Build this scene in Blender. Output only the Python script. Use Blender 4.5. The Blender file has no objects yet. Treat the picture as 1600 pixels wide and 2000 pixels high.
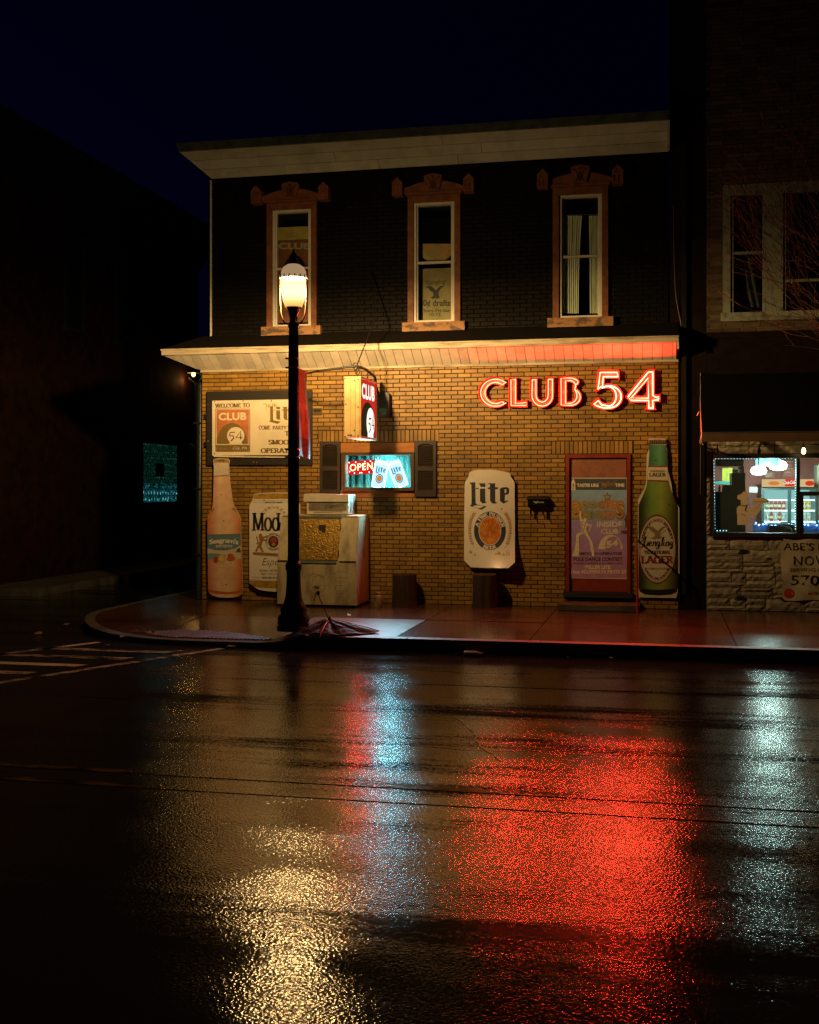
import bpy, bmesh, math, random
from mathutils import Vector, Matrix
from mathutils.geometry import tessellate_polygon
random.seed(54)
scene = bpy.context.scene
C = scene.collection

# ------------------------------------------------------------------ camera, sky, exposure
F, TH, D0, H, CX, CY = 2280.0, math.radians(12.25), 18.35, 2.04, 800.0, 952.0   # photograph's camera, in photo pixels / metres
cam_d = bpy.data.cameras.new('camera'); cam = bpy.data.objects.new('camera', cam_d); C.objects.link(cam)
cam.location = (0, -D0, H); cam.rotation_euler = (math.pi/2, 0, TH)
cam_d.sensor_fit = 'HORIZONTAL'; cam_d.sensor_width = 36.0; cam_d.lens = 36.0*F/1600
cam_d.shift_y = -(1000-CY)/1600; cam_d.clip_start = 0.1; cam_d.clip_end = 2000
scene.camera = cam

world = bpy.data.worlds.new('World'); scene.world = world; world.use_nodes = True
wn = world.node_tree
for n in list(wn.nodes): wn.nodes.remove(n)
sky = wn.nodes.new('ShaderNodeTexSky'); sky.sky_type = 'NISHITA'; sky.sun_disc = False
sky.sun_elevation = math.radians(-3.5); sky.sun_rotation = math.radians(-78); sky.altitude = 250
sky.air_density = 1.0; sky.dust_density = 0.6; sky.ozone_density = 10.0
bg = wn.nodes.new('ShaderNodeBackground'); bg.inputs['Strength'].default_value = 0.07
wo = wn.nodes.new('ShaderNodeOutputWorld')
wn.links.new(sky.outputs[0], bg.inputs[0]); wn.links.new(bg.outputs[0], wo.inputs[0])

sun_d = bpy.data.lights.new('sun', 'SUN'); sun = bpy.data.objects.new('sun', sun_d); C.objects.link(sun)
sun_d.energy = 0.0015; sun_d.angle = math.radians(20); sun_d.color = (0.7, 0.8, 1.0)      # the last of the dusk
sun.rotation_euler = (math.radians(50), 0, math.radians(15))

scene.view_settings.view_transform = 'Standard'; scene.view_settings.look = 'None'
scene.view_settings.exposure = 0.18; scene.view_settings.gamma = 1.0; scene.view_settings.use_curve_mapping = False
scene.render.engine = 'CYCLES'
scene.cycles.use_denoising = True; scene.cycles.denoising_prefilter = 'NONE'
scene.cycles.max_bounces = 6; scene.cycles.transparent_max_bounces = 16
scene.cycles.sample_clamp_indirect = 2.0; scene.cycles.sample_clamp_direct = 18.0
scene.cycles.caustics_reflective = False; scene.cycles.caustics_refractive = False

# ------------------------------------------------------------------ helpers
ct, st = math.cos(TH), math.sin(TH)
def P(px, py, Y=0.0):                      # photo pixel -> point on the vertical plane y = Y (parallel to the shop fronts)
    u = (px-CX)/F; Z = (Y+D0)/(ct+u*st)
    return Vector((Z*(-st+u*ct), Y, H+(CY-py)/F*Z))
def G(px, py, z=0.0):                      # photo pixel -> point on level ground at height z
    u = (px-CX)/F; Z = F*(H-z)/(py-CY)
    return Vector((Z*(-st+u*ct), -D0+Z*(ct+u*st), z))

class MB:
    def __init__(s): s.v = []; s.f = []; s.m = []; s.mats = []; s.smooth = []
    def mi(s, m):
        if m not in s.mats: s.mats.append(m)
        return s.mats.index(m)
    def add(s, vs, fs, m, smooth=False):
        b = len(s.v); s.v += [tuple(v) for v in vs]; k = s.mi(m)
        for f in fs: s.f.append(tuple(b+i for i in f)); s.m.append(k); s.smooth.append(smooth)
        return s
    def box(s, x0, x1, y0, y1, z0, z1, m):
        vs = [(x, y, z) for z in (z0, z1) for y in (y0, y1) for x in (x0, x1)]
        return s.add(vs, [(0,2,3,1),(4,5,7,6),(0,1,5,4),(2,6,7,3),(0,4,6,2),(1,3,7,5)], m)
    def pbox(s, px0, py0, px1, py1, Yf, Yb, m):      # box whose front face fills a photo rectangle on plane Yf
        a = P(px0, (py0+py1)/2, Yf); b = P(px1, (py0+py1)/2, Yf); pm = (px0+px1)/2
        return s.box(a.x, b.x, Yf, Yb, P(pm, py1, Yf).z, P(pm, py0, Yf).z, m)
    def poly3(s, pts, m, holes=()):
        loops = [list(pts)]+[list(h) for h in holes]
        tri = tessellate_polygon([[Vector(p) for p in l] for l in loops])
        return s.add([p for l in loops for p in l], tri, m)
    def flat(s, pts, Y, m, holes=()):                # flat print traced on plane Y
        return s.poly3([P(x, y, Y) for x, y in pts], m, [[P(x, y, Y) for x, y in h] for h in holes])
    def slab(s, pts3, d, m, ms=None, holes=(), back=True):   # prism: front outline pushed by vector d
        d = Vector(d); s.poly3(pts3, m, holes)
        if back: s.poly3([Vector(p)+d for p in pts3], ms or m, [[Vector(p)+d for p in h] for h in holes])
        for l in [pts3]+list(holes):
            n = len(l)
            s.add(list(l)+[Vector(p)+d for p in l], [(i, (i+1) % n, n+(i+1) % n, n+i) for i in range(n)], ms or m)
        return s
    def pslab(s, pts, Yf, Yb, m, ms=None, holes=()):
        return s.slab([P(x, y, Yf) for x, y in pts], (0, Yb-Yf, 0), m, ms, [[P(x, y, Yf) for x, y in h] for h in holes])
    def tube(s, pts, r, m, n=6, closed=False, cap=True):
        pts = [Vector(p) for p in pts]; k = len(pts); vs = []; up = Vector((0.13, 0.31, 0.94))
        rr = r if isinstance(r, (list, tuple)) else [r]*k
        for i, p in enumerate(pts):
            a = pts[(i-1) % k] if (closed or i) else p; b = pts[(i+1) % k] if (closed or i < k-1) else p
            t = (b-a)
            t = t.normalized() if t.length > 1e-9 else Vector((0, 0, 1))
            e = t.cross(up)
            if e.length < 0.1: e = t.cross(Vector((1, 0, 0)))
            e.normalize(); g = t.cross(e)
            vs += [p+(e*math.cos(q)+g*math.sin(q))*rr[i] for q in [2*math.pi*j/n for j in range(n)]]
        fs = [(i*n+j, i*n+(j+1) % n, ((i+1) % k)*n+(j+1) % n, ((i+1) % k)*n+j) for i in range(k if closed else k-1) for j in range(n)]
        s.add(vs, fs, m, True)
        if cap and not closed: s.add(vs[:n], [tuple(range(n))], m); s.add(vs[-n:], [tuple(range(n))], m)
        return s
    def lathe(s, prof, cx, cy, m, n=20, flute=0.0, smooth=True):   # profile of (radius, z)
        vs = [(cx+r*(1-(flute if j % 2 else 0))*math.cos(2*math.pi*j/n), cy+r*(1-(flute if j % 2 else 0))*math.sin(2*math.pi*j/n), z) for r, z in prof for j in range(n)]
        fs = [(i*n+j, i*n+(j+1) % n, (i+1)*n+(j+1) % n, (i+1)*n+j) for i in range(len(prof)-1) for j in range(n)]
        s.add(vs, fs, m, smooth and not flute)
        s.add(vs[:n], [tuple(range(n))], m); s.add(vs[-n:], [tuple(range(n))], m)
        return s
    def ribbon(s, pts, w, m, thin=None, fn=None):    # brush stroke in 2D px, mapped by fn to 3D; width by direction
        pts = [Vector((p[0], p[1])) for p in pts]; L = []; R = []
        for i, p in enumerate(pts):
            t = (pts[min(i+1, len(pts)-1)]-pts[max(i-1, 0)])
            if t.length < 1e-6: t = Vector((0, 1))
            t.normalize(); nn = Vector((-t.y, t.x))
            ww = w if thin is None else thin+(w-thin)*abs(t.y)
            L.append(p+nn*ww/2); R.append(p-nn*ww/2)
        k = len(pts)
        return s.add([fn(*q) for q in L+R], [(i, i+1, k+i+1, k+i) for i in range(k-1)], m)
    def build(s, name, parent=None, **props):
        me = bpy.data.meshes.new(name); me.from_pydata(s.v, [], s.f)
        for m in s.mats: me.materials.append(m)
        me.polygons.foreach_set('material_index', s.m); me.polygons.foreach_set('use_smooth', s.smooth); me.update()
        return link(bpy.data.objects.new(name, me), parent, **props)
def link(o, parent=None, **props):
    C.objects.link(o)
    if parent is not None:
        o.parent = parent; o.matrix_parent_inverse = Matrix.Translation(-world_loc(parent))
    for k, v in props.items(): o[k] = v
    return o
def world_loc(o):
    p = Vector(o.location); q = o.parent
    return p if o.type == 'EMPTY' or p.length else p
def thing(name, loc, label, cat, group=None):
    o = bpy.data.objects.new(name, None); C.objects.link(o); o.location = loc; o.empty_display_size = 0.2
    o['label'] = label; o['category'] = cat
    if group: o['group'] = group
    return o

def smooth_pts(pts, k=4, closed=False):              # Catmull-Rom through 2D or 3D points
    V = [Vector(p) for p in pts]; n = len(V); out = []
    for i in range(n if closed else n-1):
        p0 = V[(i-1) % n] if (closed or i) else V[i]; p1 = V[i]; p2 = V[(i+1) % n]; p3 = V[(i+2) % n] if (closed or i < n-2) else V[i+1]
        for j in range(k):
            t = j/k; out.append(0.5*((2*p1)+(p2-p0)*t+(2*p0-5*p1+4*p2-p3)*t*t+(3*p1-p0-3*p2+p3)*t**3))
    if not closed: out.append(V[-1])
    return out
def ell(cx, cy, rx, ry, a0=0, a1=360, n=28):
    full = abs(a1-a0) >= 360
    return [(cx+rx*math.cos(math.radians(a0+(a1-a0)*i/(n if full else n-1))), cy+ry*math.sin(math.radians(a0+(a1-a0)*i/(n if full else n-1)))) for i in range(n)]
def rect(x0, y0, x1, y1): return [(x0, y0), (x1, y0), (x1, y1), (x0, y1)]
def inset(poly, d):                                  # miter inset of a closed polygon (positive d = inwards)
    n = len(poly); A = sum(poly[i][0]*poly[(i+1) % n][1]-poly[(i+1) % n][0]*poly[i][1] for i in range(n)); sg = 1 if A > 0 else -1
    out = []
    for i in range(n):
        p0, p1, p2 = Vector(poly[i-1]), Vector(poly[i]), Vector(poly[(i+1) % n])
        a = (p1-p0).normalized(); b = (p2-p1).normalized()
        na = Vector((-a.y, a.x))*sg; nb = Vector((-b.y, b.x))*sg; m = na+nb
        if m.length < 1e-4: m = na
        m.normalize(); out.append(tuple(p1+m*(d/max(0.45, m.dot(na)))))
    return out

# ---- lettering: the built-in font, fitted into a unit box
_tc = {}
def glyphs(s, bold=0.0, shear=0.0, spacing=1.0):
    key = (s, bold, shear, spacing)
    if key not in _tc:
        cu = bpy.data.curves.new('t', 'FONT'); cu.body = s; cu.offset = bold; cu.shear = shear; cu.space_character = spacing; cu.resolution_u = 3
        ob = bpy.data.objects.new('t', cu); C.objects.link(ob)
        me = bpy.data.meshes.new_from_object(ob.evaluated_get(bpy.context.evaluated_depsgraph_get()))
        vs = [v.co.copy() for v in me.vertices]; fs = [tuple(p.vertices) for p in me.polygons]
        bpy.data.objects.remove(ob); bpy.data.curves.remove(cu); bpy.data.meshes.remove(me)
        x0 = min(v.x for v in vs); x1 = max(v.x for v in vs); y0 = min(v.y for v in vs); y1 = max(v.y for v in vs)
        _tc[key] = ([((v.x-x0)/(x1-x0), (v.y-y0)/(y1-y0)) for v in vs], fs)
    return _tc[key]
def text(mb, s, fn, m, bold=0.0, shear=0.0, spacing=1.0):
    vs, fs = glyphs(s, bold, shear, spacing); mb.add([fn(a, b) for a, b in vs], fs, m); return mb
def boxfn(x0, y0, x1, y1, Y, slope=0.0):              # unit box -> photo rectangle on plane Y (y0 top, y1 bottom)
    return lambda a, b: P(x0+(x1-x0)*a, y1+(y0-y1)*b+slope*a, Y)
def arcfn(cx, cy, rx, ry, a0, a1, h, Y):              # letters round an ellipse, baseline at radius, growing outwards by h
    def f(a, b):
        q = math.radians(a0+(a1-a0)*a); return P(cx+(rx+h*b)*math.cos(q), cy+(ry+h*b)*math.sin(q), Y)
    return f
def arcfn_in(cx, cy, rx, ry, a0, a1, h, Y):           # the same, letters upright along the bottom of the ellipse
    def f(a, b):
        q = math.radians(a0+(a1-a0)*a); return P(cx+(rx-h*b)*math.cos(q), cy+(ry-h*b)*math.sin(q), Y)
    return f

# ---- a roman face with serifs, drawn with a broad pen
def _e(cx, cy, rx, ry, a, b, n=12): return ell(cx, cy, rx, ry, a, b, n)
SER = {
 'A': (0.86, [[(.06,0),(.43,1)], [(.43,1),(.8,0)], [(.2,.34),(.66,.34)]]), 'B': (0.72, [[(.17,0),(.17,1)], [(.17,1)]+_e(.35,.76,.2,.24,90,-90)+[(.17,.52)], [(.17,.52)]+_e(.38,.26,.24,.26,90,-90)+[(.17,0)]]),
 'C': (0.8, [_e(.45,.5,.36,.5,48,312,18), [(.7,.62),(.7,.92)]]), 'D': (0.84, [[(.17,0),(.17,1)], [(.17,1)]+_e(.35,.5,.38,.5,90,-90,14)+[(.17,0)]]),
 'E': (0.68, [[(.17,0),(.17,1)], [(.17,.98),(.6,.98),(.6,.8)], [(.17,.52),(.5,.52)], [(.17,.02),(.62,.02),(.62,.22)]]), 'F': (0.64, [[(.17,0),(.17,1)], [(.17,.98),(.6,.98),(.6,.8)], [(.17,.52),(.5,.52)]]),
 'G': (0.84, [_e(.45,.5,.36,.5,48,330,18), [(.72,.02),(.72,.42)], [(.55,.42),(.8,.42)]]), 'H': (0.86, [[(.17,0),(.17,1)], [(.69,0),(.69,1)], [(.17,.52),(.69,.52)]]), 'I': (0.36, [[(.18,0),(.18,1)]]),
 'K': (0.84, [[(.17,0),(.17,1)], [(.66,1),(.2,.45)], [(.32,.58),(.72,0)]]), 'L': (0.66, [[(.17,0),(.17,1)], [(.17,.02),(.6,.02),(.6,.24)]]), 'M': (1.0, [[(.14,0),(.16,1)], [(.16,1),(.5,.05)], [(.5,.05),(.84,1)], [(.84,1),(.86,0)]]),
 'N': (0.86, [[(.15,0),(.15,1)], [(.15,1),(.7,0)], [(.7,0),(.7,1)]]), 'O': (0.9, [_e(.45,.5,.37,.5,0,360,24)+[(.82,.5)]]), 'P': (0.7, [[(.17,0),(.17,1)], [(.17,1)]+_e(.36,.74,.22,.26,90,-90)+[(.17,.48)]]),
 'R': (0.8, [[(.17,0),(.17,1)], [(.17,1)]+_e(.36,.75,.22,.25,90,-90)+[(.17,.5)], [(.38,.5),(.72,0)]]), 'S': (0.62, [[(.5,.8)]+_e(.31,.75,.2,.24,30,250,10)+_e(.31,.26,.22,.26,80,-160,12)]),
 'T': (0.74, [[(.37,0),(.37,1)], [(.06,.8),(.06,.98),(.68,.98),(.68,.8)]]), 'V': (0.84, [[(.06,1),(.42,0)], [(.42,0),(.78,1)]]), 'W': (1.2, [[(.06,1),(.34,0)], [(.34,0),(.6,1)], [(.6,1),(.88,0)], [(.88,0),(1.14,1)]]),
 'Y': (0.8, [[(.06,1),(.4,.45)], [(.74,1),(.4,.45)], [(.4,.45),(.4,0)]]), ' ': (0.4, []), "'": (0.3, [[(.15,1),(.15,.75)]]),
 'o': (0.66, [_e(.33,.36,.26,.36,0,360,20)+[(.59,.36)]]), 'd': (0.7, [_e(.32,.36,.25,.36,0,360,20)+[(.57,.36)], [(.55,0),(.55,1)]]), 'e': (0.62, [[(.1,.4),(.54,.4)]+_e(.32,.36,.24,.36,10,310,18)]), 'l': (0.34, [[(.17,0),(.17,1)]]),
}
def serif(mb, s, fn, m, w=0.17, thin=0.07, caps=None):
    W = sum(SER[c][0] for c in s); x = 0.0
    asp = W
    for i, c in enumerate(s):
        k = 1.0
        for stroke in SER[c][1]:
            mb.ribbon([(x+a*1.0, b) for a, b in stroke], w, m, thin, lambda a, b: fn(a/asp, b))
            for e, f in ((stroke[0], stroke[1]), (stroke[-1], stroke[-2])):
                if e[1] in (0, 1) and len(stroke) == 2 and abs(e[1]-f[1]) > 0.5:
                    y0, y1 = (0, thin*0.9) if e[1] == 0 else (1-thin*0.9, 1)
                    mb.add([fn((x+e[0]+q)/asp, yy) for q in (-w*0.95, w*0.95) for yy in (y0, y1)], [(0, 1, 3, 2)], m)
        x += SER[c][0]
    return mb

# ---- materials
def mat(name, col, rough=0.6, metal=0.0, var=0.0, vscale=6.0, dark=None, bump=0.0, bscale=60.0, rnd=0.0, emit=None, estr=0.0, spec=0.5, coat=0.0, stretch=(1, 1, 1), edge=(0.42, 0.62)):
    m = bpy.data.materials.new(name); m.use_nodes = True; nt = m.node_tree; b = nt.nodes['Principled BSDF']
    b.inputs['Base Color'].default_value = (*col, 1); b.inputs['Roughness'].default_value = rough; b.inputs['Metallic'].default_value = metal
    b.inputs['Specular IOR Level'].default_value = spec; b.inputs['Coat Weight'].default_value = coat
    if emit: b.inputs['Emission Color'].default_value = (*emit, 1); b.inputs['Emission Strength'].default_value = estr
    need = var or bump or dark
    if need:
        geo = nt.nodes.new('ShaderNodeNewGeometry'); mp = nt.nodes.new('ShaderNodeMapping'); mp.inputs['Scale'].default_value = stretch
        nt.links.new(geo.outputs['Position'], mp.inputs[0])
    src = None
    if var or dark:
        no = nt.nodes.new('ShaderNodeTexNoise'); no.inputs['Scale'].default_value = vscale; no.inputs['Detail'].default_value = 6; no.inputs['Roughness'].default_value = 0.62
        nt.links.new(mp.outputs[0], no.inputs[0])
        r = nt.nodes.new('ShaderNodeMapRange'); r.inputs[1].default_value, r.inputs[2].default_value = edge
        nt.links.new(no.outputs[0], r.inputs[0])
        mx = nt.nodes.new('ShaderNodeMix'); mx.data_type = 'RGBA'; nt.links.new(r.outputs[0], mx.inputs[0])
        mx.inputs[6].default_value = (*col, 1); mx.inputs[7].default_value = (*(dark or [c*(1-var) for c in col]), 1); src = mx.outputs[2]
        rr = nt.nodes.new('ShaderNodeMapRange'); rr.inputs[3].default_value = rough*0.85; rr.inputs[4].default_value = min(1, rough*1.2)
        nt.links.new(no.outputs[0], rr.inputs[0]); nt.links.new(rr.outputs[0], b.inputs['Roughness'])
    if rnd:
        g2 = nt.nodes.new('ShaderNodeNewGeometry'); oi = nt.nodes.new('ShaderNodeObjectInfo'); ad = nt.nodes.new('ShaderNodeMath'); ad.operation = 'ADD'
        fr = nt.nodes.new('ShaderNodeMath'); fr.operation = 'FRACT'
        nt.links.new(g2.outputs['Random Per Island'], ad.inputs[0]); nt.links.new(oi.outputs['Random'], ad.inputs[1]); nt.links.new(ad.outputs[0], fr.inputs[0])
        hs = nt.nodes.new('ShaderNodeHueSaturation'); mr = nt.nodes.new('ShaderNodeMapRange'); mr.inputs[3].default_value = 1-rnd; mr.inputs[4].default_value = 1+rnd*0.6
        nt.links.new(fr.outputs[0], mr.inputs[0]); nt.links.new(mr.outputs[0], hs.inputs['Value'])
        if src is not None: nt.links.new(src, hs.inputs['Color'])
        else: hs.inputs['Color'].default_value = (*col, 1)
        src = hs.outputs[0]
    if src is not None: nt.links.new(src, b.inputs['Base Color'])
    if bump:
        nb = nt.nodes.new('ShaderNodeTexNoise'); nb.inputs['Scale'].default_value = bscale; nb.inputs['Detail'].default_value = 4
        nt.links.new(mp.outputs[0], nb.inputs[0]); bp = nt.nodes.new('ShaderNodeBump'); bp.inputs['Strength'].default_value = bump; bp.inputs['Distance'].default_value = 0.01
        nt.links.new(nb.outputs[0], bp.inputs['Height']); nt.links.new(bp.outputs[0], b.inputs['Normal'])
    return m
def glow(name, col, s):
    m = bpy.data.materials.new(name); m.use_nodes = True; nt = m.node_tree
    for n in list(nt.nodes): nt.nodes.remove(n)
    e = nt.nodes.new('ShaderNodeEmission'); e.inputs[0].default_value = (*col, 1); e.inputs[1].default_value = s
    o = nt.nodes.new('ShaderNodeOutputMaterial'); nt.links.new(e.outputs[0], o.inputs[0]); return m
def glass(name, tint=(0.9, 0.95, 0.93), refl=0.08, rough=0.03, haze=0.0):      # a thin window pane
    m = bpy.data.materials.new(name); m.use_nodes = True; nt = m.node_tree
    for n in list(nt.nodes): nt.nodes.remove(n)
    t = nt.nodes.new('ShaderNodeBsdfTransparent'); t.inputs[0].default_value = (*tint, 1)
    g = nt.nodes.new('ShaderNodeBsdfGlossy'); g.inputs['Roughness'].default_value = rough
    fr = nt.nodes.new('ShaderNodeFresnel'); ge = nt.nodes.new('ShaderNodeNewGeometry'); ir = nt.nodes.new('ShaderNodeMapRange'); ir.inputs[3].default_value = 1.5; ir.inputs[4].default_value = 1/1.5
    nt.links.new(ge.outputs['Backfacing'], ir.inputs[0]); nt.links.new(ir.outputs[0], fr.inputs[0])      # both faces of the sheet reflect like glass in air
    x = nt.nodes.new('ShaderNodeMixShader'); o = nt.nodes.new('ShaderNodeOutputMaterial')
    nt.links.new(fr.outputs[0], x.inputs[0]); nt.links.new(t.outputs[0], x.inputs[1]); nt.links.new(g.outputs[0], x.inputs[2])
    last = x
    if haze:
        d = nt.nodes.new('ShaderNodeBsdfDiffuse'); d.inputs[0].default_value = (0.5, 0.5, 0.45, 1); y = nt.nodes.new('ShaderNodeMixShader'); y.inputs[0].default_value = haze
        nt.links.new(x.outputs[0], y.inputs[1]); nt.links.new(d.outputs[0], y.inputs[2]); last = y
    nt.links.new(last.outputs[0], o.inputs[0]); return m
def ink(name, col, rough=0.45): return mat(name, col, rough, var=0.18, vscale=35)
# ------------------------------------------------------------------ materials of the place
def wet_road(name='wet_asphalt', c0=(0.012, 0.012, 0.012), c1=(0.035, 0.033, 0.03), worn=None):
    m = bpy.data.materials.new(name); m.use_nodes = True; nt = m.node_tree; b = nt.nodes['Principled BSDF']; N = nt.nodes.new; Lk = nt.links.new
    geo = N('ShaderNodeNewGeometry'); sx = N('ShaderNodeSeparateXYZ'); Lk(geo.outputs['Position'], sx.inputs[0])
    def noise(scale, det=3, st=(1, 1, 1), rough=0.55):
        mp = N('ShaderNodeMapping'); mp.inputs['Scale'].default_value = st; Lk(geo.outputs['Position'], mp.inputs[0])
        n = N('ShaderNodeTexNoise'); n.inputs['Scale'].default_value = scale; n.inputs['Detail'].default_value = det; n.inputs['Roughness'].default_value = rough; Lk(mp.outputs[0], n.inputs[0]); return n.outputs[0]
    def rng(src, a, c, d, e):
        r = N('ShaderNodeMapRange'); r.inputs[1].default_value = a; r.inputs[2].default_value = c; r.inputs[3].default_value = d; r.inputs[4].default_value = e; Lk(src, r.inputs[0]); return r.outputs[0]
    def math2(op, a, c):
        q = N('ShaderNodeMath'); q.operation = op
        for i, v in enumerate((a, c)):
            if isinstance(v, (int, float)): q.inputs[i].default_value = v
            else: Lk(v, q.inputs[i])
        return q.outputs[0]
    film = noise(0.9, 4, (0.35, 1.3, 1))                     # long wet patches lying along the lanes
    lane = noise(1.0, 2, (0.06, 1.6, 1))                     # wheel tracks
    wet = math2('ADD', math2('MULTIPLY', film, 0.6), math2('MULTIPLY', lane, 0.5))
    near = rng(sx.outputs['Y'], -10.6, -5.5, 0.0, 0.03)      # the parking side is worn smoother
    wet = math2('ADD', wet, near)
    wetf = rng(wet, 0.46, 0.7, 0.0, 1.0)
    grain = N('ShaderNodeTexVoronoi'); grain.inputs['Scale'].default_value = 58; Lk(geo.outputs['Position'], grain.inputs[0])
    fine = noise(95, 2); mid = noise(30, 3)
    hgt = math2('ADD', math2('MULTIPLY', grain.outputs['Distance'], 0.75), math2('ADD', math2('MULTIPLY', fine, 0.5), math2('MULTIPLY', mid, 0.3)))
    bp = N('ShaderNodeBump'); bp.inputs['Distance'].default_value = 0.0026; Lk(hgt, bp.inputs['Height']); Lk(rng(wetf, 0, 1, 0.75, 0.28), bp.inputs['Strength']); Lk(bp.outputs[0], b.inputs['Normal'])
    dry = noise(0.6, 5, (0.3, 1.6, 1)); 
    patch = noise(1.5, 6, (0.28, 1.7, 1), 0.68); strip = math2('ADD', sx.outputs['Y'], math2('MULTIPLY', patch, 2.2))
    near_dim = rng(strip, -12.5, -11.4, 0.14, 1.0)           # sheen masked down in the near lane, dimming the lamp's reflection there
    wetmask = math2('MULTIPLY', rng(math2('ADD', math2('MULTIPLY', dry, 0.55), math2('ADD', math2('MULTIPLY', patch, 0.45), math2('MULTIPLY', math2('ADD', mid, -0.5), 0.22))), 0.41, 0.50, 0.0, 1.0), near_dim)
    b.inputs['Specular IOR Level'].default_value = 1.0; Lk(rng(wetf, 0, 1, 0.085, 0.06), b.inputs['Roughness'])
    dif = N('ShaderNodeBsdfDiffuse'); dif.inputs[0].default_value = (*((0.014, 0.013, 0.012) if not worn else c1), 1); mixs = N('ShaderNodeMixShader'); out = nt.nodes['Material Output']   # bare, dry asphalt has no sheen
    Lk(rng(wetmask, 0, 1, 0.07, 1.0), mixs.inputs[0]); Lk(dif.outputs[0], mixs.inputs[1]); Lk(b.outputs[0], mixs.inputs[2]); Lk(mixs.outputs[0], out.inputs[0])       # dull in dry patches, and masked down in the near lane
    mx = N('ShaderNodeMix'); mx.data_type = 'RGBA'; mx.inputs[6].default_value = (*c0, 1); mx.inputs[7].default_value = (*c1, 1); Lk(rng(noise(6, 5, (0.6, 1.2, 1)), 0.42, 0.58, 1, 0) if worn else mid, mx.inputs[0]); Lk(mx.outputs[2], b.inputs['Base Color'])
    return m
M = {}
M['road'] = wet_road()
M['walk'] = mat('wet_concrete', (0.095, 0.047, 0.022), 0.17, var=0.5, vscale=1.6, bump=0.12, bscale=55, rnd=0.12, stretch=(0.7, 1.2, 1), spec=0.8)
M['walk_rough'] = mat('rough_concrete', (0.13, 0.10, 0.085), 0.34, var=0.3, vscale=2.5, bump=0.35, bscale=90, rnd=0.1)
M['kerb'] = mat('kerb_concrete', (0.10, 0.10, 0.085), 0.5, var=0.5, vscale=3, bump=0.3, bscale=40)
M['paint'] = wet_road('worn_road_paint', (0.03, 0.03, 0.026), (0.42, 0.33, 0.18), True)
M['yellow'] = wet_road('yellow_road_paint', (0.014, 0.013, 0.012), (0.12, 0.07, 0.014), True)
M['tar'] = wet_road('wet_tar', (0.004, 0.004, 0.004), (0.008, 0.008, 0.008))
M['brick'] = mat('glazed_tan_brick', (0.345, 0.192, 0.032), 0.5, var=0.45, vscale=2.6, bump=0.14, bscale=130, rnd=0.28, stretch=(0.8, 1, 1.2), edge=(0.44, 0.78))
M['mortar'] = mat('dark_mortar', (0.035, 0.018, 0.009), 0.9, var=0.3, vscale=20)
M['black_brick'] = mat('black_painted_brick', (0.0042, 0.0036, 0.003), 0.6, dark=(0.02, 0.012, 0.008), vscale=5, bump=0.3, bscale=70, rnd=0.35, edge=(0.6, 0.78), spec=0.12)
M['black_mortar'] = mat('black_mortar', (0.0035, 0.003, 0.0025), 0.9, spec=0.1)
M['soffit'] = mat('cream_soffit_panel', (0.74, 0.70, 0.60), 0.5, var=0.2, vscale=3, rnd=0.16)
M['fascia'] = mat('weathered_fascia', (0.5, 0.44, 0.32), 0.55, dark=(0.2, 0.15, 0.08), vscale=7, bump=0.2, bscale=30, stretch=(0.25, 1, 2.2), edge=(0.45, 0.68))
M['cornice'] = mat('grey_cornice_board', (0.56, 0.60, 0.54), 0.6, var=0.25, vscale=2.5, rnd=0.1)
M['gutter'] = mat('green_gutter', (0.10, 0.13, 0.11), 0.5, var=0.5, vscale=5)
M['shingle'] = mat('dark_shingle', (0.008, 0.007, 0.006), 0.9, spec=0.08, bump=0.4, bscale=30)
M['rust_trim'] = mat('rust_painted_trim', (0.22, 0.076, 0.024), 0.6, var=0.4, vscale=8, bump=0.15, bscale=40)
M['stone_sill'] = mat('flaking_sill', (0.30, 0.15, 0.06), 0.7, dark=(0.09, 0.06, 0.04), vscale=9, bump=0.4, bscale=20, stretch=(0.5, 1, 1), edge=(0.5, 0.56))
M['white_frame'] = mat('white_window_frame', (0.62, 0.62, 0.56), 0.5, var=0.15)
M['glass'] = glass('window_glass')
M['room_dark'] = mat('dark_room', (0.03, 0.028, 0.025), 0.9)
M['orange_ply'] = mat('orange_painted_board', (0.46, 0.17, 0.028), 0.55, var=0.22, vscale=6, bump=0.1, bscale=25, stretch=(0.3, 1, 3))
M['shutter'] = mat('brown_shutter', (0.045, 0.032, 0.02), 0.5, var=0.3)
M['bronze'] = mat('bronze_frame', (0.12, 0.075, 0.035), 0.35, var=0.2)
M['door_red'] = mat('red_door', (0.27, 0.035, 0.014), 0.45, var=0.35, vscale=3.5, bump=0.1, bscale=30)
M['door_tan'] = mat('faded_red_door_panel', (0.33, 0.13, 0.07), 0.5, var=0.3, vscale=5)
M['steel'] = mat('steel', (0.45, 0.43, 0.4), 0.35, metal=0.9, var=0.2)
M['dark_wood'] = mat('black_wood', (0.02, 0.016, 0.012), 0.6, bump=0.6, bscale=14, stretch=(0.3, 1, 3))
M['black_metal'] = mat('black_metal', (0.012, 0.012, 0.012), 0.4, var=0.3)
M['black_gloss'] = mat('black_enamel', (0.010, 0.013, 0.011), 0.16, var=0.3, vscale=9, bump=0.05, bscale=30)
M['stone'] = mat('split_face_stone', (0.40, 0.36, 0.27), 0.75, var=0.4, vscale=9, bump=0.7, bscale=22, rnd=0.25, stretch=(0.8, 1, 1.5))
M['stone_mortar'] = mat('stone_mortar', (0.16, 0.13, 0.09), 0.9, var=0.3)
M['dark_pier'] = mat('dark_painted_pier', (0.012, 0.006, 0.005), 0.8, var=0.4, spec=0.1)
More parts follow.
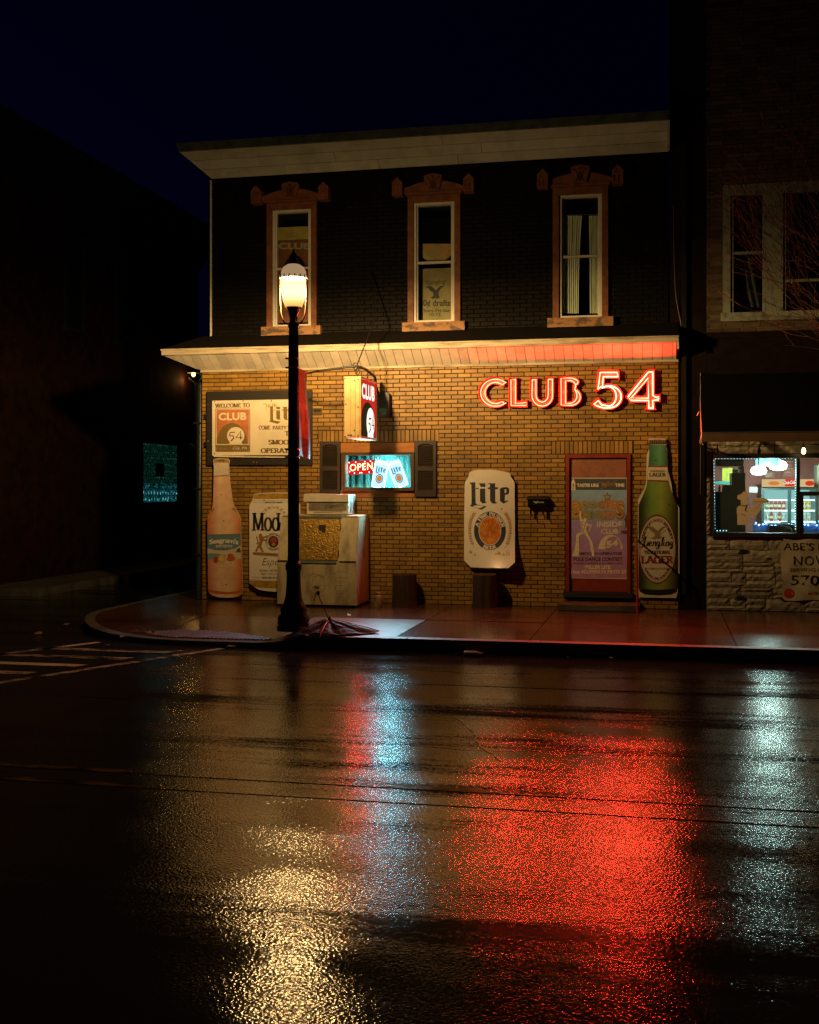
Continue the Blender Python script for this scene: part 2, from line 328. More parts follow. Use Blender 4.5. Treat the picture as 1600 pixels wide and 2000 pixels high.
M['brown_brick'] = mat('brown_brick', (0.10, 0.065, 0.035), 0.7, var=0.3, vscale=8, rnd=0.55, bump=0.2, bscale=60)
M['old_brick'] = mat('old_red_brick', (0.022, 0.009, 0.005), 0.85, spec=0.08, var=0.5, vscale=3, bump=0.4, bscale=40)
M['canvas'] = mat('black_awning_canvas', (0.003, 0.003, 0.003), 0.9, spec=0.06)
M['valance'] = mat('brown_valance', (0.10, 0.055, 0.02), 0.7, var=0.2)
M['store_frame'] = mat('dark_bronze_frame', (0.025, 0.02, 0.014), 0.4)

# ------------------------------------------------------------------ ground
KERB, WALK = -4.25, 0.17
def pave(x0, x1, y0, y1, z, m, mb, n=1): mb.add([(x0, y0, z), (x1, y0, z), (x1, y1, z), (x0, y1, z)], [(0, 1, 2, 3)], m)
mb = MB(); pave(-400, 400, -300, 500, 0.0, M['road'], mb); road = mb.build('road', kind='structure')

# sidewalk: rounded, ramped corner on the left
XS, YK, RC = -8.45, KERB, 2.5                                    # side kerb, front kerb, corner radius
def corner_poly(off=0.0):
    x0, y0 = XS+off, YK+off; r = RC-off*0.8
    pts = [(9.0, y0)]; pts += [(x0+r-r*math.sin(math.radians(a)), y0+r-r*math.cos(math.radians(a))) for a in range(0, 91, 6)]
    return pts+[(x0, 26.0)]
def sw_z(x, y):
    rx = max(0.0, min(1.0, (x+5.05)/0.9)) if x > -6 else max(0.0, min(1.0, (-7.45-x)/0.9))
    if x < -7.45: rx = max(0.0, min(1.0, (y+2.6)/1.4))
    dep = max(0.0, min(1.0, (y-YK)/2.1))
    k = max(rx, dep); k = k*k*(3-2*k)
    return 0.065+(WALK-0.065)*k
def clip(poly, inside, cross):
    out = []
    for i, p in enumerate(poly):
        q = poly[(i+1) % len(poly)]
        if inside(p): out.append(p)
        if inside(p) != inside(q): out.append(cross(p, q))
    return out
def clip_convex(poly, hull):
    n = len(hull)
    for i in range(n):
        a, b = hull[i], hull[(i+1) % n]
        d = lambda p: (b[0]-a[0])*(p[1]-a[1])-(b[1]-a[1])*(p[0]-a[0])
        if len(poly) < 3: return []
        poly = clip(poly, lambda p: d(p) <= 0, lambda p, q: (p[0]+(q[0]-p[0])*d(p)/(d(p)-d(q)), p[1]+(q[1]-p[1])*d(p)/(d(p)-d(q))))
    return poly if len(poly) > 2 else []
inner = corner_poly(0.16); hull = inner+[(9.0, 26.0)]
walk = MB()
walk.add([(9, YK+0.2, 0.004), (-5.5, YK+0.2, 0.004), (-8.0, -1.6, 0.004), (-8.0, 26, 0.004), (9, 26, 0.004)], [(0, 1, 2, 3, 4)], M['kerb'])
sidewalk = walk.build('sidewalk', kind='structure')
xs = [-8.45, -6.55, -4.92, -3.26, -1.6, 0.85, 2.5, 4.2, 6.0, 9.0]
ys = [YK, -2.2, -0.0, 2.6, 6.0, 10.0, 15.0, 20.0, 26.0]
for i in range(len(xs)-1):
    for j in range(len(ys)-1):
        x0, x1, y0, y1 = xs[i], xs[i+1], ys[j], ys[j+1]
        if y0 > -0.01 and x0 > -8.0: continue                     # under the buildings
        if y0 > -0.01: x1 = -7.56
        g = 0.006; s = MB(); vs = {}; dz = random.uniform(-0.002, 0.002)
        nx = max(1, int((x1-x0)/0.22)); ny = max(1, int((y1-y0)/0.25)) if y0 < 0 else 2
        for a in range(nx):
            for b in range(ny):
                cx0 = x0+g+(x1-x0-2*g)*a/nx; cx1 = x0+g+(x1-x0-2*g)*(a+1)/nx; cy0 = y0+g+(y1-y0-2*g)*b/ny; cy1 = y0+g+(y1-y0-2*g)*(b+1)/ny
                pl = clip_convex([(cx0, cy0), (cx1, cy0), (cx1, cy1), (cx0, cy1)], hull)
                if pl: s.add([(p[0], p[1], sw_z(*p)+dz) for p in pl], [tuple(range(len(pl)))], M['walk_rough'] if (i, j) == (2, 0) else M['walk'])
        if s.v: s.build('paving_slab', sidewalk)
# kerb stones follow the edge
outer = corner_poly(0.0); inn = corner_poly(0.152)
def kerb_run(pts_o, pts_i):
    k = MB(); n = len(pts_o); vs = []
    for (xo, yo), (xi, yi) in zip(pts_o, pts_i): vs += [(xo, yo-0.0, -0.03), (xo+(xi-xo)*0.12, yo+(yi-yo)*0.12, sw_z(xi, yi)-0.004+0.0), (xi, yi, sw_z(xi, yi)+0.002), (xi, yi, -0.03)]
    k.add(vs, [(4*i+j, 4*(i+1)+j, 4*(i+1)+j+1, 4*i+j+1) for i in range(n-1) for j in range(3)], M['kerb'])
    k.add(vs[:4], [(0, 1, 2, 3)], M['kerb']); k.add(vs[-4:], [(0, 1, 2, 3)], M['kerb'])
    k.build('kerb_stone', sidewalk)
front = [9.0, 7.2, 5.4, 3.6, 1.9, 0.2, -1.45, -3.1, -4.6]
for a, b in zip(front[:-1], front[1:]):
    q = [(a-0.004-(a-b-0.008)*t/4) for t in range(5)]; kerb_run([(x, YK) for x in q], [(x, YK+0.152) for x in q])
q = [-4.604-(XS+RC+4.604)*-1*t/6 for t in range(7)]; kerb_run([(x, YK) for x in q], [(x, YK+0.152) for x in q])
for a in range(1, 16, 3): kerb_run(outer[a:a+4], inn[a:a+4])
for y in range(6):
    a, b = YK+RC+y*2.0, YK+RC+(y+1)*2.0-0.006; kerb_run([(XS, a), (XS, b)], [(XS+0.152, a), (XS+0.152, b)])
# ribbed warning plate on the ramp
ribs = MB(); plate_x = (-7.05, -4.95); plate = MB()
def plate_y(x): t = (x-plate_x[0])/(plate_x[1]-plate_x[0]); return (YK+0.2+0.55*max(0, (1-t*2.6))**2, YK+0.33+0.42*math.sin(math.pi*min(1, t*0.9+0.1)))
seg = 14; vs = []
for i in range(seg+1):
    x = plate_x[0]+(plate_x[1]-plate_x[0])*i/seg
    for y in plate_y(x): vs.append((x, y, sw_z(x, y)+0.006))
M['plate'] = mat('worn_red_plate', (0.075, 0.032, 0.018), 0.6, var=0.4, vscale=6, spec=0.15)
plate.add(vs, [(2*i, 2*i+2, 2*i+3, 2*i+1) for i in range(seg)], M['plate'])
pl = plate.build('ramp_plate', sidewalk)
for i in range(36):
    x = plate_x[0]+0.05+(plate_x[1]-plate_x[0]-0.1)*i/35; a, b = plate_y(x)
    if b-a > 0.06: ribs.add([(x-0.016, a+.02, sw_z(x, a)+.007), (x+0.016, a+.02, sw_z(x, a)+.007), (x+0.016, b-.02, sw_z(x, b)+.007), (x-0.016, b-.02, sw_z(x, b)+.007), (x, a+.02, sw_z(x, a)+.02), (x, b-.02, sw_z(x, b)+.02)], [(0, 4, 5, 3), (4, 1, 2, 5), (0, 1, 4), (3, 5, 2)], M['plate'])
ribs.build('rib', pl, kind='stuff')
# opposite pavement of the side street
mb = MB(); mb.box(-12.6, -11.4, 1.5, 40, -0.05, 0.15, M['kerb']); mb.build('side_pavement', kind='structure')

# road markings
mk = MB()
def stripe(pts, z, m, name):
    s = MB(); s.add([(p[0], p[1], z) for p in pts], [tuple(range(len(pts)))], m); s.build(name, road)
def line(a, b, w, z, m, name):
    a, b = Vector((a[0], a[1])), Vector((b[0], b[1])); d = (b-a).normalized(); n = Vector((-d.y, d.x))*w/2
    stripe([a+n, b+n, b-n, a-n], z, m, name)
line((-5.45, -4.42), (-7.9, -9.9), 0.12, 0.004, M['paint'], 'crosswalk_line')
line((-7.25, -4.2), (-9.9, -9.4), 0.12, 0.004, M['paint'], 'crosswalk_line')
for k in range(7):
    y = -4.78-0.62*k; xa = -5.62-0.447*(-4.42-y); xb = -7.5-0.5*(-4.2-y)
    stripe([(xa-0.12, y), (xb+0.13, y), (xb+0.03, y-0.18), (xa-0.2, y-0.18)], 0.004, M['paint'], 'crosswalk_bar')
line((-40, -10.62), (40, -10.57), 0.09, 0.004, M['yellow'], 'centre_line')
line((-40, -10.97), (40, -10.93), 0.09, 0.004, M['yellow'], 'centre_line')
line((-2.6, -6.45), (40, -6.35), 0.10, 0.004, M['tar'], 'lane_seam')
for Y_, xa_, xb_, w_ in ((-5.15, -1.2, 9, .05), (-7.9, -5.5, 3.5, .035), (-9.3, -2.2, 6, .03), (-5.6, -4.8, -1.4, .04)):
    s_ = MB(); n_ = 60; s_.ribbon([(xa_+(xb_-xa_)*i/n_, Y_+.06*math.sin(i*.21+Y_)+.025*math.sin(i*.9)+random.uniform(-.012, .012)) for i in range(n_+1)], w_, M['tar'], w_*.5, lambda a, b: (a, b, .0045)); s_.build('sealed_crack', road)
crk = [(888, 1402), (905, 1412), (925, 1430), (938, 1458), (965, 1474), (978, 1487)]
cs = MB(); cp = smooth_pts([(G(*c).x, G(*c).y) for c in crk], 6); cp = [(p[0]+random.uniform(-.012, .012), p[1]+random.uniform(-.02, .02)) for p in cp]
cs.ribbon(cp, 0.016, M['paint'], 0.008, lambda a, b: (a, b, 0.005)); cs.build('road_crack', road)  # pale ribbon stands in for the glint along the sealed crack

# ------------------------------------------------------------------ the tavern
BR, RP = 0.2, 0.0683                                             # brick length, course height
XL, XR, ZT = -7.535, 0.23, 4.0
tav = thing('tavern', (-3.65, 0, 0.17), 'two-storey tavern with tan brick ground floor and black painted upper floor', 'building')
win_rows, door_rows = (25, 38), (2, 35)
wx0, wx1 = P(665, 920).x, P(810, 920).x
dx0, dx1 = P(1105, 1020).x, P(1232, 1020).x
zr = lambda r: WALK+r*RP
mb = MB()
def wall_with_holes(mb, x0, x1, y0, y1, z0, z1, holes, m):
    xsx = sorted({x0, x1, *[h[0] for h in holes], *[h[1] for h in holes]}); zs = sorted({z0, z1, *[h[2] for h in holes], *[h[3] for h in holes]})
    for a, b in zip(xsx[:-1], xsx[1:]):
        for c, d in zip(zs[:-1], zs[1:]):
            if not any(h[0] <= a and b <= h[1] and h[2] <= c and d <= h[3] for h in holes): mb.box(a, b, y0, y1, c, d, m)
wall_with_holes(mb, XL, XR, 0.012, 0.26, 0.05, ZT, [(wx0, wx1, zr(25), zr(38)), (dx0, dx1, zr(2), zr(35))], M['mortar'])
mb.build('lower_wall', tav)
bricks = []
sold = [(622, 857, 38, 41), (1078, 1238, 35, 38)]
sx = [(P(a, 850).x, P(b, 850).x, r0, r1) for a, b, r0, r1 in sold]
blocks = [(wx0, wx1, 25, 38), (dx0, dx1, 2, 35)]+sx
for r in range(56):
    x = XL-(0.106 if r % 2 else 0.0)
    while x < XR:
        a, b = max(x, XL), min(x+BR, XR); spans = [(a, b)]
        for (h0, h1, r0, r1) in blocks:
            if r0 <= r < r1:
                ns = []
                for (p, q) in spans:
                    if q <= h0 or p >= h1: ns.append((p, q))
                    else:
                        if p < h0-0.01: ns.append((p, h0-0.006))
                        if q > h1+0.01: ns.append((h1+0.006, q))
                spans = ns
        for p, q in spans:
            if q-p > 0.025: bricks.append(((p+q)/2, zr(r)+RP/2, q-p, RP-0.0115))
        x += BR+0.012
for (a, b, r0, r1) in sx:
    x = a
    while x < b-0.03:
        bricks.append((x+0.03, (zr(r0)+zr(r1))/2, 0.058, (r1-r0)*RP-0.014)); x += 0.0695
bricks.sort(key=lambda q: -q[0]+(0 if q[2] > 0.19 else 50))
def brick_mesh(w, h, d=0.02, e=0.003):
    b = MB(); vs = [(-w/2, d, -h/2), (w/2, d, -h/2), (w/2, d, h/2), (-w/2, d, h/2), (-w/2, e, -h/2), (w/2, e, -h/2), (w/2, e, h/2), (-w/2, e, h/2), (-w/2+e, 0, -h/2+e), (w/2-e, 0, -h/2+e), (w/2-e, 0, h/2-e), (-w/2+e, 0, h/2-e)]
    return vs, [(0,1,5,4),(1,2,6,5),(2,3,7,6),(3,0,4,7),(4,5,9,8),(5,6,10,9),(6,7,11,10),(7,4,8,11),(8,9,10,11)]
bv, bf = brick_mesh(BR, RP-0.0115)
bme = bpy.data.meshes.new('brick'); bme.from_pydata(bv, [], bf); bme.materials.append(M['brick'])
for (cx, cz, w, h) in bricks[:300]:
    o = bpy.data.objects.new('brick', bme); o.location = (cx, random.uniform(-0.0015, 0.0025), cz); o.rotation_euler = (random.uniform(-.012, .012), 0, random.uniform(-.006, .006)); link(o, tav)
mb = MB()
for (cx, cz, w, h) in bricks[300:]:
    vs, fs = brick_mesh(w, h); dy = random.uniform(-0.0015, 0.0025); tl = random.uniform(-.012, .012)
    mb.add([(cx+x, y+dy+z*tl, cz+z) for x, y, z in vs], fs, M['brick'])
mb.build('brick_courses', tav, kind='stuff')

# upper storey, set back a hand's breadth
UX0, UX1, UY, UZ0, UZ1 = -7.40, 0.08, 0.10, 4.0, 7.24
wcx = [P(571, 520, UY).x, P(848.5, 520, UY).x, P(1134, 510, UY).x]
zs_, zt_ = 4.70, 6.74
WH = 0.43
holes = [(c-WH+0.09, c+WH-0.09, zs_, zt_-0.1) for c in wcx]
mb = MB(); wall_with_holes(mb, UX0, UX1, UY+0.012, 0.36, UZ0, UZ1+0.3, holes, M['black_mortar']); mb.build('upper_wall', tav)
mb = MB()
for r in range(48):
    z = UZ0+r*RP; x = UX0-(0.106 if r % 2 else 0)
    while x < UX1:
        a, b = max(x, UX0), min(x+BR, UX1); ok = b-a > 0.03
        for h in holes:
            if h[2]-0.05 < z < h[3]-0.03 and b > h[0] and a < h[1]:
                if a < h[0] < b: b = h[0]
                elif a < h[1] < b: a = h[1]
                else: ok = False
        if ok and b-a > 0.02:
            vs, fs = brick_mesh(b-a, RP-0.011); dy = random.uniform(-0.003, 0.003); tl = random.uniform(-.03, .03)
            mb.add([((a+b)/2+x_, UY+y+dy+z_*tl, z+RP/2+z_) for x_, y, z_ in vs], fs, M['black_brick'])
        x += BR+0.012
mb.build('upper_brick_courses', tav, kind='stuff')
mb = MB(); mb.box(UX0-0.03, UX0-0.004, UY-0.012, UY+0.07, 4.3, 7.2, M['white_frame']); mb.build('corner_trim', tav)
mb = MB(); mb.tube([(XL-.055, -.03, WALK+.01), (XL-.055, -.03, 3.75), (XL-.02, .06, 3.95)], .05, mat('dark_green_downpipe', (.02, .03, .026), .4, var=.4), 10); mb.build('downpipe', tav)
for z_ in (.9, 2.0, 3.1): mb = MB(); mb.box(XL-.12, XL-.001, -.085, .02, z_, z_+.03, M['black_metal']); mb.build('pipe_clip', tav)
mb = MB()                                                       # the rest of the building's body
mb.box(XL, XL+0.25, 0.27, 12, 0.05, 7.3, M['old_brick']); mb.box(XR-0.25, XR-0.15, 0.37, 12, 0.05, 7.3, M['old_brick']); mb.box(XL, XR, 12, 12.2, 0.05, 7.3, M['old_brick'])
mb.box(UX0, UX1, 0.05, 12, 7.56, 7.66, M['shingle']); mb.box(XL+.26, XR-.26, 0.37, 11.9, 4.0, 4.1, M['room_dark'])
mb.build('body', tav)

# sloping soffit awning over the pavement
AD, AZ0, AZ1, AX0, AX1 = 0.37, 3.985, 4.225, XL-0.55, XR+0.0
aw = MB(); aw.box(AX0, AX1, -AD-0.03, -AD, AZ1-0.004, AZ1+0.07, M['fascia']); aw.box(AX0-0.01, AX1+0.005, -AD-0.045, -AD+0.01, AZ1+0.0705, AZ1+0.095, M['fascia'])
aw.box(AX0-0.005, AX0+0.025, -AD+0.003, 1.5, AZ1-0.004, AZ1+0.07, M['fascia'])
awning = aw.build('awning', tav)
r_ = MB(); r_.add([(AX0, -AD-0.04, AZ1+0.096), (AX1, -AD-0.04, AZ1+0.096), (AX1, 0.10, AZ1+0.36), (XL-0.02, 0.10, AZ1+0.36), (AX0, 1.5, AZ1+0.096), (XL-0.02, 1.5, AZ1+0.36)], [(0, 1, 2, 3), (0, 3, 5, 4)], M['shingle'])
r_.build('awning_roof', awning)
e_ = MB(); e_.poly3([(AX1-0.02, -AD, AZ1+0.07), (AX1-0.02, -AD, AZ1), (AX1-0.02, 0.0, AZ0), (AX1-0.02, 0.0, AZ1+0.3)], M['fascia']); e_.box(AX1-0.018, AX1+0.004, -AD+0.002, -AD+0.06, AZ1-0.1, AZ1+0.06, M['soffit']); e_.build('awning_end', awning)
e_ = MB(); e_.box(XL-0.02, XR, -0.03, -0.001, AZ0-0.022, AZ0+0.012, M['fascia']); e_.build('soffit_trim', awning)
x = AX0+0.03; slope = (AZ1-AZ0)/AD; k = 0
while x < AX1-0.06:
    xe = min(x+0.149, AX1-0.03); s = MB(); g = 0.004; lift = random.uniform(-0.002, 0.003)
    def tri(xx): return (-AD+0.0) if xx >= XL else (-AD)
    ya, yb = -AD, 0.0
    pa = 0.0 if x >= XL else -AD+AD*(x-AX0)/(XL-AX0); pb = 0.0 if xe >= XL else -AD+AD*(xe-AX0)/(XL-AX0)
    top = lambda xx, y: (xx, y, AZ0-slope*y+lift)
    front = [top(x+g, ya), top(xe-g, ya), top(xe-g, pb), top(x+g, pa)]
    s.slab(front, (0, 0, 0.012), M['soffit']); s.build('soffit_panel', awning); x = xe
s = MB(); s.add([(AX0, -AD, AZ1), (XL, 0, AZ0), (XL, 1.5, AZ0), (AX0, 1.5, AZ1)], [(0, 1, 2, 3)], M['soffit']); s.add([(AX0, -AD, AZ1+.03), (AX1, -AD, AZ1+.03), (AX1, 0, AZ0+.02), (XL, 0, AZ0+.02)], [(0, 1, 2, 3)], M['black_metal']); s.build('side_soffit', awning)

# roof cornice: three soffit boards sloping up and out, gutter above
RD, RZ0, RZ1 = 0.42, 7.22, 7.58; RX0, RX1 = UX0-0.40, UX1+0.01
cb = MB(); cb.box(RX0, RX1, -RD+UY-0.05, -RD+UY, RZ1-0.002, RZ1+0.065, M['gutter']); cb.box(RX0-0.02, RX1+0.01, -RD+UY-0.08, -RD+UY+0.02, RZ1+0.066, RZ1+0.125, M['gutter'])
cb.box(RX0-0.02, RX0+0.03, -RD+UY+0.001, 12, RZ1-0.002, RZ1+0.12, M['gutter'])
corn = cb.build('cornice', tav)
for i in range(3):
    t0, t1 = i/3+0.006, (i+1)/3-0.006
    cuts = sorted({RX0, RX1}|({RX0+2.6, RX0+5.0} if i == 1 else {RX0+4.4} if i == 2 else {RX0+1.7, RX0+3.3, RX0+4.6}))
    for a, b in zip(cuts[:-1], cuts[1:]):
        f = lambda x, t: ((UX0-0.40*t if x == RX0 else x-(0.004 if x == b else -0.004)), UY-RD*t, RZ0+(RZ1-RZ0)*t)
        s = MB(); s.slab([f(a, t0), f(b, t0), f(b, t1), f(a, t1)], (0, 0.012, 0.014), M['cornice']); s.build('soffit_board', corn)
s = MB(); s.add([(UX0-0.4, UY-RD, RZ1), (UX0, UY, RZ0), (UX0, 12, RZ0), (UX0-0.4, 12, RZ1)], [(0, 1, 2, 3)], M['cornice']); s.add([(UX0-.4, UY-RD+.01, RZ1+.03), (UX1, UY-RD+.01, RZ1+.03), (UX1, UY+.01, RZ0+.03), (UX0, UY+.01, RZ0+.03)], [(0, 1, 2, 3)], M['black_metal'])
s.add([(RX0, UY-RD-.03, RZ1+.12), (RX1, UY-RD-.03, RZ1+.12), (RX1, 12, RZ1+.16), (RX0, 12, RZ1+.16)], [(0, 1, 2, 3)], M['shingle']); s.box(RX1-0.025, RX1+0.012, UY-RD+0.003, UY-0.002, RZ0+0.02, RZ1+0.06, M['cornice']); s.build('cornice_end', corn)

# upper windows with carved hoods
def upper_window(c):
    y = UY; k = MB(); a, b = c-WH, c+WH; f = 0.095
    k.box(a, a+f, y-0.05, y+0.05, zs_, zt_, M['rust_trim']); k.box(b-f, b, y-0.05, y+0.05, zs_, zt_, M['rust_trim']); k.box(a+f, b-f, y-0.05, y+0.05, zt_-0.11, zt_, M['rust_trim'])
    w = k.build('window', tav)
    k = MB(); i0, i1, z0, z1 = a+f+0.002, b-f-0.002, zs_+0.002, zt_-0.113
    t = 0.04
    k.box(i0, i0+t, y-0.02, y+0.09, z0, z1, M['white_frame']); k.box(i1-t, i1, y-0.02, y+0.09, z0, z1, M['white_frame']); k.box(i0+t, i1-t, y-0.02, y+0.09, z1-t, z1, M['white_frame']); k.box(i0+t, i1-t, y-0.02, y+0.09, z0, z0+0.03, M['white_frame'])
    k.box(i0+t+.001, i0+t+.022, y+0.015, y+0.075, z0+.03, z1-t, M['white_frame']); k.box(i1-t-.022, i1-t-.001, y+0.015, y+0.075, z0+.03, z1-t, M['white_frame']); k.build('window_frame', w)
    zm = z0+(z1-z0)*0.5; k = MB(); k.box(i0+t+.023, i1-t-.023, y+0.005, y+0.06, zm-0.018, zm+0.018, M['white_frame']); k.build('meeting_rail', w)
    for q0, q1, yy in ((z0+0.032, zm-0.02, y+0.035), (zm+0.02, z1-t-0.002, y+0.055)):
        k = MB(); k.box(i0+t+.024, i1-t-.024, yy, yy+0.004, q0, q1, M['glass']); k.build('pane', w)
    k = MB(); k.box(a-0.08, b+0.08, y-0.1, y+0.02, zs_-0.15, zs_-0.004, M['stone_sill']); k.build('sill', w)
    hz = zt_+0.004; k = MB()
    cl = smooth_pts([(c-0.5, hz+0.11), (c-0.25, hz+0.19), (c, hz+0.22), (c+0.25, hz+0.19), (c+0.5, hz+0.11)], 5)
    k.slab([(c-0.5, y-0.08, hz+0.03), *[(p[0], y-0.08, p[1]) for p in cl], (c+0.5, y-0.08, hz+0.03)], (0, 0.1, 0), M['rust_trim'])
    k.box(c-0.46, c+0.46, y-0.1, y+0.02, hz, hz+0.029, M['rust_trim'])
    for sx_ in (-1, 1): k.box(c+sx_*0.27-0.18, c+sx_*0.27+0.18, y-0.095, y-0.079, hz+0.031, hz+0.05, M['rust_trim'])
    k.slab([(c-0.10, y-0.125, hz+0.05), (c-0.15, y-0.125, hz+0.27), (c-0.13, y-0.125, hz+0.30), (c, y-0.125, hz+0.325), (c+0.13, y-0.125, hz+0.30), (c+0.15, y-0.125, hz+0.27), (c+0.10, y-0.125, hz+0.05)], (0, 0.06, 0), M['rust_trim'])
    hood = k.build('hood', w)
    for sx_ in (-1, 1):
        e = c+sx_*0.58; k = MB(); o = [(e-0.085, hz-0.01), (e-0.085, hz+0.2), (e, hz+0.285), (e+0.085, hz+0.2), (e+0.085, hz-0.01)]
        i_ = inset(o, 0.022); cut = [(e-0.055, hz+0.02), (e-0.012, hz+0.02), (e-0.012, hz+0.13), (e-0.055, hz+0.13)]; cut2 = [(2*e-p[0], p[1]) for p in cut]
        tri_ = [(e-0.05, hz+0.16), (e+0.05, hz+0.16), (e, hz+0.235)]
        V = lambda L, yy: [(p[0], yy, p[1]) for p in L]
        k.slab(V(o, y-0.15), (0, 0.17, 0), M['rust_trim']); k.slab(V(o, y-0.165), (0, 0.013, 0), M['rust_trim'], holes=[V(cut, y-0.165), V(cut2, y-0.165), V(tri_, y-0.165)])
        k.build('hood_end', w)
    k = MB()                                                    # raised scrolls on the keystone
    fy = lambda a_, b_: (c+a_, y-0.128, hz+b_)
    dk = M['black_metal']
    for L in ([(-.11, .27), (-.06, .23), (-.035, .16), (-.04, .1), (-.07, .07)], [(.11, .27), (.06, .23), (.035, .16), (.04, .1), (.07, .07)], [(-.012, .07), (-.012, .22)], [(.012, .07), (.012, .22)]):
        k.ribbon(smooth_pts(L, 4), 0.014, dk, 0.01, fy)
    k.ribbon(ell(0, .265, .018, .018, 0, 360, 12)+[(.018, .265)], 0.012, dk, 0.01, fy); k.build('carving', w)
    k = MB(); x0, x1, z0, z1 = a+f-.003, b-f+.003, zs_-.0, zt_-.10
    k.add([(x0, .37, z0), (x1, .37, z0), (x1, .37, z1), (x0, .37, z1), (x0, 1.3, z0), (x1, 1.3, z0), (x1, 1.3, z1), (x0, 1.3, z1)], [(4, 5, 6, 7), (0, 1, 5, 4), (3, 7, 6, 2), (0, 4, 7, 3), (1, 2, 6, 5)], M['room_dark']); k.build('room_recess', w)
    return w
for c in wcx: upper_window(c)

# door
ZD0, ZD1 = 0.42, P(1165, 893).z
k = MB(); f0, f1 = dx0+0.002, dx1-0.002
k.box(f0, f0+0.055, -0.03, 0.09, 0.36, zr(35)-.003, M['door_red']); k.box(f1-0.055, f1, -0.03, 0.09, 0.36, zr(35)-.003, M['door_red']); k.box(f0+.055, f1-.055, -0.03, 0.09, zr(35)-0.062, zr(35)-.003, M['door_red'])
door = k.build('door', tav)
k = MB(); l0, l1 = f0+0.058, f1-0.058; zt = zr(35)-0.066
k.box(l0, l1, 0.02, 0.065, ZD0, zt, M['door_red']); k.box(l0+0.01, l1-0.01, 0.0135, 0.0195, 2.19, zt-.01, M['door_tan']); leaf = k.build('leaf', door)
for z in (2.3, 1.55, 0.75):
    k = MB(); k.box(l0-.012, l0+.014, 0.004, 0.016, z-0.06, z+0.06, M['steel']); k.build('hinge', door)
k = MB(); k.pbox(1221, 1005, 1227, 1030, 0.008, 0.019, M['steel']); k.tube([P(1222, 1014, -0.03), P(1222, 1014, 0.01)], 0.025, M['steel'], 10); k.build('lock_plate', door)
k = MB(); k.pbox(1213, 1036, 1229, 1041, -0.01, 0.019, M['rust_trim']); k.build('latch_guard', door)
k = MB(); k.box(dx0-0.03, dx1+0.03, -0.10, 0.2, 0.335, 0.415, M['dark_wood']); k.build('threshold', door)
k = MB(); k.box(dx0+0.05, dx1-0.05, 0.07, 0.075, 0.42, 2.5, M['room_dark']); k.build('backing', door)
# ------------------------------------------------------------------ street window with shutters
wz0, wz1 = zr(25), zr(38)
k = MB(); fr = MB()
a0, a1 = P(668.5, 920, -0.05).x, P(807.5, 920, -0.05).x; b0, b1 = P(740, 957, -0.05).z, P(740, 884.5, -0.05).z
k.box(wx0+.003, wx1-.003, -0.004, 0.03, b1+.002, wz1-.003, M['orange_ply']); 
win = k.build('window', tav)
k = MB(); k.box(wx0+.003, wx1-.003, -0.003, 0.03, wz0+.003, b0-.002, M['orange_ply']); k.build('filler_board', win)
t = 0.045
k = MB(); k.box(a0, a0+t, -0.05, 0.06, b0, b1, M['bronze']); k.box(a1-t, a1, -0.05, 0.06, b0, b1, M['bronze']); k.box(a0+t, a1-t, -0.05, 0.06, b1-t*.8, b1, M['bronze']); k.box(a0+t, a1-t, -0.05, 0.06, b0, b0+t*.9, M['bronze'])
k.box(a0-.012, a1+.012, -0.062, -0.0505, b0-.012, b0+.012, M['bronze']); k.box(a0-.012, a1+.012, -0.062, -0.0505, b1-.012, b1+.012, M['bronze']); k.box(a0-.012, a0+.012, -0.061, -0.0507, b0+.0125, b1-.0125, M['bronze']); k.box(a1-.012, a1+.012, -0.061, -0.0507, b0+.0125, b1-.0125, M['bronze'])
k.build('window_frame', win)
k = MB(); k.box(a0+t, a1-t, -0.01, -0.006, b0+t*.9, b1-t*.8, M['glass']); k.build('pane', win)
teal = mat('teal_curtain', (0.22, 0.62, 0.55), 0.8, var=0.4, vscale=5, stretch=(3, 1, 0.6)); dimw = mat('display_lining', (0.3, 0.36, 0.3), 0.8, var=0.4, vscale=4)
k = MB(); d = 0.42
cur = [(a0+t-.1+(a1-a0-2*t+.2)*i/60, d+0.02*math.sin(i*1.1)+0.012*math.sin(i*2.7)) for i in range(61)]
k.add([(x, y, b0-.08) for x, y in cur]+[(x, y, b1+.08) for x, y in cur], [(i, i+1, 62+i, 61+i) for i in range(60)], teal, True); k.build('curtain', win)
k = MB(); k.add([(a0+t-.1, .261, b0-.08), (a1-t+.1, .261, b0-.08), (a1-t+.1, d+.05, b0-.08), (a0+t-.1, d+.05, b0-.08)], [(0, 1, 2, 3)], dimw)
k.box(a0+.01, a1-.01, .06, .26, wz0+.01, b0+t*.9-.002, dimw); k.box(a0+.01, a1-.01, .06, .26, b1-t*.8+.002, wz1-.01, dimw); k.box(wx0+.002, a0+t-.002, .061, .26, b0, b1, dimw); k.box(a1-t+.002, wx1-.002, .061, .26, b0, b1, dimw)
k.add([(a0+t-.1, .261, b1+.08), (a1-t+.1, .261, b1+.08), (a1-t+.1, d+.05, b1+.08), (a0+t-.1, d+.05, b1+.08)], [(0, 1, 2, 3)], dimw)
for x in (a0+t-.1, a1-t+.1): k.add([(x, .261, b0-.08), (x, d+.05, b0-.08), (x, d+.05, b1+.08), (x, .261, b1+.08)], [(0, 1, 2, 3)], dimw)
k.build('display_box', win)
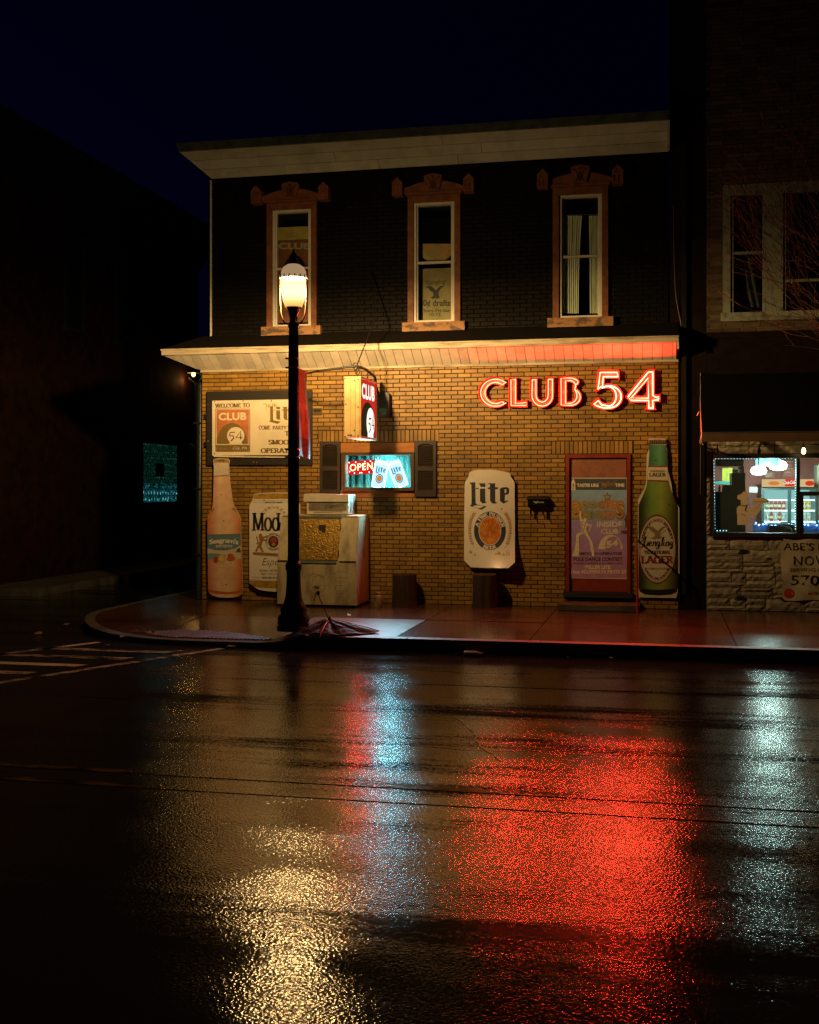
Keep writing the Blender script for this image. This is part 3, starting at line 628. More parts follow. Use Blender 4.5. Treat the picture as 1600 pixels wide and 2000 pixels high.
for p0, p1, q0, q1 in ((624.5, 664.5, 862, 968), (810.5, 852, 860.5, 970)):
    x0, x1 = P(p0, 915, -.04).x, P(p1, 915, -.04).x; z0, z1 = P((p0+p1)/2, q1, -.04).z, P((p0+p1)/2, q0, -.04).z; w = x1-x0; m = M['shutter']
    k = MB(); k.box(x0, x0+.05, -.045, -.003, z0, z1, m); k.box(x1-.05, x1, -.045, -.003, z0, z1, m); k.box(x0+.05, x1-.05, -.045, -.003, z0, z0+.1, m); zm = z0+(z1-z0)*.5
    k.box(x0+.05, x1-.05, -.045, -.003, zm-.035, zm+.035, m); k.box(x0+.05, x1-.05, -.012, -.003, z0+.1, z1, m)
    k.slab([(x0+.05, -.045, z1), (x0+.05, -.045, z1-.08)]+[(x0+.05+(w-.1)*i/8, -.045, z1-.08+.03*math.sin(math.pi*i/8)) for i in range(1, 8)]+[(x1-.05, -.045, z1-.08), (x1-.05, -.045, z1)], (0, .04, 0), m)
    sh = k.build('shutter', tav)
    for za, zb in ((z0+.105, zm-.037), (zm+.037, z1-.07)):
        n = int((zb-za)/.0265)
        for i in range(n):
            z = za+(zb-za)*(i+.5)/n; s = MB(); s.slab([(x0+.051, -.041, z-.013), (x1-.051, -.041, z-.013), (x1-.051, -.036, z-.013), (x0+.051, -.036, z-.013)], (0, .02, .019), m); s.build('slat', sh)

# neon pieces inside the window
red_face = glow('red_led_panel', (1.0, 0.02, 0.015), 0.8); tube_pink = glow('red_led_letters', (1, 0.22, 0.10), 14.0); led_w = glow('white_led', (0.8, 0.85, 1), 5)
YO = 0.16
op = thing('open_sign', P(705, 935, YO), 'red lit rectangular OPEN sign glowing inside the shuttered window', 'neon sign')
k = MB(); sl = -4
pts = [(679.5, 901.5), (731.5, 897), (732, 924.5), (680.5, 928)]
k.pslab(pts, YO, YO+.03, red_face, M['black_metal']); k.build('panel', op)
k = MB(); text(k, 'OPEN', lambda a, b: P(683.5+(728-683.5)*a, 920.5-4*a-13.5*b, YO-.012), tube_pink, bold=0.0, spacing=1.1); k.build('lettering', op)
k = MB()
for x, y in ((682, 903.5), (695, 902.7), (713, 901.5), (724, 900.7), (683, 921), (692.5, 924), (703, 923.5), (706.5, 923.3), (721.5, 922), (729, 919)):
    p = P(x, y, YO-.006); k.add([p+Vector((0.009*math.cos(q*1.257), -.002, 0.009*math.sin(q*1.257))) for q in range(5)], [(0, 1, 2, 3, 4)], led_w)
k.build('led_dots', op, kind='stuff')
k = MB(); k.tube([P(690, 900, YO+.02), P(690, 880, YO+.02)], .003, M['black_metal'], 5); k.tube([P(722, 898, YO+.02), P(722, 880, YO+.02)], .003, M['black_metal'], 5); k.build('hanging_wire', op)
neon_white = glow('white_neon', (0.40, 0.85, 1.0), 8.0); can_face = glow('lit_can_face', (0.62, 0.90, 1.0), 1.25)
navy = ink('navy_ink', (0.02, 0.03, 0.06)); blue_lit = glow('lit_blue_print', (0.02, 0.25, 0.6), 0.9); orange_lit = glow('lit_orange_print', (1.0, 0.3, 0.05), 0.8)
LITE = {   # black-letter word mark, traced in its own square (x right, y down)
 'L': [(230,358),(325,352),(330,690),(345,718),(510,750),(430,805),(235,745),(262,712),(260,395),(238,372)], 'tick': [(332,450),(382,444),(378,460),(334,466)],
 'i1': [(375,370),(490,370),(488,432),(412,430),(398,392)], 'i2': [(400,458),(488,456),(490,668),(514,690),(442,702),(402,662)],
 't': [(530,370),(650,368),(650,434),(706,438),(690,466),(652,468),(652,668),(688,696),(610,706),(568,660),(566,468),(524,464),(546,436),(566,434),(566,392)],
 'e': [(728,462),(764,438),(850,432),(882,460),(882,530),(850,556),(812,560),(806,664),(862,650),(876,656),(792,706),(730,660)], 'eh': [(806,470),(836,468),(836,520),(806,534)]}
def lite(mb, fn, m, parts=('L', 'tick', 'i1', 'i2', 't', 'e')):
    for p in parts: mb.poly3([fn(*q) for q in LITE[p]], m, [[fn(*q) for q in LITE['eh']]] if p == 'e' else ())
def neon_can(cx0, cy0, ang, lab):
    Yc = 0.12 if ang < 0 else 0.10; ca, sa = math.cos(math.radians(ang)), math.sin(math.radians(ang))
    R = lambda x, y: (cx0+x*ca-y*sa, cy0+x*sa+y*ca)               # can coordinates in photo pixels, y down, origin at its middle
    th = thing('neon_can', P(cx0, cy0, Yc), lab, 'neon sign', 'glowing cans in the street window')
    body = [R(*q) for q in [(-12.5, -17), (-10, -23), (9.5, -23), (12.5, -17), (12.5, 22), (9.5, 26.5), (-9.5, 26.5), (-12.5, 22)]]
    k = MB(); k.pslab(body, Yc, Yc+.02, can_face, can_face); k.build('body', th)
    k = MB(); k.tube([P(*q, Yc-.014) for q in smooth_pts(inset([R(*q) for q in [(-12.5, -17), (-10, -22), (9.5, -22), (12.5, -17), (12.5, 22), (9.5, 26.5), (-9.5, 26.5), (-12.5, 22)]], .2), 2, True)], .006, neon_white, 6, True)
    k.tube([P(*R(*q), Yc-.014) for q in ell(0, -22.5, 10, 2.6, n=18)], .005, neon_white, 5, True); k.tube([P(*R(*q), Yc-.014) for q in ell(1, -22.6, 4.6, 1.3, n=14)], .003, blue_lit, 5, True); k.build('neon_tube', th)
    k = MB(); lite(k, lambda x, y: P(*R((x-555)/33.0, (y-560)/33.0-7.5), Yc-.006), blue_lit); k.build('lettering', th)
    k = MB(); k.flat([R(*q) for q in ell(0, 9.5, 7.2, 9.2)], Yc-.003, blue_lit); k.flat([R(*q) for q in ell(0, 9.5, 5.6, 7.2)], Yc-.005, can_face); k.flat([R(*q) for q in ell(0, 9.5, 5.0, 6.5)], Yc-.007, orange_lit); k.build('emblem', th)
    k = MB()
    for q in ((-13, -28), (-9, -31), (-4, -29), (11, -27)): k.tube([P(*R(*q), Yc-.012), P(*R(q[0]*.85, q[1]*.88), Yc-.012)], .003, neon_white, 5)
    k.build('splash', th)
neon_can(742.5, 925.5, 9, 'white neon beer can leaning right, next to the lit OPEN sign'); neon_can(776.5, 925, -20, 'white neon beer can leaning left, at the right end of the window')

# ------------------------------------------------------------------ wall letters C L U B 5 4: open pans with neon tubes
pan_red = mat('red_letter_pan', (0.85, 0.13, 0.08), 0.4, var=0.2, vscale=12); pan_side = mat('red_letter_return', (0.7, 0.06, 0.03), 0.45)
neon_club = glow('pale_red_neon', (1.0, 0.24, 0.12), 5.0); neon_54 = glow('bright_red_neon', (1.0, 0.20, 0.10), 11.0)
z2 = lambda x, y: (920+x/4, 700+y/4)
def arc(cx, cy, rx, ry, a, b, n=14): return ell(cx, cy, rx, ry, a, b, n)
LET = {
 'C': ([(263,160),(264,220)]+arc(192,270,69,68,-52,-308,20)+[(263,328),(264,385)]+arc(192,268,130,120,57,303,26), None),
 'L': ([(298,152),(371,152),(362,164),(362,337),(446,328),(446,382),(300,382)], None),
 'U': ([(459,153),(530,153),(522,166),(522,280)]+arc(556,285,34,42,180,0,10)[1:-1]+[(590,280),(590,166),(582,150),(653,148),(651,160)]+arc(557,290,94,96,0,180,18)+[(465,166)], None),
 'B': ([(690,142),(765,138)]+arc(765,185,86,47,-88,42,10)+arc(780,302,88,78,-58,85,14)+[(770,380),(692,378)], [(752,186)]+arc(766,215,40,30,-80,40,8)+arc(770,290,46,48,-42,85,10)+[(752,338)]),
 '5': ([(996,94),(1160,94),(1161,172),(1146,158),(1048,158),(1044,205)]+arc(1078,300,112,102,-105,90,22)+[(1040,404),(985,388),(932,362),(998,306)]+[(1030,348),(1075,356)]+arc(1070,296,50,62,80,-85,12)+[(1020,238),(976,272)], None),
 '4': ([(1378,92),(1441,88),(1436,104),(1436,280),(1450,288),(1481,274),(1480,344),(1466,340),(1436,342),(1438,388),(1452,404),(1360,404),(1374,388),(1374,344),(1246,344),(1206,302)], [(1374,182),(1374,296),(1280,296)]),
}
LAMPS = []
for ch, (o, h) in LET.items():
    big = ch in '54'; Yf, Yb = -0.082, -0.02
    o2 = [z2(*q) for q in o]; h2 = [z2(*q) for q in h] if h else None
    lt = thing('channel_letter', P(sum(q[0] for q in o2)/len(o2), sum(q[1] for q in o2)/len(o2), -.01), f'red neon wall letter {ch} of the large sign over the door' if not big else f'bright glowing red neon numeral {ch}, ' + ('between the letter B and the last numeral' if ch == '5' else 'last and rightmost character of the wall sign'), 'neon letter', 'red neon letters on the brick wall')
    k = MB(); front = [P(*q, Yb) for q in o2]; hh = [[P(*q, Yb) for q in h2]] if h2 else []
    k.poly3(front, pan_red, hh)
    for l in [front]+hh:
        n = len(l); k.add([(p.x, Yf, p.z) for p in l]+[(p.x, -0.004, p.z) for p in l], [(i, (i+1) % n, n+(i+1) % n, n+i) for i in range(n)], pan_side)
    k.build('pan', lt)
    k = MB(); d = 3.9 if big else 3.5; r = 0.0085 if big else 0.0065; m = neon_54 if big else neon_club
    A = inset(o2, d)
    LAMPS.append((sum(q[0] for q in o2)/len(o2), sum(q[1] for q in o2)/len(o2), big, lt)); k.tube([P(*q, Yf+.035) for q in A], r, m, 6, True)
    if h2: k.tube([P(*q, Yf+.035) for q in inset(h2, -d*0.9)], r, m, 6, True)
    k.build('neon_tube', lt)
    k = MB()
    for q in A[::7]: k.tube([P(*q, Yf+.036), P(*q, Yb-.001)], .006, M['black_metal'], 5)
    k.build('tube_support', lt, kind='stuff')

def lamp_light(name, p, e, col, r, parent):                      # the light given off by a lit tube or shade
    d = bpy.data.lights.new(name, 'POINT'); d.energy = e; d.color = col; d.shadow_soft_size = r; o = bpy.data.objects.new(name, d); o.location = p; return link(o, parent)
def beam(name, p, e, col, parent):                                # what an open pan throws straight out over the street
    d = bpy.data.lights.new(name, 'SPOT'); d.energy = e; d.color = col; d.shadow_soft_size = .03; d.spot_size = math.radians(140); d.spot_blend = .6; o = bpy.data.objects.new(name, d); o.location = p; o.rotation_euler = (math.radians(-82), 0, 0); return link(o, parent)
LPT = {'5': [(1015,180),(1080,125),(1150,290),(1060,378)], '4': [(1405,190),(1405,370),(1300,230),(1300,322)], 'C': [(95,270),(200,178),(200,360)], 'L': [(330,230),(400,360)], 'U': [(493,240),(621,240)], 'B': [(720,260),(835,300)]}
for ch_, (x, y, big, lt) in zip(LET, LAMPS):
    for q in LPT[ch_]: lamp_light('neon_light', P(*z2(*q), -.066), 22 if big else 7, (1, .022, .008), .025, lt); beam('neon_beam', P(*z2(*q), -.06), 50 if big else 11, (1, .028, .012), lt)
lamp_light('neon_light', P(759, 925, .07), 130, (.30, .78, 1), .05, bpy.data.objects['neon_can']); beam('neon_beam', P(705, 914, .07), 110, (1, .025, .012), op); beam('neon_beam', P(757, 940, .07), 160, (.30, .78, 1), bpy.data.objects['neon_can'])
# ------------------------------------------------------------------ flat cut-outs on the wall
white_print = mat('white_print', (0.84, 0.80, 0.70), 0.42, var=0.06, vscale=5); black_ink = ink('black_ink', (0.012, 0.012, 0.014)); blue_ink = ink('slate_blue_ink', (0.035, 0.045, 0.075))
edge_w = mat('white_board_edge', (0.6, 0.58, 0.5), 0.6); screw_m = M['black_metal']
def screws(parent, pts, Y):
    for x, y in pts:
        p = P(x, y, Y); k = MB(); k.add([p+Vector((.011*math.cos(q*1.047), 0, .011*math.sin(q*1.047))) for q in range(6)]+[p+Vector((0, -.006, 0))], [(i, (i+1) % 6, 6) for i in range(6)], screw_m); k.build('screw', parent)
# white can, slightly bowed sheet
zc = lambda x, y: (890+x/8.421, 900+y/8.421)
can_o = smooth_pts([(225,190),(330,150),(500,142),(680,152),(895,200)], 4)+[(905,255),(970,355),(975,900),(976,1670),(905,1730),(870,1768),(560,1768),(250,1752),(205,1705),(138,1640),(142,900),(150,360),(215,255)]
gold_ink = ink('gold_ink', (0.5, 0.27, 0.05)); orange_ink = mat('hop_cone_print', (0.62, 0.16, 0.015), 0.4, dark=(0.75, 0.33, 0.05), vscale=16, edge=(0.42, 0.58)); wheat = ink('wheat_ink', (0.55, 0.36, 0.12)); dark_o = ink('dark_orange_ink', (0.42, 0.10, 0.01))
def bow(x, y, off=0.0):                              # the sheet bellies outwards towards its foot
    t = (y-150)/1620.0; s_ = (x-558)/420.0
    tt = max(0, (t-.58)/.42); Y = -0.065-0.035*max(0, 1-s_*s_)-tt*tt*(.04+.085*(1+s_))+off; px, py = zc(x, y); return P(px, py, Y)
lc = thing('can_cutout', P(956, 1015, -.06), 'white beer can cut-out hung above a log stump, left of the mailbox', 'cut-out sign')
k = MB(); nx, ny = 18, 30
def span(y):
    xs_ = []
    for i in range(len(can_o)):
        a, b = can_o[i], can_o[(i+1) % len(can_o)]
        if (a[1] <= y) != (b[1] <= y): xs_.append(a[0]+(b[0]-a[0])*(y-a[1])/(b[1]-a[1]))
    return min(xs_), max(xs_)
yl = [148, 165, 185, 205, 230, 255, 300, 355]+[355+1285*i/20 for i in range(1, 21)]+[1668, 1700, 1730, 1750, 1764]
rows = [[(s0+(s1-s0)*i/nx, y) for i in range(nx+1)] for y in yl for (s0, s1) in [span(y)]]
vs = [bow(*q) for r in rows for q in r]; n1 = nx+1; sheet = mat('glossy_white_sheet', (0.86, 0.82, 0.72), 0.3, var=0.05, coat=0.4)
k.add(vs, [(r*n1+i, r*n1+i+1, (r+1)*n1+i+1, (r+1)*n1+i) for r in range(len(rows)-1) for i in range(nx)], sheet, True)
rim = [r*n1 for r in range(len(rows))]+[(len(rows)-1)*n1+i for i in range(1, nx+1)]+[r*n1+nx for r in range(len(rows)-2, -1, -1)]+[i for i in range(nx-1, 0, -1)]
k.add([vs[i] for i in rim]+[vs[i]+Vector((0, .018, 0)) for i in rim], [(i, (i+1) % len(rim), len(rim)+(i+1) % len(rim), len(rim)+i) for i in range(len(rim))], edge_w)
k.build('sheet', lc)
k = MB(); k.ribbon([(228, 186)]+[(q[0], q[1]-4) for q in can_o[:17]]+[(893, 198)], 14, gold_ink, None, lambda x, y: bow(x, y, -.0015)); k.build('gold_rim', lc)
k = MB(); lite(k, lambda x, y: bow(x, y, -.002), blue_ink); k.build('lettering', lc)
def ringpoly(k, cx, cy, r1, r2, m, fn, n=48):
    a = ell(cx, cy, *r1, n=n); b = ell(cx, cy, *r2, n=n); k.add([fn(*q) for q in a+b], [(i, (i+1) % n, n+(i+1) % n, n+i) for i in range(n)], m)
k = MB(); b2 = lambda o: (lambda x, y: bow(x, y, o))
ringpoly(k, 565, 1152, (262, 318), (186, 238), blue_ink, b2(-.002)); ringpoly(k, 565, 1152, (186, 238), (178, 228), white_print, b2(-.003))
n = 40; rr = [bow(565, 1152, -.0035)]+[bow(565+178*s_*math.cos(2*math.pi*i/n), 1152+228*s_*math.sin(2*math.pi*i/n), -.0035) for s_ in (.35, .7, 1) for i in range(n)]
k.add(rr, [(0, 1+i, 1+(i+1) % n) for i in range(n)]+[(1+r*n+i, 1+r*n+(i+1) % n, 1+(r+1)*n+(i+1) % n, 1+(r+1)*n+i) for r in range(2) for i in range(n)], orange_ink)
for i in range(22):
    q = -90+(i-10.5)*14.5; c_, s_ = math.cos(math.radians(q)), math.sin(math.radians(q)); L = [(565+c_*28, 1175+s_*40), (565+c_*85, 1175+s_*95), (565+c_*120+(14 if c_ > 0 else -14), 1165+s_*150), (565+c_*160, 1152+s_*200)]
    k.ribbon(smooth_pts(L, 4), 7, dark_o, 5, b2(-.005))
k.build('hop_emblem', lc)
k = MB()
def arcb(cx, cy, rx, ry, a0, a1, h, off, up=True):
    def f(a, b):
        q = math.radians(a0+(a1-a0)*a); s_ = 1 if up else -1; return bow(cx+(rx+s_*h*b)*math.cos(q), cy+(ry+s_*h*b)*math.sin(q), off)
    return f
serif(k, 'A FINE PILSNER', arcb(565, 1152, 197, 249, -165, -12, 56, -.004), white_print, 0.24, 0.13)
serif(k, 'BEER', arcb(565, 1152, 250, 305, 118, 64, 52, -.004, False), white_print, 0.24, 0.13); k.build('ring_lettering', lc)
k = MB()
for sgn in (-1, 1):
    stem = smooth_pts([(565+sgn*250, 1440), (565+sgn*310, 1300), (565+sgn*335, 1130), (565+sgn*315, 980), (565+sgn*255, 860)], 8); k.ribbon(stem, 6, gold_ink, 5, b2(-.002))
    for j in range(4, len(stem)-1, 2):
        p = stem[j]; d = (stem[j+1]-stem[j-1]).normalized(); nn = Vector((-d.y, d.x))
        for sd in (-1, 1):
            t = p+d*50+nn*sd*24; m_ = p+d*22+nn*sd*26; k.add([bow(*p, -.003), bow(*m_, -.003), bow(*t, -.003), bow(*(p+d*26+nn*sd*6), -.003)], [(0, 1, 2, 3)], wheat if (j//2) % 2 else gold_ink)
for x, y, r in ((250, 1500, 34), (320, 1545, 22), (715, 1520, 38), (790, 1545, 22), (665, 1530, 18)): k.poly3([bow(*q, -.002) for q in [(x+r*(.8+.3*math.sin(i*2.1))*math.cos(i*.7), y+r*1.3*(.8+.3*math.cos(i*1.3))*math.sin(i*.7)) for i in range(9)]], wheat)
k.ribbon([(835, 1480), (880, 1475), (885, 1555), (838, 1560), (835, 1480)], 5, dark_o, None, b2(-.002)); text(k, '12', lambda a, b: bow(845+30*a, 1545-50*b, -.002), dark_o); k.build('wheat_print', lc)
screws(lc, [(980, 994), (924, 977)], -.102)
# the tall brown-green bottle by the door
def bottle(name, loc, label): return thing(name, loc, label, 'cut-out sign')
zy = lambda x, y: (1230+x/5.882, 850+y/5.882)
yb = bottle('bottle_cutout', P(1286, 1165, -.02), 'green lager bottle cut-out with red and cream label, right of the door')
back = [(218,42),(240,36),(400,38),(418,50),(424,130),(432,180),(440,400),(480,560),(495,680),(540,790),(572,830),(574,1590),(560,1610),(556,1780),(535,1872),(105,1862),(95,1700),(96,780),(92,745),(165,620),(190,540),(196,230),(222,150)]
k = MB(); k.pslab([zy(*q) for q in back], -.05, -.03, edge_w, edge_w); k.build('board', yb)
def bottle_mat(name, px0, px1, Y, stops, axis=0):
    m = bpy.data.materials.new(name); m.use_nodes = True; nt = m.node_tree; b = nt.nodes['Principled BSDF']; b.inputs['Roughness'].default_value = 0.35
    g = nt.nodes.new('ShaderNodeNewGeometry'); s = nt.nodes.new('ShaderNodeSeparateXYZ'); nt.links.new(g.outputs['Position'], s.inputs[0])
    mr = nt.nodes.new('ShaderNodeMapRange')
    a, e = (P(px0, 1000, Y).x, P(px1, 1000, Y).x) if axis == 0 else (P(1280, px1, Y).z, P(1280, px0, Y).z)
    mr.inputs[1].default_value = a; mr.inputs[2].default_value = e; nt.links.new(s.outputs['X' if axis == 0 else 'Z'], mr.inputs[0])
    cr = nt.nodes.new('ShaderNodeValToRGB'); el = cr.color_ramp.elements
    while len(el) < len(stops): el.new(0.5)
    for i, (p, c) in enumerate(stops): el[i].position = p; el[i].color = (*c, 1)
    nt.links.new(mr.outputs[0], cr.inputs[0])
    no = nt.nodes.new('ShaderNodeTexNoise'); no.inputs['Scale'].default_value = 9; no.inputs['Detail'].default_value = 5; nt.links.new(g.outputs['Position'], no.inputs[0])
    r2 = nt.nodes.new('ShaderNodeMapRange'); r2.inputs[3].default_value = .72; r2.inputs[4].default_value = 1.25; nt.links.new(no.outputs[0], r2.inputs[0])
    hs = nt.nodes.new('ShaderNodeHueSaturation'); nt.links.new(cr.outputs[0], hs.inputs['Color']); nt.links.new(r2.outputs[0], hs.inputs['Value']); nt.links.new(hs.outputs[0], b.inputs['Base Color']); return m
grn = bottle_mat('printed_green_bottle', 1247, 1324, -.052, [(0, (.014, .02, .008)), (.12, (.05, .075, .016)), (.35, (.17, .33, .06)), (.6, (.26, .34, .06)), (.88, (.08, .09, .02)), (1, (.012, .018, .008))])
grn2 = bottle_mat('printed_bottle_neck', 1264, 1306, -.053, [(0, (.05, .10, .05)), (.3, (.07, .24, .12)), (.6, (.11, .34, .18)), (1, (.04, .08, .04))])
body = [(222,110),(424,110),(420,160),(434,185),(445,520),(470,620),(520,740),(555,820),(556,1750),(540,1800),(480,1830),(330,1840),(180,1830),(118,1800),(102,1750),(104,800),(150,700),(190,600),(205,520),(228,185),(218,160)]
k = MB(); k.flat([zy(*q) for q in body], -.0525, grn); k.flat([zy(*q) for q in [(222,110),(424,110),(420,160),(434,185),(440,360),(216,360),(228,185),(218,160)]], -.0535, grn2)
k.flat([zy(*q) for q in [(222,62),(230,52),(330,48),(412,52),(422,62),(424,104),(220,108)]], -.0535, mat('cap_print', (.22, .14, .06), .4, var=.5, vscale=40))
k.flat([zy(*q) for q in [(118,1800),(140,1765),(330,1775),(520,1765),(540,1800),(480,1830),(330,1840),(180,1830)]], -.054, ink('dark_bottle_foot', (.012, .012, .005))); k.build('bottle_print', yb)
for i in range(8): k = MB(); x = 232+i*25; k.flat([zy(*q) for q in [(x, 70), (x+9, 70), (x+11, 100), (x-2, 100)]], -.055, black_ink); k.build('cap_flute', yb)
lab_red = ink('label_red', (.25, .04, .02)); cream = ink('label_cream', (.66, .60, .46)); brownk = ink('dark_brown_ink', (.06, .02, .012))
k = MB(); k.flat([zy(*q) for q in [(212,352),(436,352),(444,538),(200,528)]], -.0545, lab_red); k.flat([zy(*q) for q in [(212,366),(436,368),(442,520),(204,512)]], -.0555, cream)
k.flat([zy(*q) for q in ell(318, 1310, 214, 402, n=44)], -.0545, lab_red); k.flat([zy(*q) for q in ell(318, 1312, 206, 380, n=44)], -.0555, cream); ringpoly(k, 318, 1312, (194, 364), (190, 360), brownk, lambda x, y: P(*zy(x, y), -.0565)); k.build('label', yb)
Yt = -.057; k = MB()
serif(k, 'LAGER', lambda a, b: P(*zy(226+190*a, 474-40*b), Yt), brownk, .24, .12); serif(k, 'TRADITIONAL', lambda a, b: P(*zy(232+180*a, 420-16*b), Yt), brownk, .2, .12)
serif(k, 'TRADITIONAL', lambda a, b: P(*zy(165+310*a, 1364-36*b), Yt), brownk, .25, .13); serif(k, 'LAGER', lambda a, b: P(*zy(132+370*a, 1472-82*b), Yt), lab_red, .26, .12)
arcq = lambda cx, cy, rx, ry, a0, a1, h, up: (lambda a, b: P(*zy(cx+(rx+(h*b if up else -h*b))*math.cos(math.radians(a0+(a1-a0)*a)), cy+(ry+(h*b if up else -h*b))*math.sin(math.radians(a0+(a1-a0)*a))), Yt))
serif(k, "AMERICA'S OLDEST BREWERY", arcq(318, 1312, 165, 322, -160, -20, 26, True), brownk, .26, .14); serif(k, 'LAGER AND PORTER', arcq(318, 1312, 186, 348, 140, 40, 22, False), brownk, .26, .14)
for i, x in enumerate((180, 230, 262, 300, 352, 392, 425)): k.ribbon(smooth_pts([(x, 1545), (x+10, 1520), (x+18, 1548), (x+34, 1528), (x+40, 1545)], 4), 4, brownk, 3, lambda x, y: P(*zy(x, y), Yt))
k.build('lettering', yb)
SCRIPT = {'Y': [[(118,1165),(108,1195),(125,1225),(150,1215),(185,1165)], [(195,1162),(170,1225),(140,1290),(112,1288)]], 'u': [[(178,1222),(170,1262),(182,1276),(205,1250),(214,1222)], [(214,1222),(207,1268),(220,1272)]], 'e': [[(228,1254),(250,1238),(244,1222),(226,1240),(228,1270),(256,1262)]],
 'n': [[(266,1278),(274,1224)], [(272,1244),(292,1222),(300,1234),(294,1272),(308,1268)]], 'g': [[(345,1228),(326,1224),(312,1250),(324,1268),(344,1236)], [(346,1226),(334,1300),(306,1306),(322,1284),(362,1262)]], 'l': [[(366,1268),(388,1190),(392,1168),(378,1190),(372,1260),(388,1268)]],
 'i': [[(396,1226),(390,1266),(404,1268)], [(400,1204),(404,1208)]], 'n2': [[(414,1278),(422,1226)], [(420,1246),(440,1222),(448,1236),(442,1272),(456,1266)]], 'g2': [[(490,1230),(474,1224),(460,1250),(472,1266),(490,1236)], [(492,1228),(486,1295),(468,1304),(480,1280)]]}
k = MB()
for c_, strokes in SCRIPT.items():
    for s_ in strokes: k.ribbon(smooth_pts(s_, 6), 13, black_ink, 5, lambda x, y: P(*zy(x, y), -.058))
k.build('script_lettering', yb)
EAGLE = [(185,1062),(230,1046),(270,1055),(305,1085),(325,1100),(345,1075),(380,1050),(445,1046),(408,1060),(380,1085),(360,1110),(352,1140),(365,1170),(380,1185),(355,1182),(350,1198),(318,1188),(285,1198),(245,1182),(275,1172),(292,1150),(280,1118),(250,1105),(225,1075)]
k = MB(); k.flat([zy(*q) for q in EAGLE], -.0568, ink('eagle_ink', (.26, .20, .11))); k.ribbon([(360, 1140), (420, 1085)], 6, brownk, None, lambda x, y: P(*zy(x, y), -.0575)); k.build('eagle_emblem', yb)
screws(yb, [(1281, 899), (1257, 985), (1307, 985)], -.056)
# the pink bottle
zs = lambda x, y: (400+x/7.143, 890+y/7.143)
sb = bottle('bottle_cutout', P(439, 1165, -.02), 'pink bottle cut-out with pale blue fruit label at the left wall end')
out = [(118,62),(125,45),(200,34),(310,38),(335,52),(342,100),(332,118),(334,150),(338,275),(352,400),(385,640),(410,720),(470,810),(496,880),(500,1100),(512,1400),(525,1880),(518,1930),(470,1965),(380,1980),(290,1982),(180,1975),(90,1945),(55,1905),(45,1850),(40,1400),(35,1100),(36,870),(55,810),(100,740),(115,640),(122,400),(128,150),(120,118),(116,98)]
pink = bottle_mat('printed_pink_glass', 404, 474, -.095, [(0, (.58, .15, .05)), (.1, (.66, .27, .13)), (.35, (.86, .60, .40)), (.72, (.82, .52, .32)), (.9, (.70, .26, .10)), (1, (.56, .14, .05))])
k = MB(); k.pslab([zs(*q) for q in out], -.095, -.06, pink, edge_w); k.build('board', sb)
Ys = -.097; k = MB(); pale = ink('pale_print', (.72, .64, .5))
k.flat([zs(*q) for q in [(128,125),(334,125),(338,272),(124,282)]], Ys, pale); k.flat([zs(*q) for q in [(118,62),(125,45),(200,34),(310,38),(335,52),(342,100),(116,98)]], Ys, ink('cap_cream', (.58, .46, .27)))
for i in range(10): x = 130+i*21; k.flat([zs(*q) for q in [(x, 52+4*(i % 2)), (x+8, 50), (x+12, 92), (x+3, 96)]], Ys-.001, ink('cap_brown', (.16, .09, .04)) if i % 3 else black_ink)
k.flat([zs(*q) for q in ell(230, 66, 62, 14, n=16)], Ys-.0015, ink('cap_brown2', (.2, .12, .05))); k.flat([zs(*q) for q in [(124,280),(339,272),(340,284),(123,292)]], Ys-.0008, ink('rosy_band', (.45, .12, .05))); k.build('cap_print', sb)
k = MB(); peach = ink('orange_shade', (.58, .14, .035)); k.flat([zs(*q) for q in [(100,745),(150,735),(120,770),(70,800)]], Ys, peach); k.flat([zs(*q) for q in [(410,722),(372,740),(400,762),(445,790)]], Ys, peach); k.flat([zs(*q) for q in [(50,1860),(120,1880),(330,1905),(470,1885),(524,1850),(520,1900),(420,1925),(290,1935),(150,1925),(65,1900)]], Ys, peach)
for y in (1560, 1585, 1612, 1640, 1668, 1696, 1724): k.ribbon([(85, y+8), (230, y-2), (480, y)], 4, ink('small_print', (.6, .42, .25)), None, lambda x, y_: P(*zs(x, y_), Ys))
k.build('glass_print', sb)
lblue = ink('label_blue', (.14, .24, .28)); k = MB()
k.flat([zs(*q) for q in [(36,1105),(500,1092),(506,1440),(40,1455)]], Ys-.0005, ink('label_sand', (.66, .58, .42))); k.flat([zs(*q) for q in [(36,1105),(500,1092),(503,1240),(440,1290),(300,1322),(180,1322),(90,1305),(38,1290)]], Ys-.0015, lblue)
k.flat([zs(*q) for q in [(39,1365),(120,1360),(300,1385),(300,1400),(180,1440),(40,1452)]], Ys-.0015, ink('sea_blue', (.20, .32, .34))); k.flat([zs(*q) for q in [(430,1352),(455,1300),(488,1285),(503,1330),(504,1350)]], Ys-.002, ink('palm_green', (.09, .10, .05)))
k.ribbon([(36, 1105), (500, 1092)], 5, black_ink, None, lambda x, y: P(*zs(x, y), Ys-.002)); k.build('label', sb)
k = MB(); k.flat([zs(*q) for q in ell(155, 1450, 38, 48, n=18)], Ys-.002, ink('strawberry', (.42, .07, .03))); k.flat([zs(*q) for q in ell(240, 1440, 56, 60, n=20)], Ys-.003, ink('lemon', (.72, .48, .07))); k.flat([zs(*q) for q in ell(232, 1440, 34, 38, n=16)], Ys-.004, ink('lemon_pale', (.76, .6, .22))); k.flat([zs(*q) for q in [(308,1452),(325,1370),(375,1362),(430,1425),(418,1455),(360,1475)]], Ys-.0035, ink('grapefruit', (.55, .13, .04))); k.flat([zs(*q) for q in [(110,1480),(240,1500),(420,1462),(360,1505),(250,1520)]], Ys-.0018, pale); k.build('fruit_print', sb)
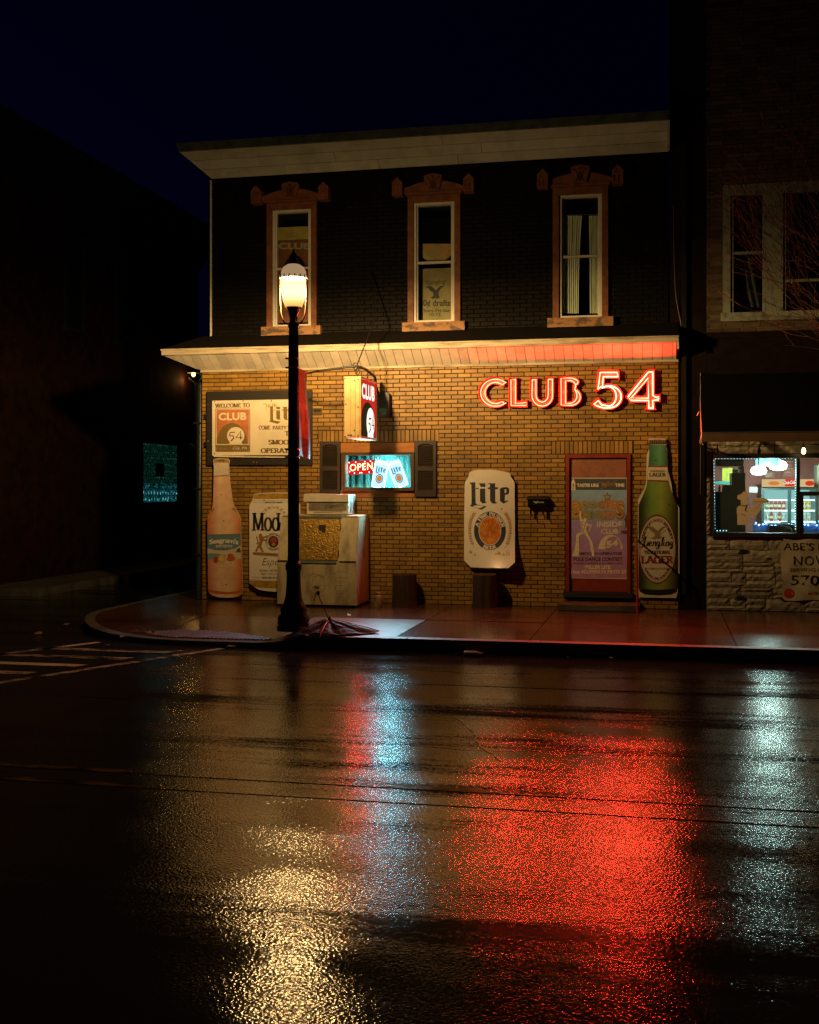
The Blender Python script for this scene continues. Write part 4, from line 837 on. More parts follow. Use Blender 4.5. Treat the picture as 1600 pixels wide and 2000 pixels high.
k = MB(); bend = lambda x0, x1, yb_, h, am, Y: (lambda a, b: P(*zs(x0+(x1-x0)*a, yb_-am*math.sin(math.pi*a)-h*b), Y))
text(k, "Seagram's", bend(62, 470, 1262, 92, 26, Ys-.003), white_print, bold=.03, spacing=.9); text(k, 'escapes', bend(152, 385, 1295, 48, 4, Ys-.003), white_print, bold=.0); k.build('lettering', sb)
screws(sb, [(432, 966), (437, 1017), (437, 1073), (442, 1142)], Ys-.002)
# the tall white and gold can behind the ice chest
mc = thing('can_cutout', P(530, 1150, -.02), 'tall white and gold beer can cut-out partly behind the ice chest', 'cut-out sign')
gold = mat('gold_print', (.5, .30, .06), .35, var=.35, vscale=10)
out = [(690,535),(760,520),(960,514),(1160,516),(1240,530),(1262,580),(1330,690),(1335,1780),(1270,1860),(1200,1895),(960,1898),(860,1888),(760,1872),(720,1850),(622,1780),(622,700),(670,610)]
k = MB(); k.pslab([zs(*q) for q in out], -.095, -.06, white_print, edge_w); k.build('board', mc)
k = MB(); k.flat([zs(*q) for q in [(690,545),(760,530),(960,524),(1160,526),(1240,540),(1258,600),(680,605)]], Ys, gold); k.build('gold_band', mc); k = MB(); k.flat([zs(*q) for q in [(622,1742),(1335,1752),(1334,1780),(1290,1840),(960,1852),(760,1840),(690,1825),(624,1780)]], Ys, gold)
k.build('gold_band', mc); k = MB()
for y in (628, 655): k.ribbon([(662, y), (1280, y-2)], 3, black_ink, None, lambda x, y_: P(*zs(x, y_), Ys))
for y in (1690, 1725): k.ribbon([(630, y), (780, y+14)], 3, black_ink, None, lambda x, y_: P(*zs(x, y_), Ys)); k.ribbon([(1010, y+14), (1320, y)], 3, black_ink, None, lambda x, y_: P(*zs(x, y_), Ys))
k.build('rule_lines', mc, kind='stuff')
green_ink = ink('dark_green_ink', (.03, .035, .025)); fz = lambda x0, x1, y0, y1, Y=Ys-.001: (lambda a, b: P(*zs(x0+(x1-x0)*a, y1+(y0-y1)*b), Y))
k = MB(); serif(k, 'Mod', fz(664, 1052, 800, 1045), green_ink, .2, .07); k.build('lettering', mc)
k = MB(); text(k, 'IMPORTED BEER', fz(840, 1085, 642, 662), black_ink, bold=.02); text(k, 'CERVEZA', lambda a, b: P(*zs(965-(140+40*b)*math.cos(math.radians(15+150*a)), 850-(110+40*b)*math.sin(math.radians(15+150*a))), Ys-.001), gold, bold=.015, spacing=1.15)
k.ribbon(_e(1098, 960, 46, 86, 200, 20, 14)+[(1060, 960)], 38, green_ink, 12, lambda x, y: P(*zs(x, y), Ys-.001))
k.build('lettering', mc); k = MB(); text(k, 'Espec', fz(800, 1090, 1430, 1560), black_ink, bold=-.015, shear=.35); k.build('lettering', mc); k = MB(); text(k, 'Golden, full flavored', fz(760, 1110, 1585, 1622), brownk, shear=.3); text(k, 'lager with a clean', fz(785, 1080, 1632, 1668), brownk, shear=.3); text(k, 'BREWED IN MEXICO', fz(800, 1130, 1690, 1716), black_ink, bold=.03); k.build('lettering', mc)
LION = [(735,1340),(700,1335),(715,1300),(735,1262),(752,1240),(720,1235),(735,1190),(715,1150),(722,1120),(738,1135),(736,1165),(752,1185),(745,1215),(765,1200),(760,1160),(752,1120),(760,1092),(780,1085),(800,1100),(806,1130),(850,1118),(880,1112),(868,1135),(820,1155),(845,1170),(870,1172),(855,1190),(815,1190),(800,1235),(785,1265),(805,1290),(812,1325),(835,1345),(795,1345),(770,1295),(748,1285)]
k = MB(); lion = ink('lion_print', (.36, .2, .06)); k.flat([zs(*q) for q in LION], Ys-.001, lion); k.flat([zs(*q) for q in [(672,1345),(800,1350),(1100,1370),(1100,1412),(800,1392),(672,1382)]], Ys-.001, lion)
ringpoly(k, 958, 1200, (112, 122), (106, 116), black_ink, lambda x, y: P(*zs(x, y), Ys-.001)); k.flat([zs(*q) for q in ell(958, 1200, 74, 84, n=26)], Ys-.001, ink('crest_dark', (.10, .05, .04))); k.flat([zs(*q) for q in [(905,1190),(935,1140),(985,1138),(1012,1190),(975,1215),(960,1255),(945,1215)]], Ys-.002, ink('crest_red', (.42, .07, .03))); k.flat([zs(*q) for q in ell(958, 1240, 26, 24, n=14)], Ys-.0025, gold)
text(k, 'CERVECERIA MODELO', lambda a, b: P(*zs(958-(84+16*b)*math.cos(math.radians(-25+225*a)), 1200-(94+16*b)*math.sin(math.radians(-25+225*a))), Ys-.001), black_ink, bold=.02); text(k, 'MEXICO', lambda a, b: P(*zs(958-(102-16*b)*math.cos(math.radians(-128+ -0-(-76)*a-0)*1), 1200-(112-16*b)*math.sin(math.radians(-128+76*a))), Ys-.001), black_ink, bold=.02); k.build('crest_print', mc)
screws(mc, [(516, 977)], Ys)

# ------------------------------------------------------------------ framed welcome board
zw = lambda x, y: (400+x/7.273, 760+y/7.273)
wb = thing('welcome_board', P(505, 835, -.02), 'faded cream welcome board in a black wooden frame, behind the lamp post', 'sign')
k = MB(); k.pbox(403.5, 763, 609, 908, -.05, -.002, M['dark_wood']); k.build('frame', wb)
faded = mat('faded_cream_print', (.80, .72, .54), .5, var=.12, vscale=4); brown_ink = ink('faded_brown_ink', (.20, .13, .05)); f_or = mat('faded_orange_print', (.58, .2, .075), .5, var=.25, vscale=7); f_br = ink('faded_olive_ink', (.22, .15, .045))
k = MB(); k.pbox(414.5, 781, 598, 889, -.072, -.052, faded); k.build('panel', wb)
k = MB(); k.slab([P(416, 889.5, -.085), P(560, 892, -.085), P(560, 894, -.085), P(418, 892.5, -.085)], (0, .03, 0), faded); k.build('bottom_lip', wb)
Yw = -.074; fw = lambda x0, x1, y0, y1, sl=0, Y=Yw: (lambda a, b: P(*zw(x0+(x1-x0)*a, y1+(y0-y1)*b+sl*a), Y))
k = MB(); serif(k, 'WELCOME TO', fw(150, 640, 208, 262, -6), brown_ink, .24, .1); serif(k, 'COME', fw(768, 930, 520, 572), brown_ink, .24, .1); serif(k, 'PARTY WITH', fw(965, 1340, 524, 572), brown_ink, .24, .1); serif(k, 'THE', fw(1138, 1320, 598, 660), brown_ink, .24, .1); serif(k, 'SMOOTH', fw(905, 1330, 722, 784), brown_ink, .26, .11); serif(k, 'OPERATOR', fw(798, 1335, 842, 905), brown_ink, .26, .11)
lite(k, lambda x, y: P(*zw(910+(x-230)*.62, 245+(y-358)*.555), Yw), f_br)
for s_ in ([(850,225),(835,210),(870,208),(872,300)], [(868,260),(890,212),(905,225),(898,262)], [(900,255),(925,210),(930,252),(945,250)], [(950,228),(948,250)], [(962,250),(970,195),(962,250)], [(985,250),(992,192),(986,250)], [(995,240),(1012,225),(1002,215),(996,240),(1015,246)], [(1024,245),(1030,214),(1045,205)]): k.ribbon(smooth_pts(s_, 4), 7, ink('miller_gold', (.5, .30, .1)), 4, lambda x, y: P(*zw(x, y), Yw-.001))
text(k, "AMERICA'S FAVORITE PREMIUM", lambda a, b: P(*zw(560+350*a, 956-11*b), -.087), black_ink, bold=.02); k.build('lettering', wb)
k = MB(); k.flat([zw(*q) for q in rect(150, 278, 645, 890)], Yw, brown_ink); k.flat([zw(*q) for q in [(156,288),(636,282),(634,882),(158,888)]], Yw-.001, faded); k.flat([zw(*q) for q in [(166,296),(630,290),(626,780),(168,780)]], Yw-.002, f_or)
k.flat([zw(*q) for q in [(172,780)]+ell(388, 760, 216, 280, 180, 360, 26)+[(604,780)]], Yw-.003, f_br); k.flat([zw(*q) for q in [(340,778)]+ell(440, 660, 124, 122, 130, 410, 26)+[(540,778)]], Yw-.004, faded); k.flat([zw(*q) for q in [(160,792),(632,790),(632,884),(162,888)]], Yw-.002, f_br)
text(k, 'CLUB', fw(196, 592, 335, 448, -8, Yw-.004), faded, bold=.045, spacing=1.05); k.ribbon([(430, 612), (358, 618), (352, 660), (405, 665), (412, 695), (372, 738)], 22, f_br, 13, lambda x, y: P(*zw(x, y), Yw-.005)); k.ribbon([(508, 712), (512, 598), (442, 690), (536, 688)], 22, f_br, 13, lambda x, y: P(*zw(x, y), Yw-.005))
text(k, 'Jersey', fw(205, 330, 832, 872, -4, Yw-.004), ink('faint_script', (.38, .29, .14)), shear=.3); text(k, 'City, PA.', fw(400, 606, 818, 872, -4, Yw-.004), faded, shear=.3, bold=-.005); k.build('ball_emblem', wb)
screws(wb, [(419.5, 784.5), (419, 886), (475, 783), (530, 783)], -.075)
k = MB()
for x, y in ((440, 901), (495, 902), (501, 904), (549, 902), (555, 903), (406, 790), (407, 862)): p = P(x, y, -.0515); k.add([p+Vector((random.uniform(-.014, .014), 0, random.uniform(-.016, .016))) for q in range(4)], [(0, 1, 2, 3)], pale)
k.build('paint_chip', wb, kind='stuff')
for y in (814, 868):
    k = MB(); k.pbox(398.5, y-5, 404, y+5, -.03, -.002, M['black_metal']); k.build('bracket', wb)

# ------------------------------------------------------------------ lit box sign hung square to the wall
SX, SYF, SYB = P(703, 795, -1.5).x, -1.5, -0.5
s0 = P(703, 735, SYF); SZ1, SZ0 = s0.z, P(703, 855, SYF).z; SW = SX-P(673, 795, SYF).x
bs = thing('box_sign', (SX-SW/2, (SYF+SYB)/2, SZ0), 'lit hanging box sign with red face and eight-ball emblem above the street window', 'sign')
ivory = mat('ivory_sheet_metal', (.68, .52, .24), .45, var=.25, vscale=5, dark=(.5, .33, .12), edge=(.5, .8))
k = MB(); x0, x1 = SX-SW, SX
k.box(x0, x1, SYF+.002, SYF+.02, SZ0, SZ1, ivory); k.box(x0, x1, SYB-.02, SYB, SZ0, SZ1, ivory); k.box(x0, x1, SYF+.02, SYB-.02, SZ1-.02, SZ1, ivory); k.box(x0, x1, SYF+.02, SYB-.02, SZ0, SZ0+.02, ivory); k.box(x0+.003, x0+.015, SYF+.02, SYB-.02, SZ0+.02, SZ1-.02, ivory)
for a, b in ((0, .42), (.5, .72), (.78, 1)): k.box(x0+SW*a+.002, x0+SW*b-.002, SYF-.012, SYF+.0015, SZ0+.004, SZ1-.004, ivory)
k.build('cabinet', bs)
k = MB(); k.box(x1-.0, x1+.014, SYF, SYF+.03, SZ0-.004, SZ1+.004, ivory); k.box(x1, x1+.014, SYB-.03, SYB+.002, SZ0-.004, SZ1+.004, ivory); k.box(x1, x1+.014, SYF+.03, SYB-.03, SZ1-.026, SZ1+.004, ivory); k.box(x1, x1+.014, SYF+.03, SYB-.03, SZ0-.004, SZ0+.03, mat('grey_rail', (.5, .48, .45), .35)); k.build('retainer', bs)
for q in ((.06, .97), (.1, .55), (.06, .02), (.66, .93), (.66, .12), (.9, .95), (.9, .5), (.9, .03)):
    k = MB(); k.tube([(x0+SW*q[0], SYF-.018, SZ0+(SZ1-SZ0)*q[1]), (x0+SW*q[0], SYF-.01, SZ0+(SZ1-SZ0)*q[1])], .012, M['bronze'], 6); k.build('bolt', bs)
lit_red = glow('lit_red_acrylic', (.85, .035, .02), .62); lit_white = glow('lit_white_acrylic', (1, .95, .8), 1.15); lit_dark = glow('lit_dark_olive', (.05, .035, .012), .5)
def SF(a, b, off): return (x1+off, SYF+.03+(SYB-SYF-.06)*a, SZ0+.03+(SZ1-SZ0-.056)*b)
k = MB(); k.add([SF(a, b, .004) for a, b in ((0, 0), (1, 0), (1, 1), (0, 1))], [(0, 1, 2, 3)], lit_red); k.build('lit_face', bs)
k = MB(); k.poly3([SF(a, b, .006) for a, b in [(.02, 0), (.02, .2)]+[(.46+.44*math.cos(math.radians(q)), .25+.37*math.sin(math.radians(q))) for q in range(180, -1, -9)]+[(.9, .2), (.9, 0)]], lit_dark)
k.poly3([SF(a, b, .008) for a, b in [(.44, 0)]+[(.63+.26*math.cos(math.radians(q)), .26+.27*math.sin(math.radians(q))) for q in range(225, -46, -9)]+[(.82, 0)]], lit_white)
fs_ = lambda x, y: SF(x, y, .010)
for L in ([(.68, .34), (.52, .33), (.5, .24), (.6, .24), (.63, .16), (.54, .08)], [(.8, .15), (.8, .42), (.7, .22), (.86, .23)]): k.ribbon(L, .05, lit_dark, .025, fs_)
k.build('ball_emblem', bs)
k = MB(); text(k, 'CLUB', lambda a, b: SF(.06+.84*a, .66+.27*b, .008), lit_white, bold=.035, spacing=1.05); k.build('lettering', bs)
k = MB(); k.box(x0+.05, x0+.12, SYF-.0135, SYF-.0122, SZ0+.03, SZ0+.05, M['bronze']); k.box(x0+.13, x0+.16, SYF-.0135, SYF-.0122, SZ0+.02, SZ0+.03, M['bronze']); k.build('maker_plate', bs)
# hanging bracket and guy wire
xb = x0+SW*.62; zb = P(700, 715, -1.35).z
k = MB(); tip = Vector((xb, -1.35, zb)); k.tube([tip, (xb+.02, -.9, zb-.0), (xb+.03, -.32, SZ1+.1), (xb+.03, -.24, SZ1-.05)], .022, M['black_metal'], 8); k.tube([(xb+.03, -.24, SZ1-.05), (xb+.03, -.002, SZ1-.2)], .02, M['black_metal'], 8)
k.tube([tip, P(625, 724, -1.35)], .017, M['black_metal'], 8); k.tube([P(625, 724, -1.35), P(596, 730, -1.1)], .015, M['black_metal'], 8)
for i in range(3): q = ell(0, 0, .035, .05, n=10); k.tube([(xb+a+.015*i-.02, -1.35+.01*i, zb-.04*i+b) for a, b in q], .007, M['black_metal'], 5, True)
k.tube([(xb, -1.35, zb-.05), (xb, -1.3, SZ1)], .008, M['black_metal'], 6); k.tube([(xb+.02, -.75, zb-.05), (xb, -.7, SZ1)], .008, M['black_metal'], 6); k.build('hanging_bracket', bs)
k = MB(); k.tube([tip, (xb+.1, -.62, zb+.8), P(726, 527, UY-.005)], .009, M['black_metal'], 6); k.build('guy_chain', bs)

# small fittings on the brick
fl = thing('floodlight', P(750, 792, -.1), 'dark wall floodlight box half hidden behind the hanging sign', 'wall light')
k = MB(); k.pbox(739, 768, 759.5, 816, -.16, -.02, M['black_metal']); k.pbox(743, 766, 757, 768, -.14, -.02, M['black_metal']); k.build('housing', fl); k = MB(); k.pbox(741.5, 797, 758, 812, -.166, -.161, M['glass']); k.build('lens', fl)
vt = MB(); vt.pbox(611, 797, 628.5, 810, -.02, -.002, M['bronze']); vt.pbox(613, 799, 626.5, 804, -.026, -.021, M['black_metal']); vt.build('wall_vent', None, label='small brown metal vent cover on the bricks left of the hanging sign', category='vent')
# ------------------------------------------------------------------ street lamp
LX, LY = P(573.5, 900, -3.73).x, -3.73
lz = lambda py: P(573.5, py, LY).z
R1 = lambda px: P(573.5+px, 900, LY).x-LX                        # radius in photo pixels -> metres
gl = bpy.data.materials.new('lamp_globe'); gl.use_nodes = True; nt = gl.node_tree
for n in list(nt.nodes): nt.nodes.remove(n)
_t = nt.nodes.new('ShaderNodeBsdfTransparent'); _e2 = nt.nodes.new('ShaderNodeEmission'); _m = nt.nodes.new('ShaderNodeMixShader'); _o = nt.nodes.new('ShaderNodeOutputMaterial')
_e2.inputs[0].default_value = (1, .60, .27, 1); _e2.inputs[1].default_value = 2.4; _m.inputs[0].default_value = .5
_g = nt.nodes.new('ShaderNodeNewGeometry'); _s = nt.nodes.new('ShaderNodeSeparateXYZ'); _r = nt.nodes.new('ShaderNodeMapRange'); _c = nt.nodes.new('ShaderNodeValToRGB')   # whitest beside the arc tube, amber at the neck
_r.inputs[1].default_value = lz(601); _r.inputs[2].default_value = lz(545); nt.links.new(_g.outputs['Position'], _s.inputs[0]); nt.links.new(_s.outputs['Z'], _r.inputs[0]); nt.links.new(_r.outputs[0], _c.inputs[0])
for _i, (_p, _col) in enumerate(((0, (.45, .20, .04, 1)), (.22, (.75, .42, .13, 1)))): _c.color_ramp.elements[_i].position = _p; _c.color_ramp.elements[_i].color = _col
for _p, _col in ((.42, (1, .70, .38, 1)), (.8, (1, .68, .36, 1)), (1, (.8, .46, .18, 1))): _q = _c.color_ramp.elements.new(_p); _q.color = _col
nt.links.new(_c.outputs[0], _e2.inputs[0])
nt.links.new(_t.outputs[0], _m.inputs[1]); nt.links.new(_e2.outputs[0], _m.inputs[2]); nt.links.new(_m.outputs[0], _o.inputs[0])
lamp = thing('street_lamp', (LX, LY, WALK), 'black fluted street lamp post with glowing acorn globe on the kerb', 'street lamp')
bg_ = M['black_gloss']; k = MB()
k.lathe([(R1(11), lz(1100)), (R1(10.6), lz(900)), (R1(10), lz(720)), (R1(9.2), lz(655)), (R1(9), lz(640))], LX, LY, bg_, 24, .12); k.build('pole', lamp)
k = MB(); k.lathe([(R1(31), WALK), (R1(31.5), WALK+.05), (R1(30.5), WALK+.055)], LX, LY, M['kerb'], 28); k.build('footing', lamp)
k = MB(); k.lathe([(R1(29), lz(1226)), (R1(30), lz(1215)), (R1(29.5), lz(1205)), (R1(24), lz(1198)), (R1(25), lz(1194)), (R1(25), lz(1188)), (R1(19), lz(1178)), (R1(15.5), lz(1165)), (R1(14), lz(1150)), (R1(13), lz(1125)), (R1(13.2), lz(1116)), (R1(15), lz(1112)), (R1(15.4), lz(1104)), (R1(13.8), lz(1099)), (R1(11.5), lz(1096))], LX, LY, bg_, 24); k.build('base', lamp)
k = MB(); k.lathe([(R1(12.5), lz(1160)), (R1(12.4), lz(1118))], LX, LY, bg_, 24, .1); k.build('fluted_base', lamp)
k = MB(); k.lathe([(R1(9), lz(641)), (R1(10.5), lz(638)), (R1(10.5), lz(632)), (R1(7), lz(628)), (R1(8), lz(618)), (R1(13), lz(606)), (R1(15), lz(601)), (R1(14), lz(599))], LX, LY, bg_, 20); k.build('holder', lamp)
k = MB(); k.lathe([(R1(15.5), lz(600.5)), (R1(20), lz(588)), (R1(23), lz(570)), (R1(24), lz(555)), (R1(24.2), lz(545))], LX, LY, gl, 28); k.f = k.f[:-2]; k.m = k.m[:-2]; k.smooth = k.smooth[:-2]; k.build('globe', lamp)
capm = mat('glowing_lamp_cap', (.5, .46, .4), .35, var=.2, emit=(1, .66, .34), estr=.3)  # weak emission stands in for lamp light showing through the cap
k = MB(); k.lathe([(R1(26.5), lz(544)), (R1(26.8), lz(540)), (R1(24), lz(538)), (R1(23), lz(530)), (R1(19), lz(522)), (R1(12), lz(517)), (R1(8), lz(516))], LX, LY, capm, 28); k.build('cap', lamp)
k = MB()
for i in range(16): q = 2*math.pi*i/16; k.lathe([(.003, lz(545)), (.009, lz(543)), (.009, lz(540)), (.003, lz(538))], LX+R1(26.5)*math.cos(q), LY+R1(26.5)*math.sin(q), M['bronze'], 6)
k.build('cap_rim', lamp)
k = MB(); k.lathe([(R1(8), lz(516)), (R1(6.5), lz(512)), (R1(6.5), lz(506)), (R1(9), lz(503)), (R1(6), lz(498)), (R1(2.5), lz(492)), (R1(1), lz(486))], LX, LY, bg_, 14); k.build('finial', lamp)
for sg in (-1, 1):
    k = MB(); pts = smooth_pts([(sg*9, 634), (sg*18, 628), (sg*23.5, 614), (sg*25.5, 595), (sg*26, 570), (sg*26.3, 545)], 4); k.tube([(LX+(R1(p[0]) if p[0] > 0 else -R1(-p[0])), LY-.02, lz(p[1])) for p in pts], .012, M['bronze'], 7); k.build('cage_arm', lamp)
for py in (700, 718, 878, 893):
    k = MB(); r = R1(10.9 if py > 800 else 10.5); k.lathe([(r, lz(py+1.4)), (r*1.05, lz(py)), (r, lz(py-1.4))], LX, LY, M['steel'], 20)
    k.tube([(LX-r-.03, LY-.02, lz(py)), (LX-r+.01, LY-.02, lz(py))], .012, M['steel'], 6); k.build('clamp_band', lamp)
BZ1, BZ0 = lz(717.5), lz(889)
for z in (BZ1, BZ0):
    k = MB(); k.tube([(LX, LY+.05, z), (LX, LY+.66, z)], .012, M['bronze'], 6); k.build('banner_arm', lamp)
k = MB(); k.lathe([(.012, lz(1000)), (.012, lz(993))], LX+R1(0), LY-R1(11), M['steel'], 8); k.build('inspection_bolt', lamp)
bulb_d = bpy.data.lights.new('lamp_bulb', 'POINT'); bulb_d.energy = 2600; bulb_d.color = (1.0, .60, .22); bulb_d.shadow_soft_size = .09; bulb_d.use_nodes = True
ln = bulb_d.node_tree; em = ln.nodes['Emission']; tc = ln.nodes.new('ShaderNodeTexCoord'); sp = ln.nodes.new('ShaderNodeSeparateXYZ'); mr = ln.nodes.new('ShaderNodeMapRange')
mr.inputs[1].default_value = -1; mr.inputs[2].default_value = 1; cr5 = ln.nodes.new('ShaderNodeValToRGB'); el = cr5.color_ramp.elements       # photometry: the refractor throws its light out and down
PH = [(-1, .22), (-.8, .22), (-.5, .42), (-.28, .9), (-.02, 1), (.07, .5), (.2, .13), (.5, .085), (1, .0)]
while len(el) < len(PH): el.new(.5)
for i, (q, v) in enumerate(PH): el[i].position = (q+1)/2; el[i].color = (v, v, v, 1)
ln.links.new(tc.outputs['Normal'], sp.inputs[0]); ln.links.new(sp.outputs['Z'], mr.inputs[0]); ln.links.new(mr.outputs[0], cr5.inputs[0]); ln.links.new(cr5.outputs[0], em.inputs['Strength'])
bulb = bpy.data.objects.new('lamp_bulb', bulb_d); bulb.location = (LX, LY, lz(572)); link(bulb, lamp)

# banner hung between the arms, edge on to the street
ban = thing('street_banner', (LX, LY+.36, BZ0), 'dark red street banner hanging from the lamp post, seen almost edge on', 'banner')
bn_red = mat('banner_red', (.10, .012, .008), .5, var=.25, vscale=5); bn_or = mat('banner_orange', (.18, .06, .015), .5, var=.4, vscale=9); bn_dk = ink('banner_dark', (.05, .02, .012)); bn_tan = mat('banner_picture', (.36, .16, .07), .5, dark=(.14, .05, .02), vscale=12, stretch=(1, 1, .3))
def BN(a, b, o=0.0): return (LX+.012+.02*math.sin(b*5)*a+.012*math.sin(a*9+b*3)+o, LY+.10+.52*a+.04*(1-b)*a, BZ0+.01+(BZ1-BZ0-.02)*b-.05*a*(1-b))
k = MB(); n, m_ = 10, 20
def patch(k, a0, a1, b0, b1, m, o):
    nx, ny = max(2, int((a1-a0)*10)), max(2, int((b1-b0)*20)); vs = [BN(a0+(a1-a0)*i/nx, b0+(b1-b0)*j/ny, o) for j in range(ny+1) for i in range(nx+1)]
    k.add(vs, [(j*(nx+1)+i, j*(nx+1)+i+1, (j+1)*(nx+1)+i+1, (j+1)*(nx+1)+i) for j in range(ny) for i in range(nx)], m, True)
patch(k, 0, 1, 0, 1, bn_dk, 0); k.build('fabric', ban)
k = MB(); patch(k, .0, 1, 0, .11, bn_red, .003); patch(k, 0, 1, .9, 1, bn_or, .003); patch(k, .1, .86, .22, .62, bn_tan, .003); patch(k, .12, .4, .40, .55, bn_or, .004); patch(k, .6, .84, .40, .55, bn_red, .004); patch(k, .0, .96, .66, .89, bn_red, .003)
for b in (.905, .93, .955): k.add([BN(i/12, b+.012*(i % 2), .005) for i in range(13)]+[BN(i/12, b+.012*(i % 2)+.01, .005) for i in range(13)], [(i, i+1, 14+i, 13+i) for i in range(12)], bn_red)
for b, r in ((.86, 8), (.80, 9), (.74, 7), (.17, 9)):
    for i in range(r): patch(k, .08+.8*i/r, .08+.8*i/r+.05, b-.02, b+.02, bn_dk if b > .2 else bn_or, .005)
k.build('banner_print', ban)

# ------------------------------------------------------------------ ice chest with a box on top
ix0, ix1, iy0, iy1 = -5.93, -4.645, -.84, -.06
ice = thing('ice_chest', ((ix0+ix1)/2, (iy0+iy1)/2, WALK), 'grimy white outdoor ice chest with slanted foil-covered door, behind the lamp post', 'ice chest')
grime = mat('grimy_white_metal', (.66, .58, .37), .5, dark=(.20, .145, .06), vscale=3.4, stretch=(1.5, 1, .6), edge=(.44, .74), bump=.05, bscale=20)
bz, zm, ztp = WALK+.04, P(650, 1098, iy0).z, 1.56; ys = iy0+.19; zt2 = 1.61
side = [(iy0, bz), (iy0, zm), (ys, ztp), (ys+.03, zt2-.02), (iy1, zt2), (iy1, bz)]
k = MB(); k.slab([(ix0, y, z) for y, z in side], (ix1-ix0, 0, 0), grime); body = k.build('body', ice)
k = MB(); k.box(ix0+.05, ix1-.05, iy0+.05, iy1-.02, WALK+.001, bz-.001, M['black_metal']); k.build('skid', ice)
sl = Vector((0, ys-iy0, ztp-zm)); nrm = Vector((0, -(ztp-zm), ys-iy0)).normalized()
def SLP(x, t, o): p = Vector((x, iy0, zm))+sl*t+nrm*o; return (p.x, p.y, p.z)
def slbox(k, x0, x1, t0, t1, o0, o1, m): 
    vs = [SLP(x, t, o) for o in (o0, o1) for t in (t0, t1) for x in (x0, x1)]; k.add(vs, [(0,1,3,2),(4,6,7,5),(0,4,5,1),(2,3,7,6),(0,2,6,4),(1,5,7,3)], m)
xa, xb2 = P(583, 1050, iy0+.1).x-.14, P(663, 1050, iy0+.1).x
k = MB(); slbox(k, ix0+.012, xa-.004, .02, 1.0, .001, .03, grime); k.build('front_panel', ice); k = MB(); slbox(k, xb2+.022, ix1-.012, .02, 1.0, .001, .03, grime); k.build('front_panel', ice)
foil = mat('crumpled_gold_foil', (.45, .27, .05), .34, metal=.6, var=.4, vscale=16, bump=.9, bscale=40)
k = MB(); slbox(k, xa, xb2, .04, .97, .002, .022, foil); dr = k.build('door', ice)
k = MB(); pz = lambda px, py: None
hx0, hx1 = P(623, 1030, iy0+.14).x, P(637, 1030, iy0+.14).x; k.poly3([SLP(hx0, .83, .0235), SLP(hx1, .83, .0235), SLP(hx1, .66, .0235), SLP((hx0+hx1)/2, .66, .0235), SLP((hx0+hx1)/2, .70, .0235), SLP(hx0, .70, .0235)], M['black_metal']); k.build('torn_hole', dr)
for t in (.2, .8): k = MB(); slbox(k, xb2+.002, xb2+.02, t-.06, t+.06, .004, .034, M['bronze']); k.build('hinge', dr)
teal_rail = mat('grey_green_rail', (.16, .21, .18), .4, var=.2); k = MB(); slbox(k, xa, xb2-.02, -.03, .035, .003, .012, teal_rail); k.box(ix0+.03, ix1-.02, ys-.015, ys+.02, ztp-.004, ztp+.03, teal_rail); k.build('rail', ice)
zi = lambda x, y: (530+x/5.161, 1080+y/5.161); gh = ink('scraped_letter_edge', (.16, .12, .06)); fi = lambda x, y: P(*zi(x, y), iy0-.002)
k = MB()
for L in ([(535, 262), (500, 235), (460, 232), (428, 255), (412, 300), (416, 350), (440, 385), (480, 398), (520, 380), (545, 330), (500, 328)], [(370, 235), (420, 212), (470, 220), (530, 240)], [(755, 250), (655, 250), (652, 280), (700, 300), (745, 280)], [(752, 330), (655, 330), (652, 375), (700, 385), (752, 378)], [(600, 200), (640, 215), (655, 196), (750, 190), (760, 220)], [(400, 395), (440, 410), (480, 408)], [(612, 410), (760, 410)], [(300, 262), (250, 262), (250, 385), (300, 385)]): k.ribbon(smooth_pts(L, 3), 4, gh, 2, fi)
k.poly3([fi(*q) for q in [(425, 335), (455, 332), (490, 345), (470, 368), (440, 362)]], gh); k.build('ghost_lettering', ice)
bx0, bx1, by0, by1, bzz = -5.57, -4.86, -.50, -.10, 1.612
box = thing('plastic_box', ((bx0+bx1)/2, (by0+by1)/2, bzz), 'small white louvred plastic box with handwriting, standing on the ice chest', 'box')
wpl = mat('aged_white_plastic', (.70, .64, .5), .4, var=.15); k = MB(); zl = bzz+.2
k.box(bx0+.02, bx1, by0, by1, bzz+.001, zl, wpl); k.build('body', box)
k = MB(); k.slab([(bx0-.03, by0-.03, zl+.002), (bx1+.005, by0-.03, zl+.002), (bx1+.005, by0-.03, zl+.115), (bx0-.005, by0-.03, zl+.13), (bx0-.025, by0-.03, zl+.10)], (0, by1-by0+.03, 0), wpl); k.build('lid', box)
k = MB(); k.box(bx0+.05, bx1-.035, by0-.006, by0-.001, bzz+.06, zl-.005, mat('smoked_panel', (.26, .24, .18), .25, var=.3)); k.build('front_panel', box)
k = MB(); fb = lambda x, y: (bx0+.33+x, by0-.0085, bzz+.085+y)
text(k, "Caputo's", lambda a, b: fb(.30*a, .075*b+.04*a-.01), black_ink, shear=.3, bold=.0)
for i in range(3): k.ribbon([(-.24, .0+i*.035), (-.1, .005+i*.035)], .006, gh, None, fb)
k.ribbon([(-.2, -.05), (.28, -.04)], .006, gh, None, fb); k.build('handwriting', box)
slot = M['black_metal']
for z in (zl-.16, zl-.05, zl+.05):
    pass
for row in range(14):
    for c in range(2): k = MB(); y0 = by0+.05+c*.17; z = bzz+.03+row*.02; k.box(bx1+.0055, bx1+.0075, y0, y0+.13, z, z+.008, slot); k.build('louvre_slot', box)
jar = thing('metal_can', G(738.5, 1186, WALK), 'small dented metal can on the pavement between ice chest and stump', 'can'); j = jar.location
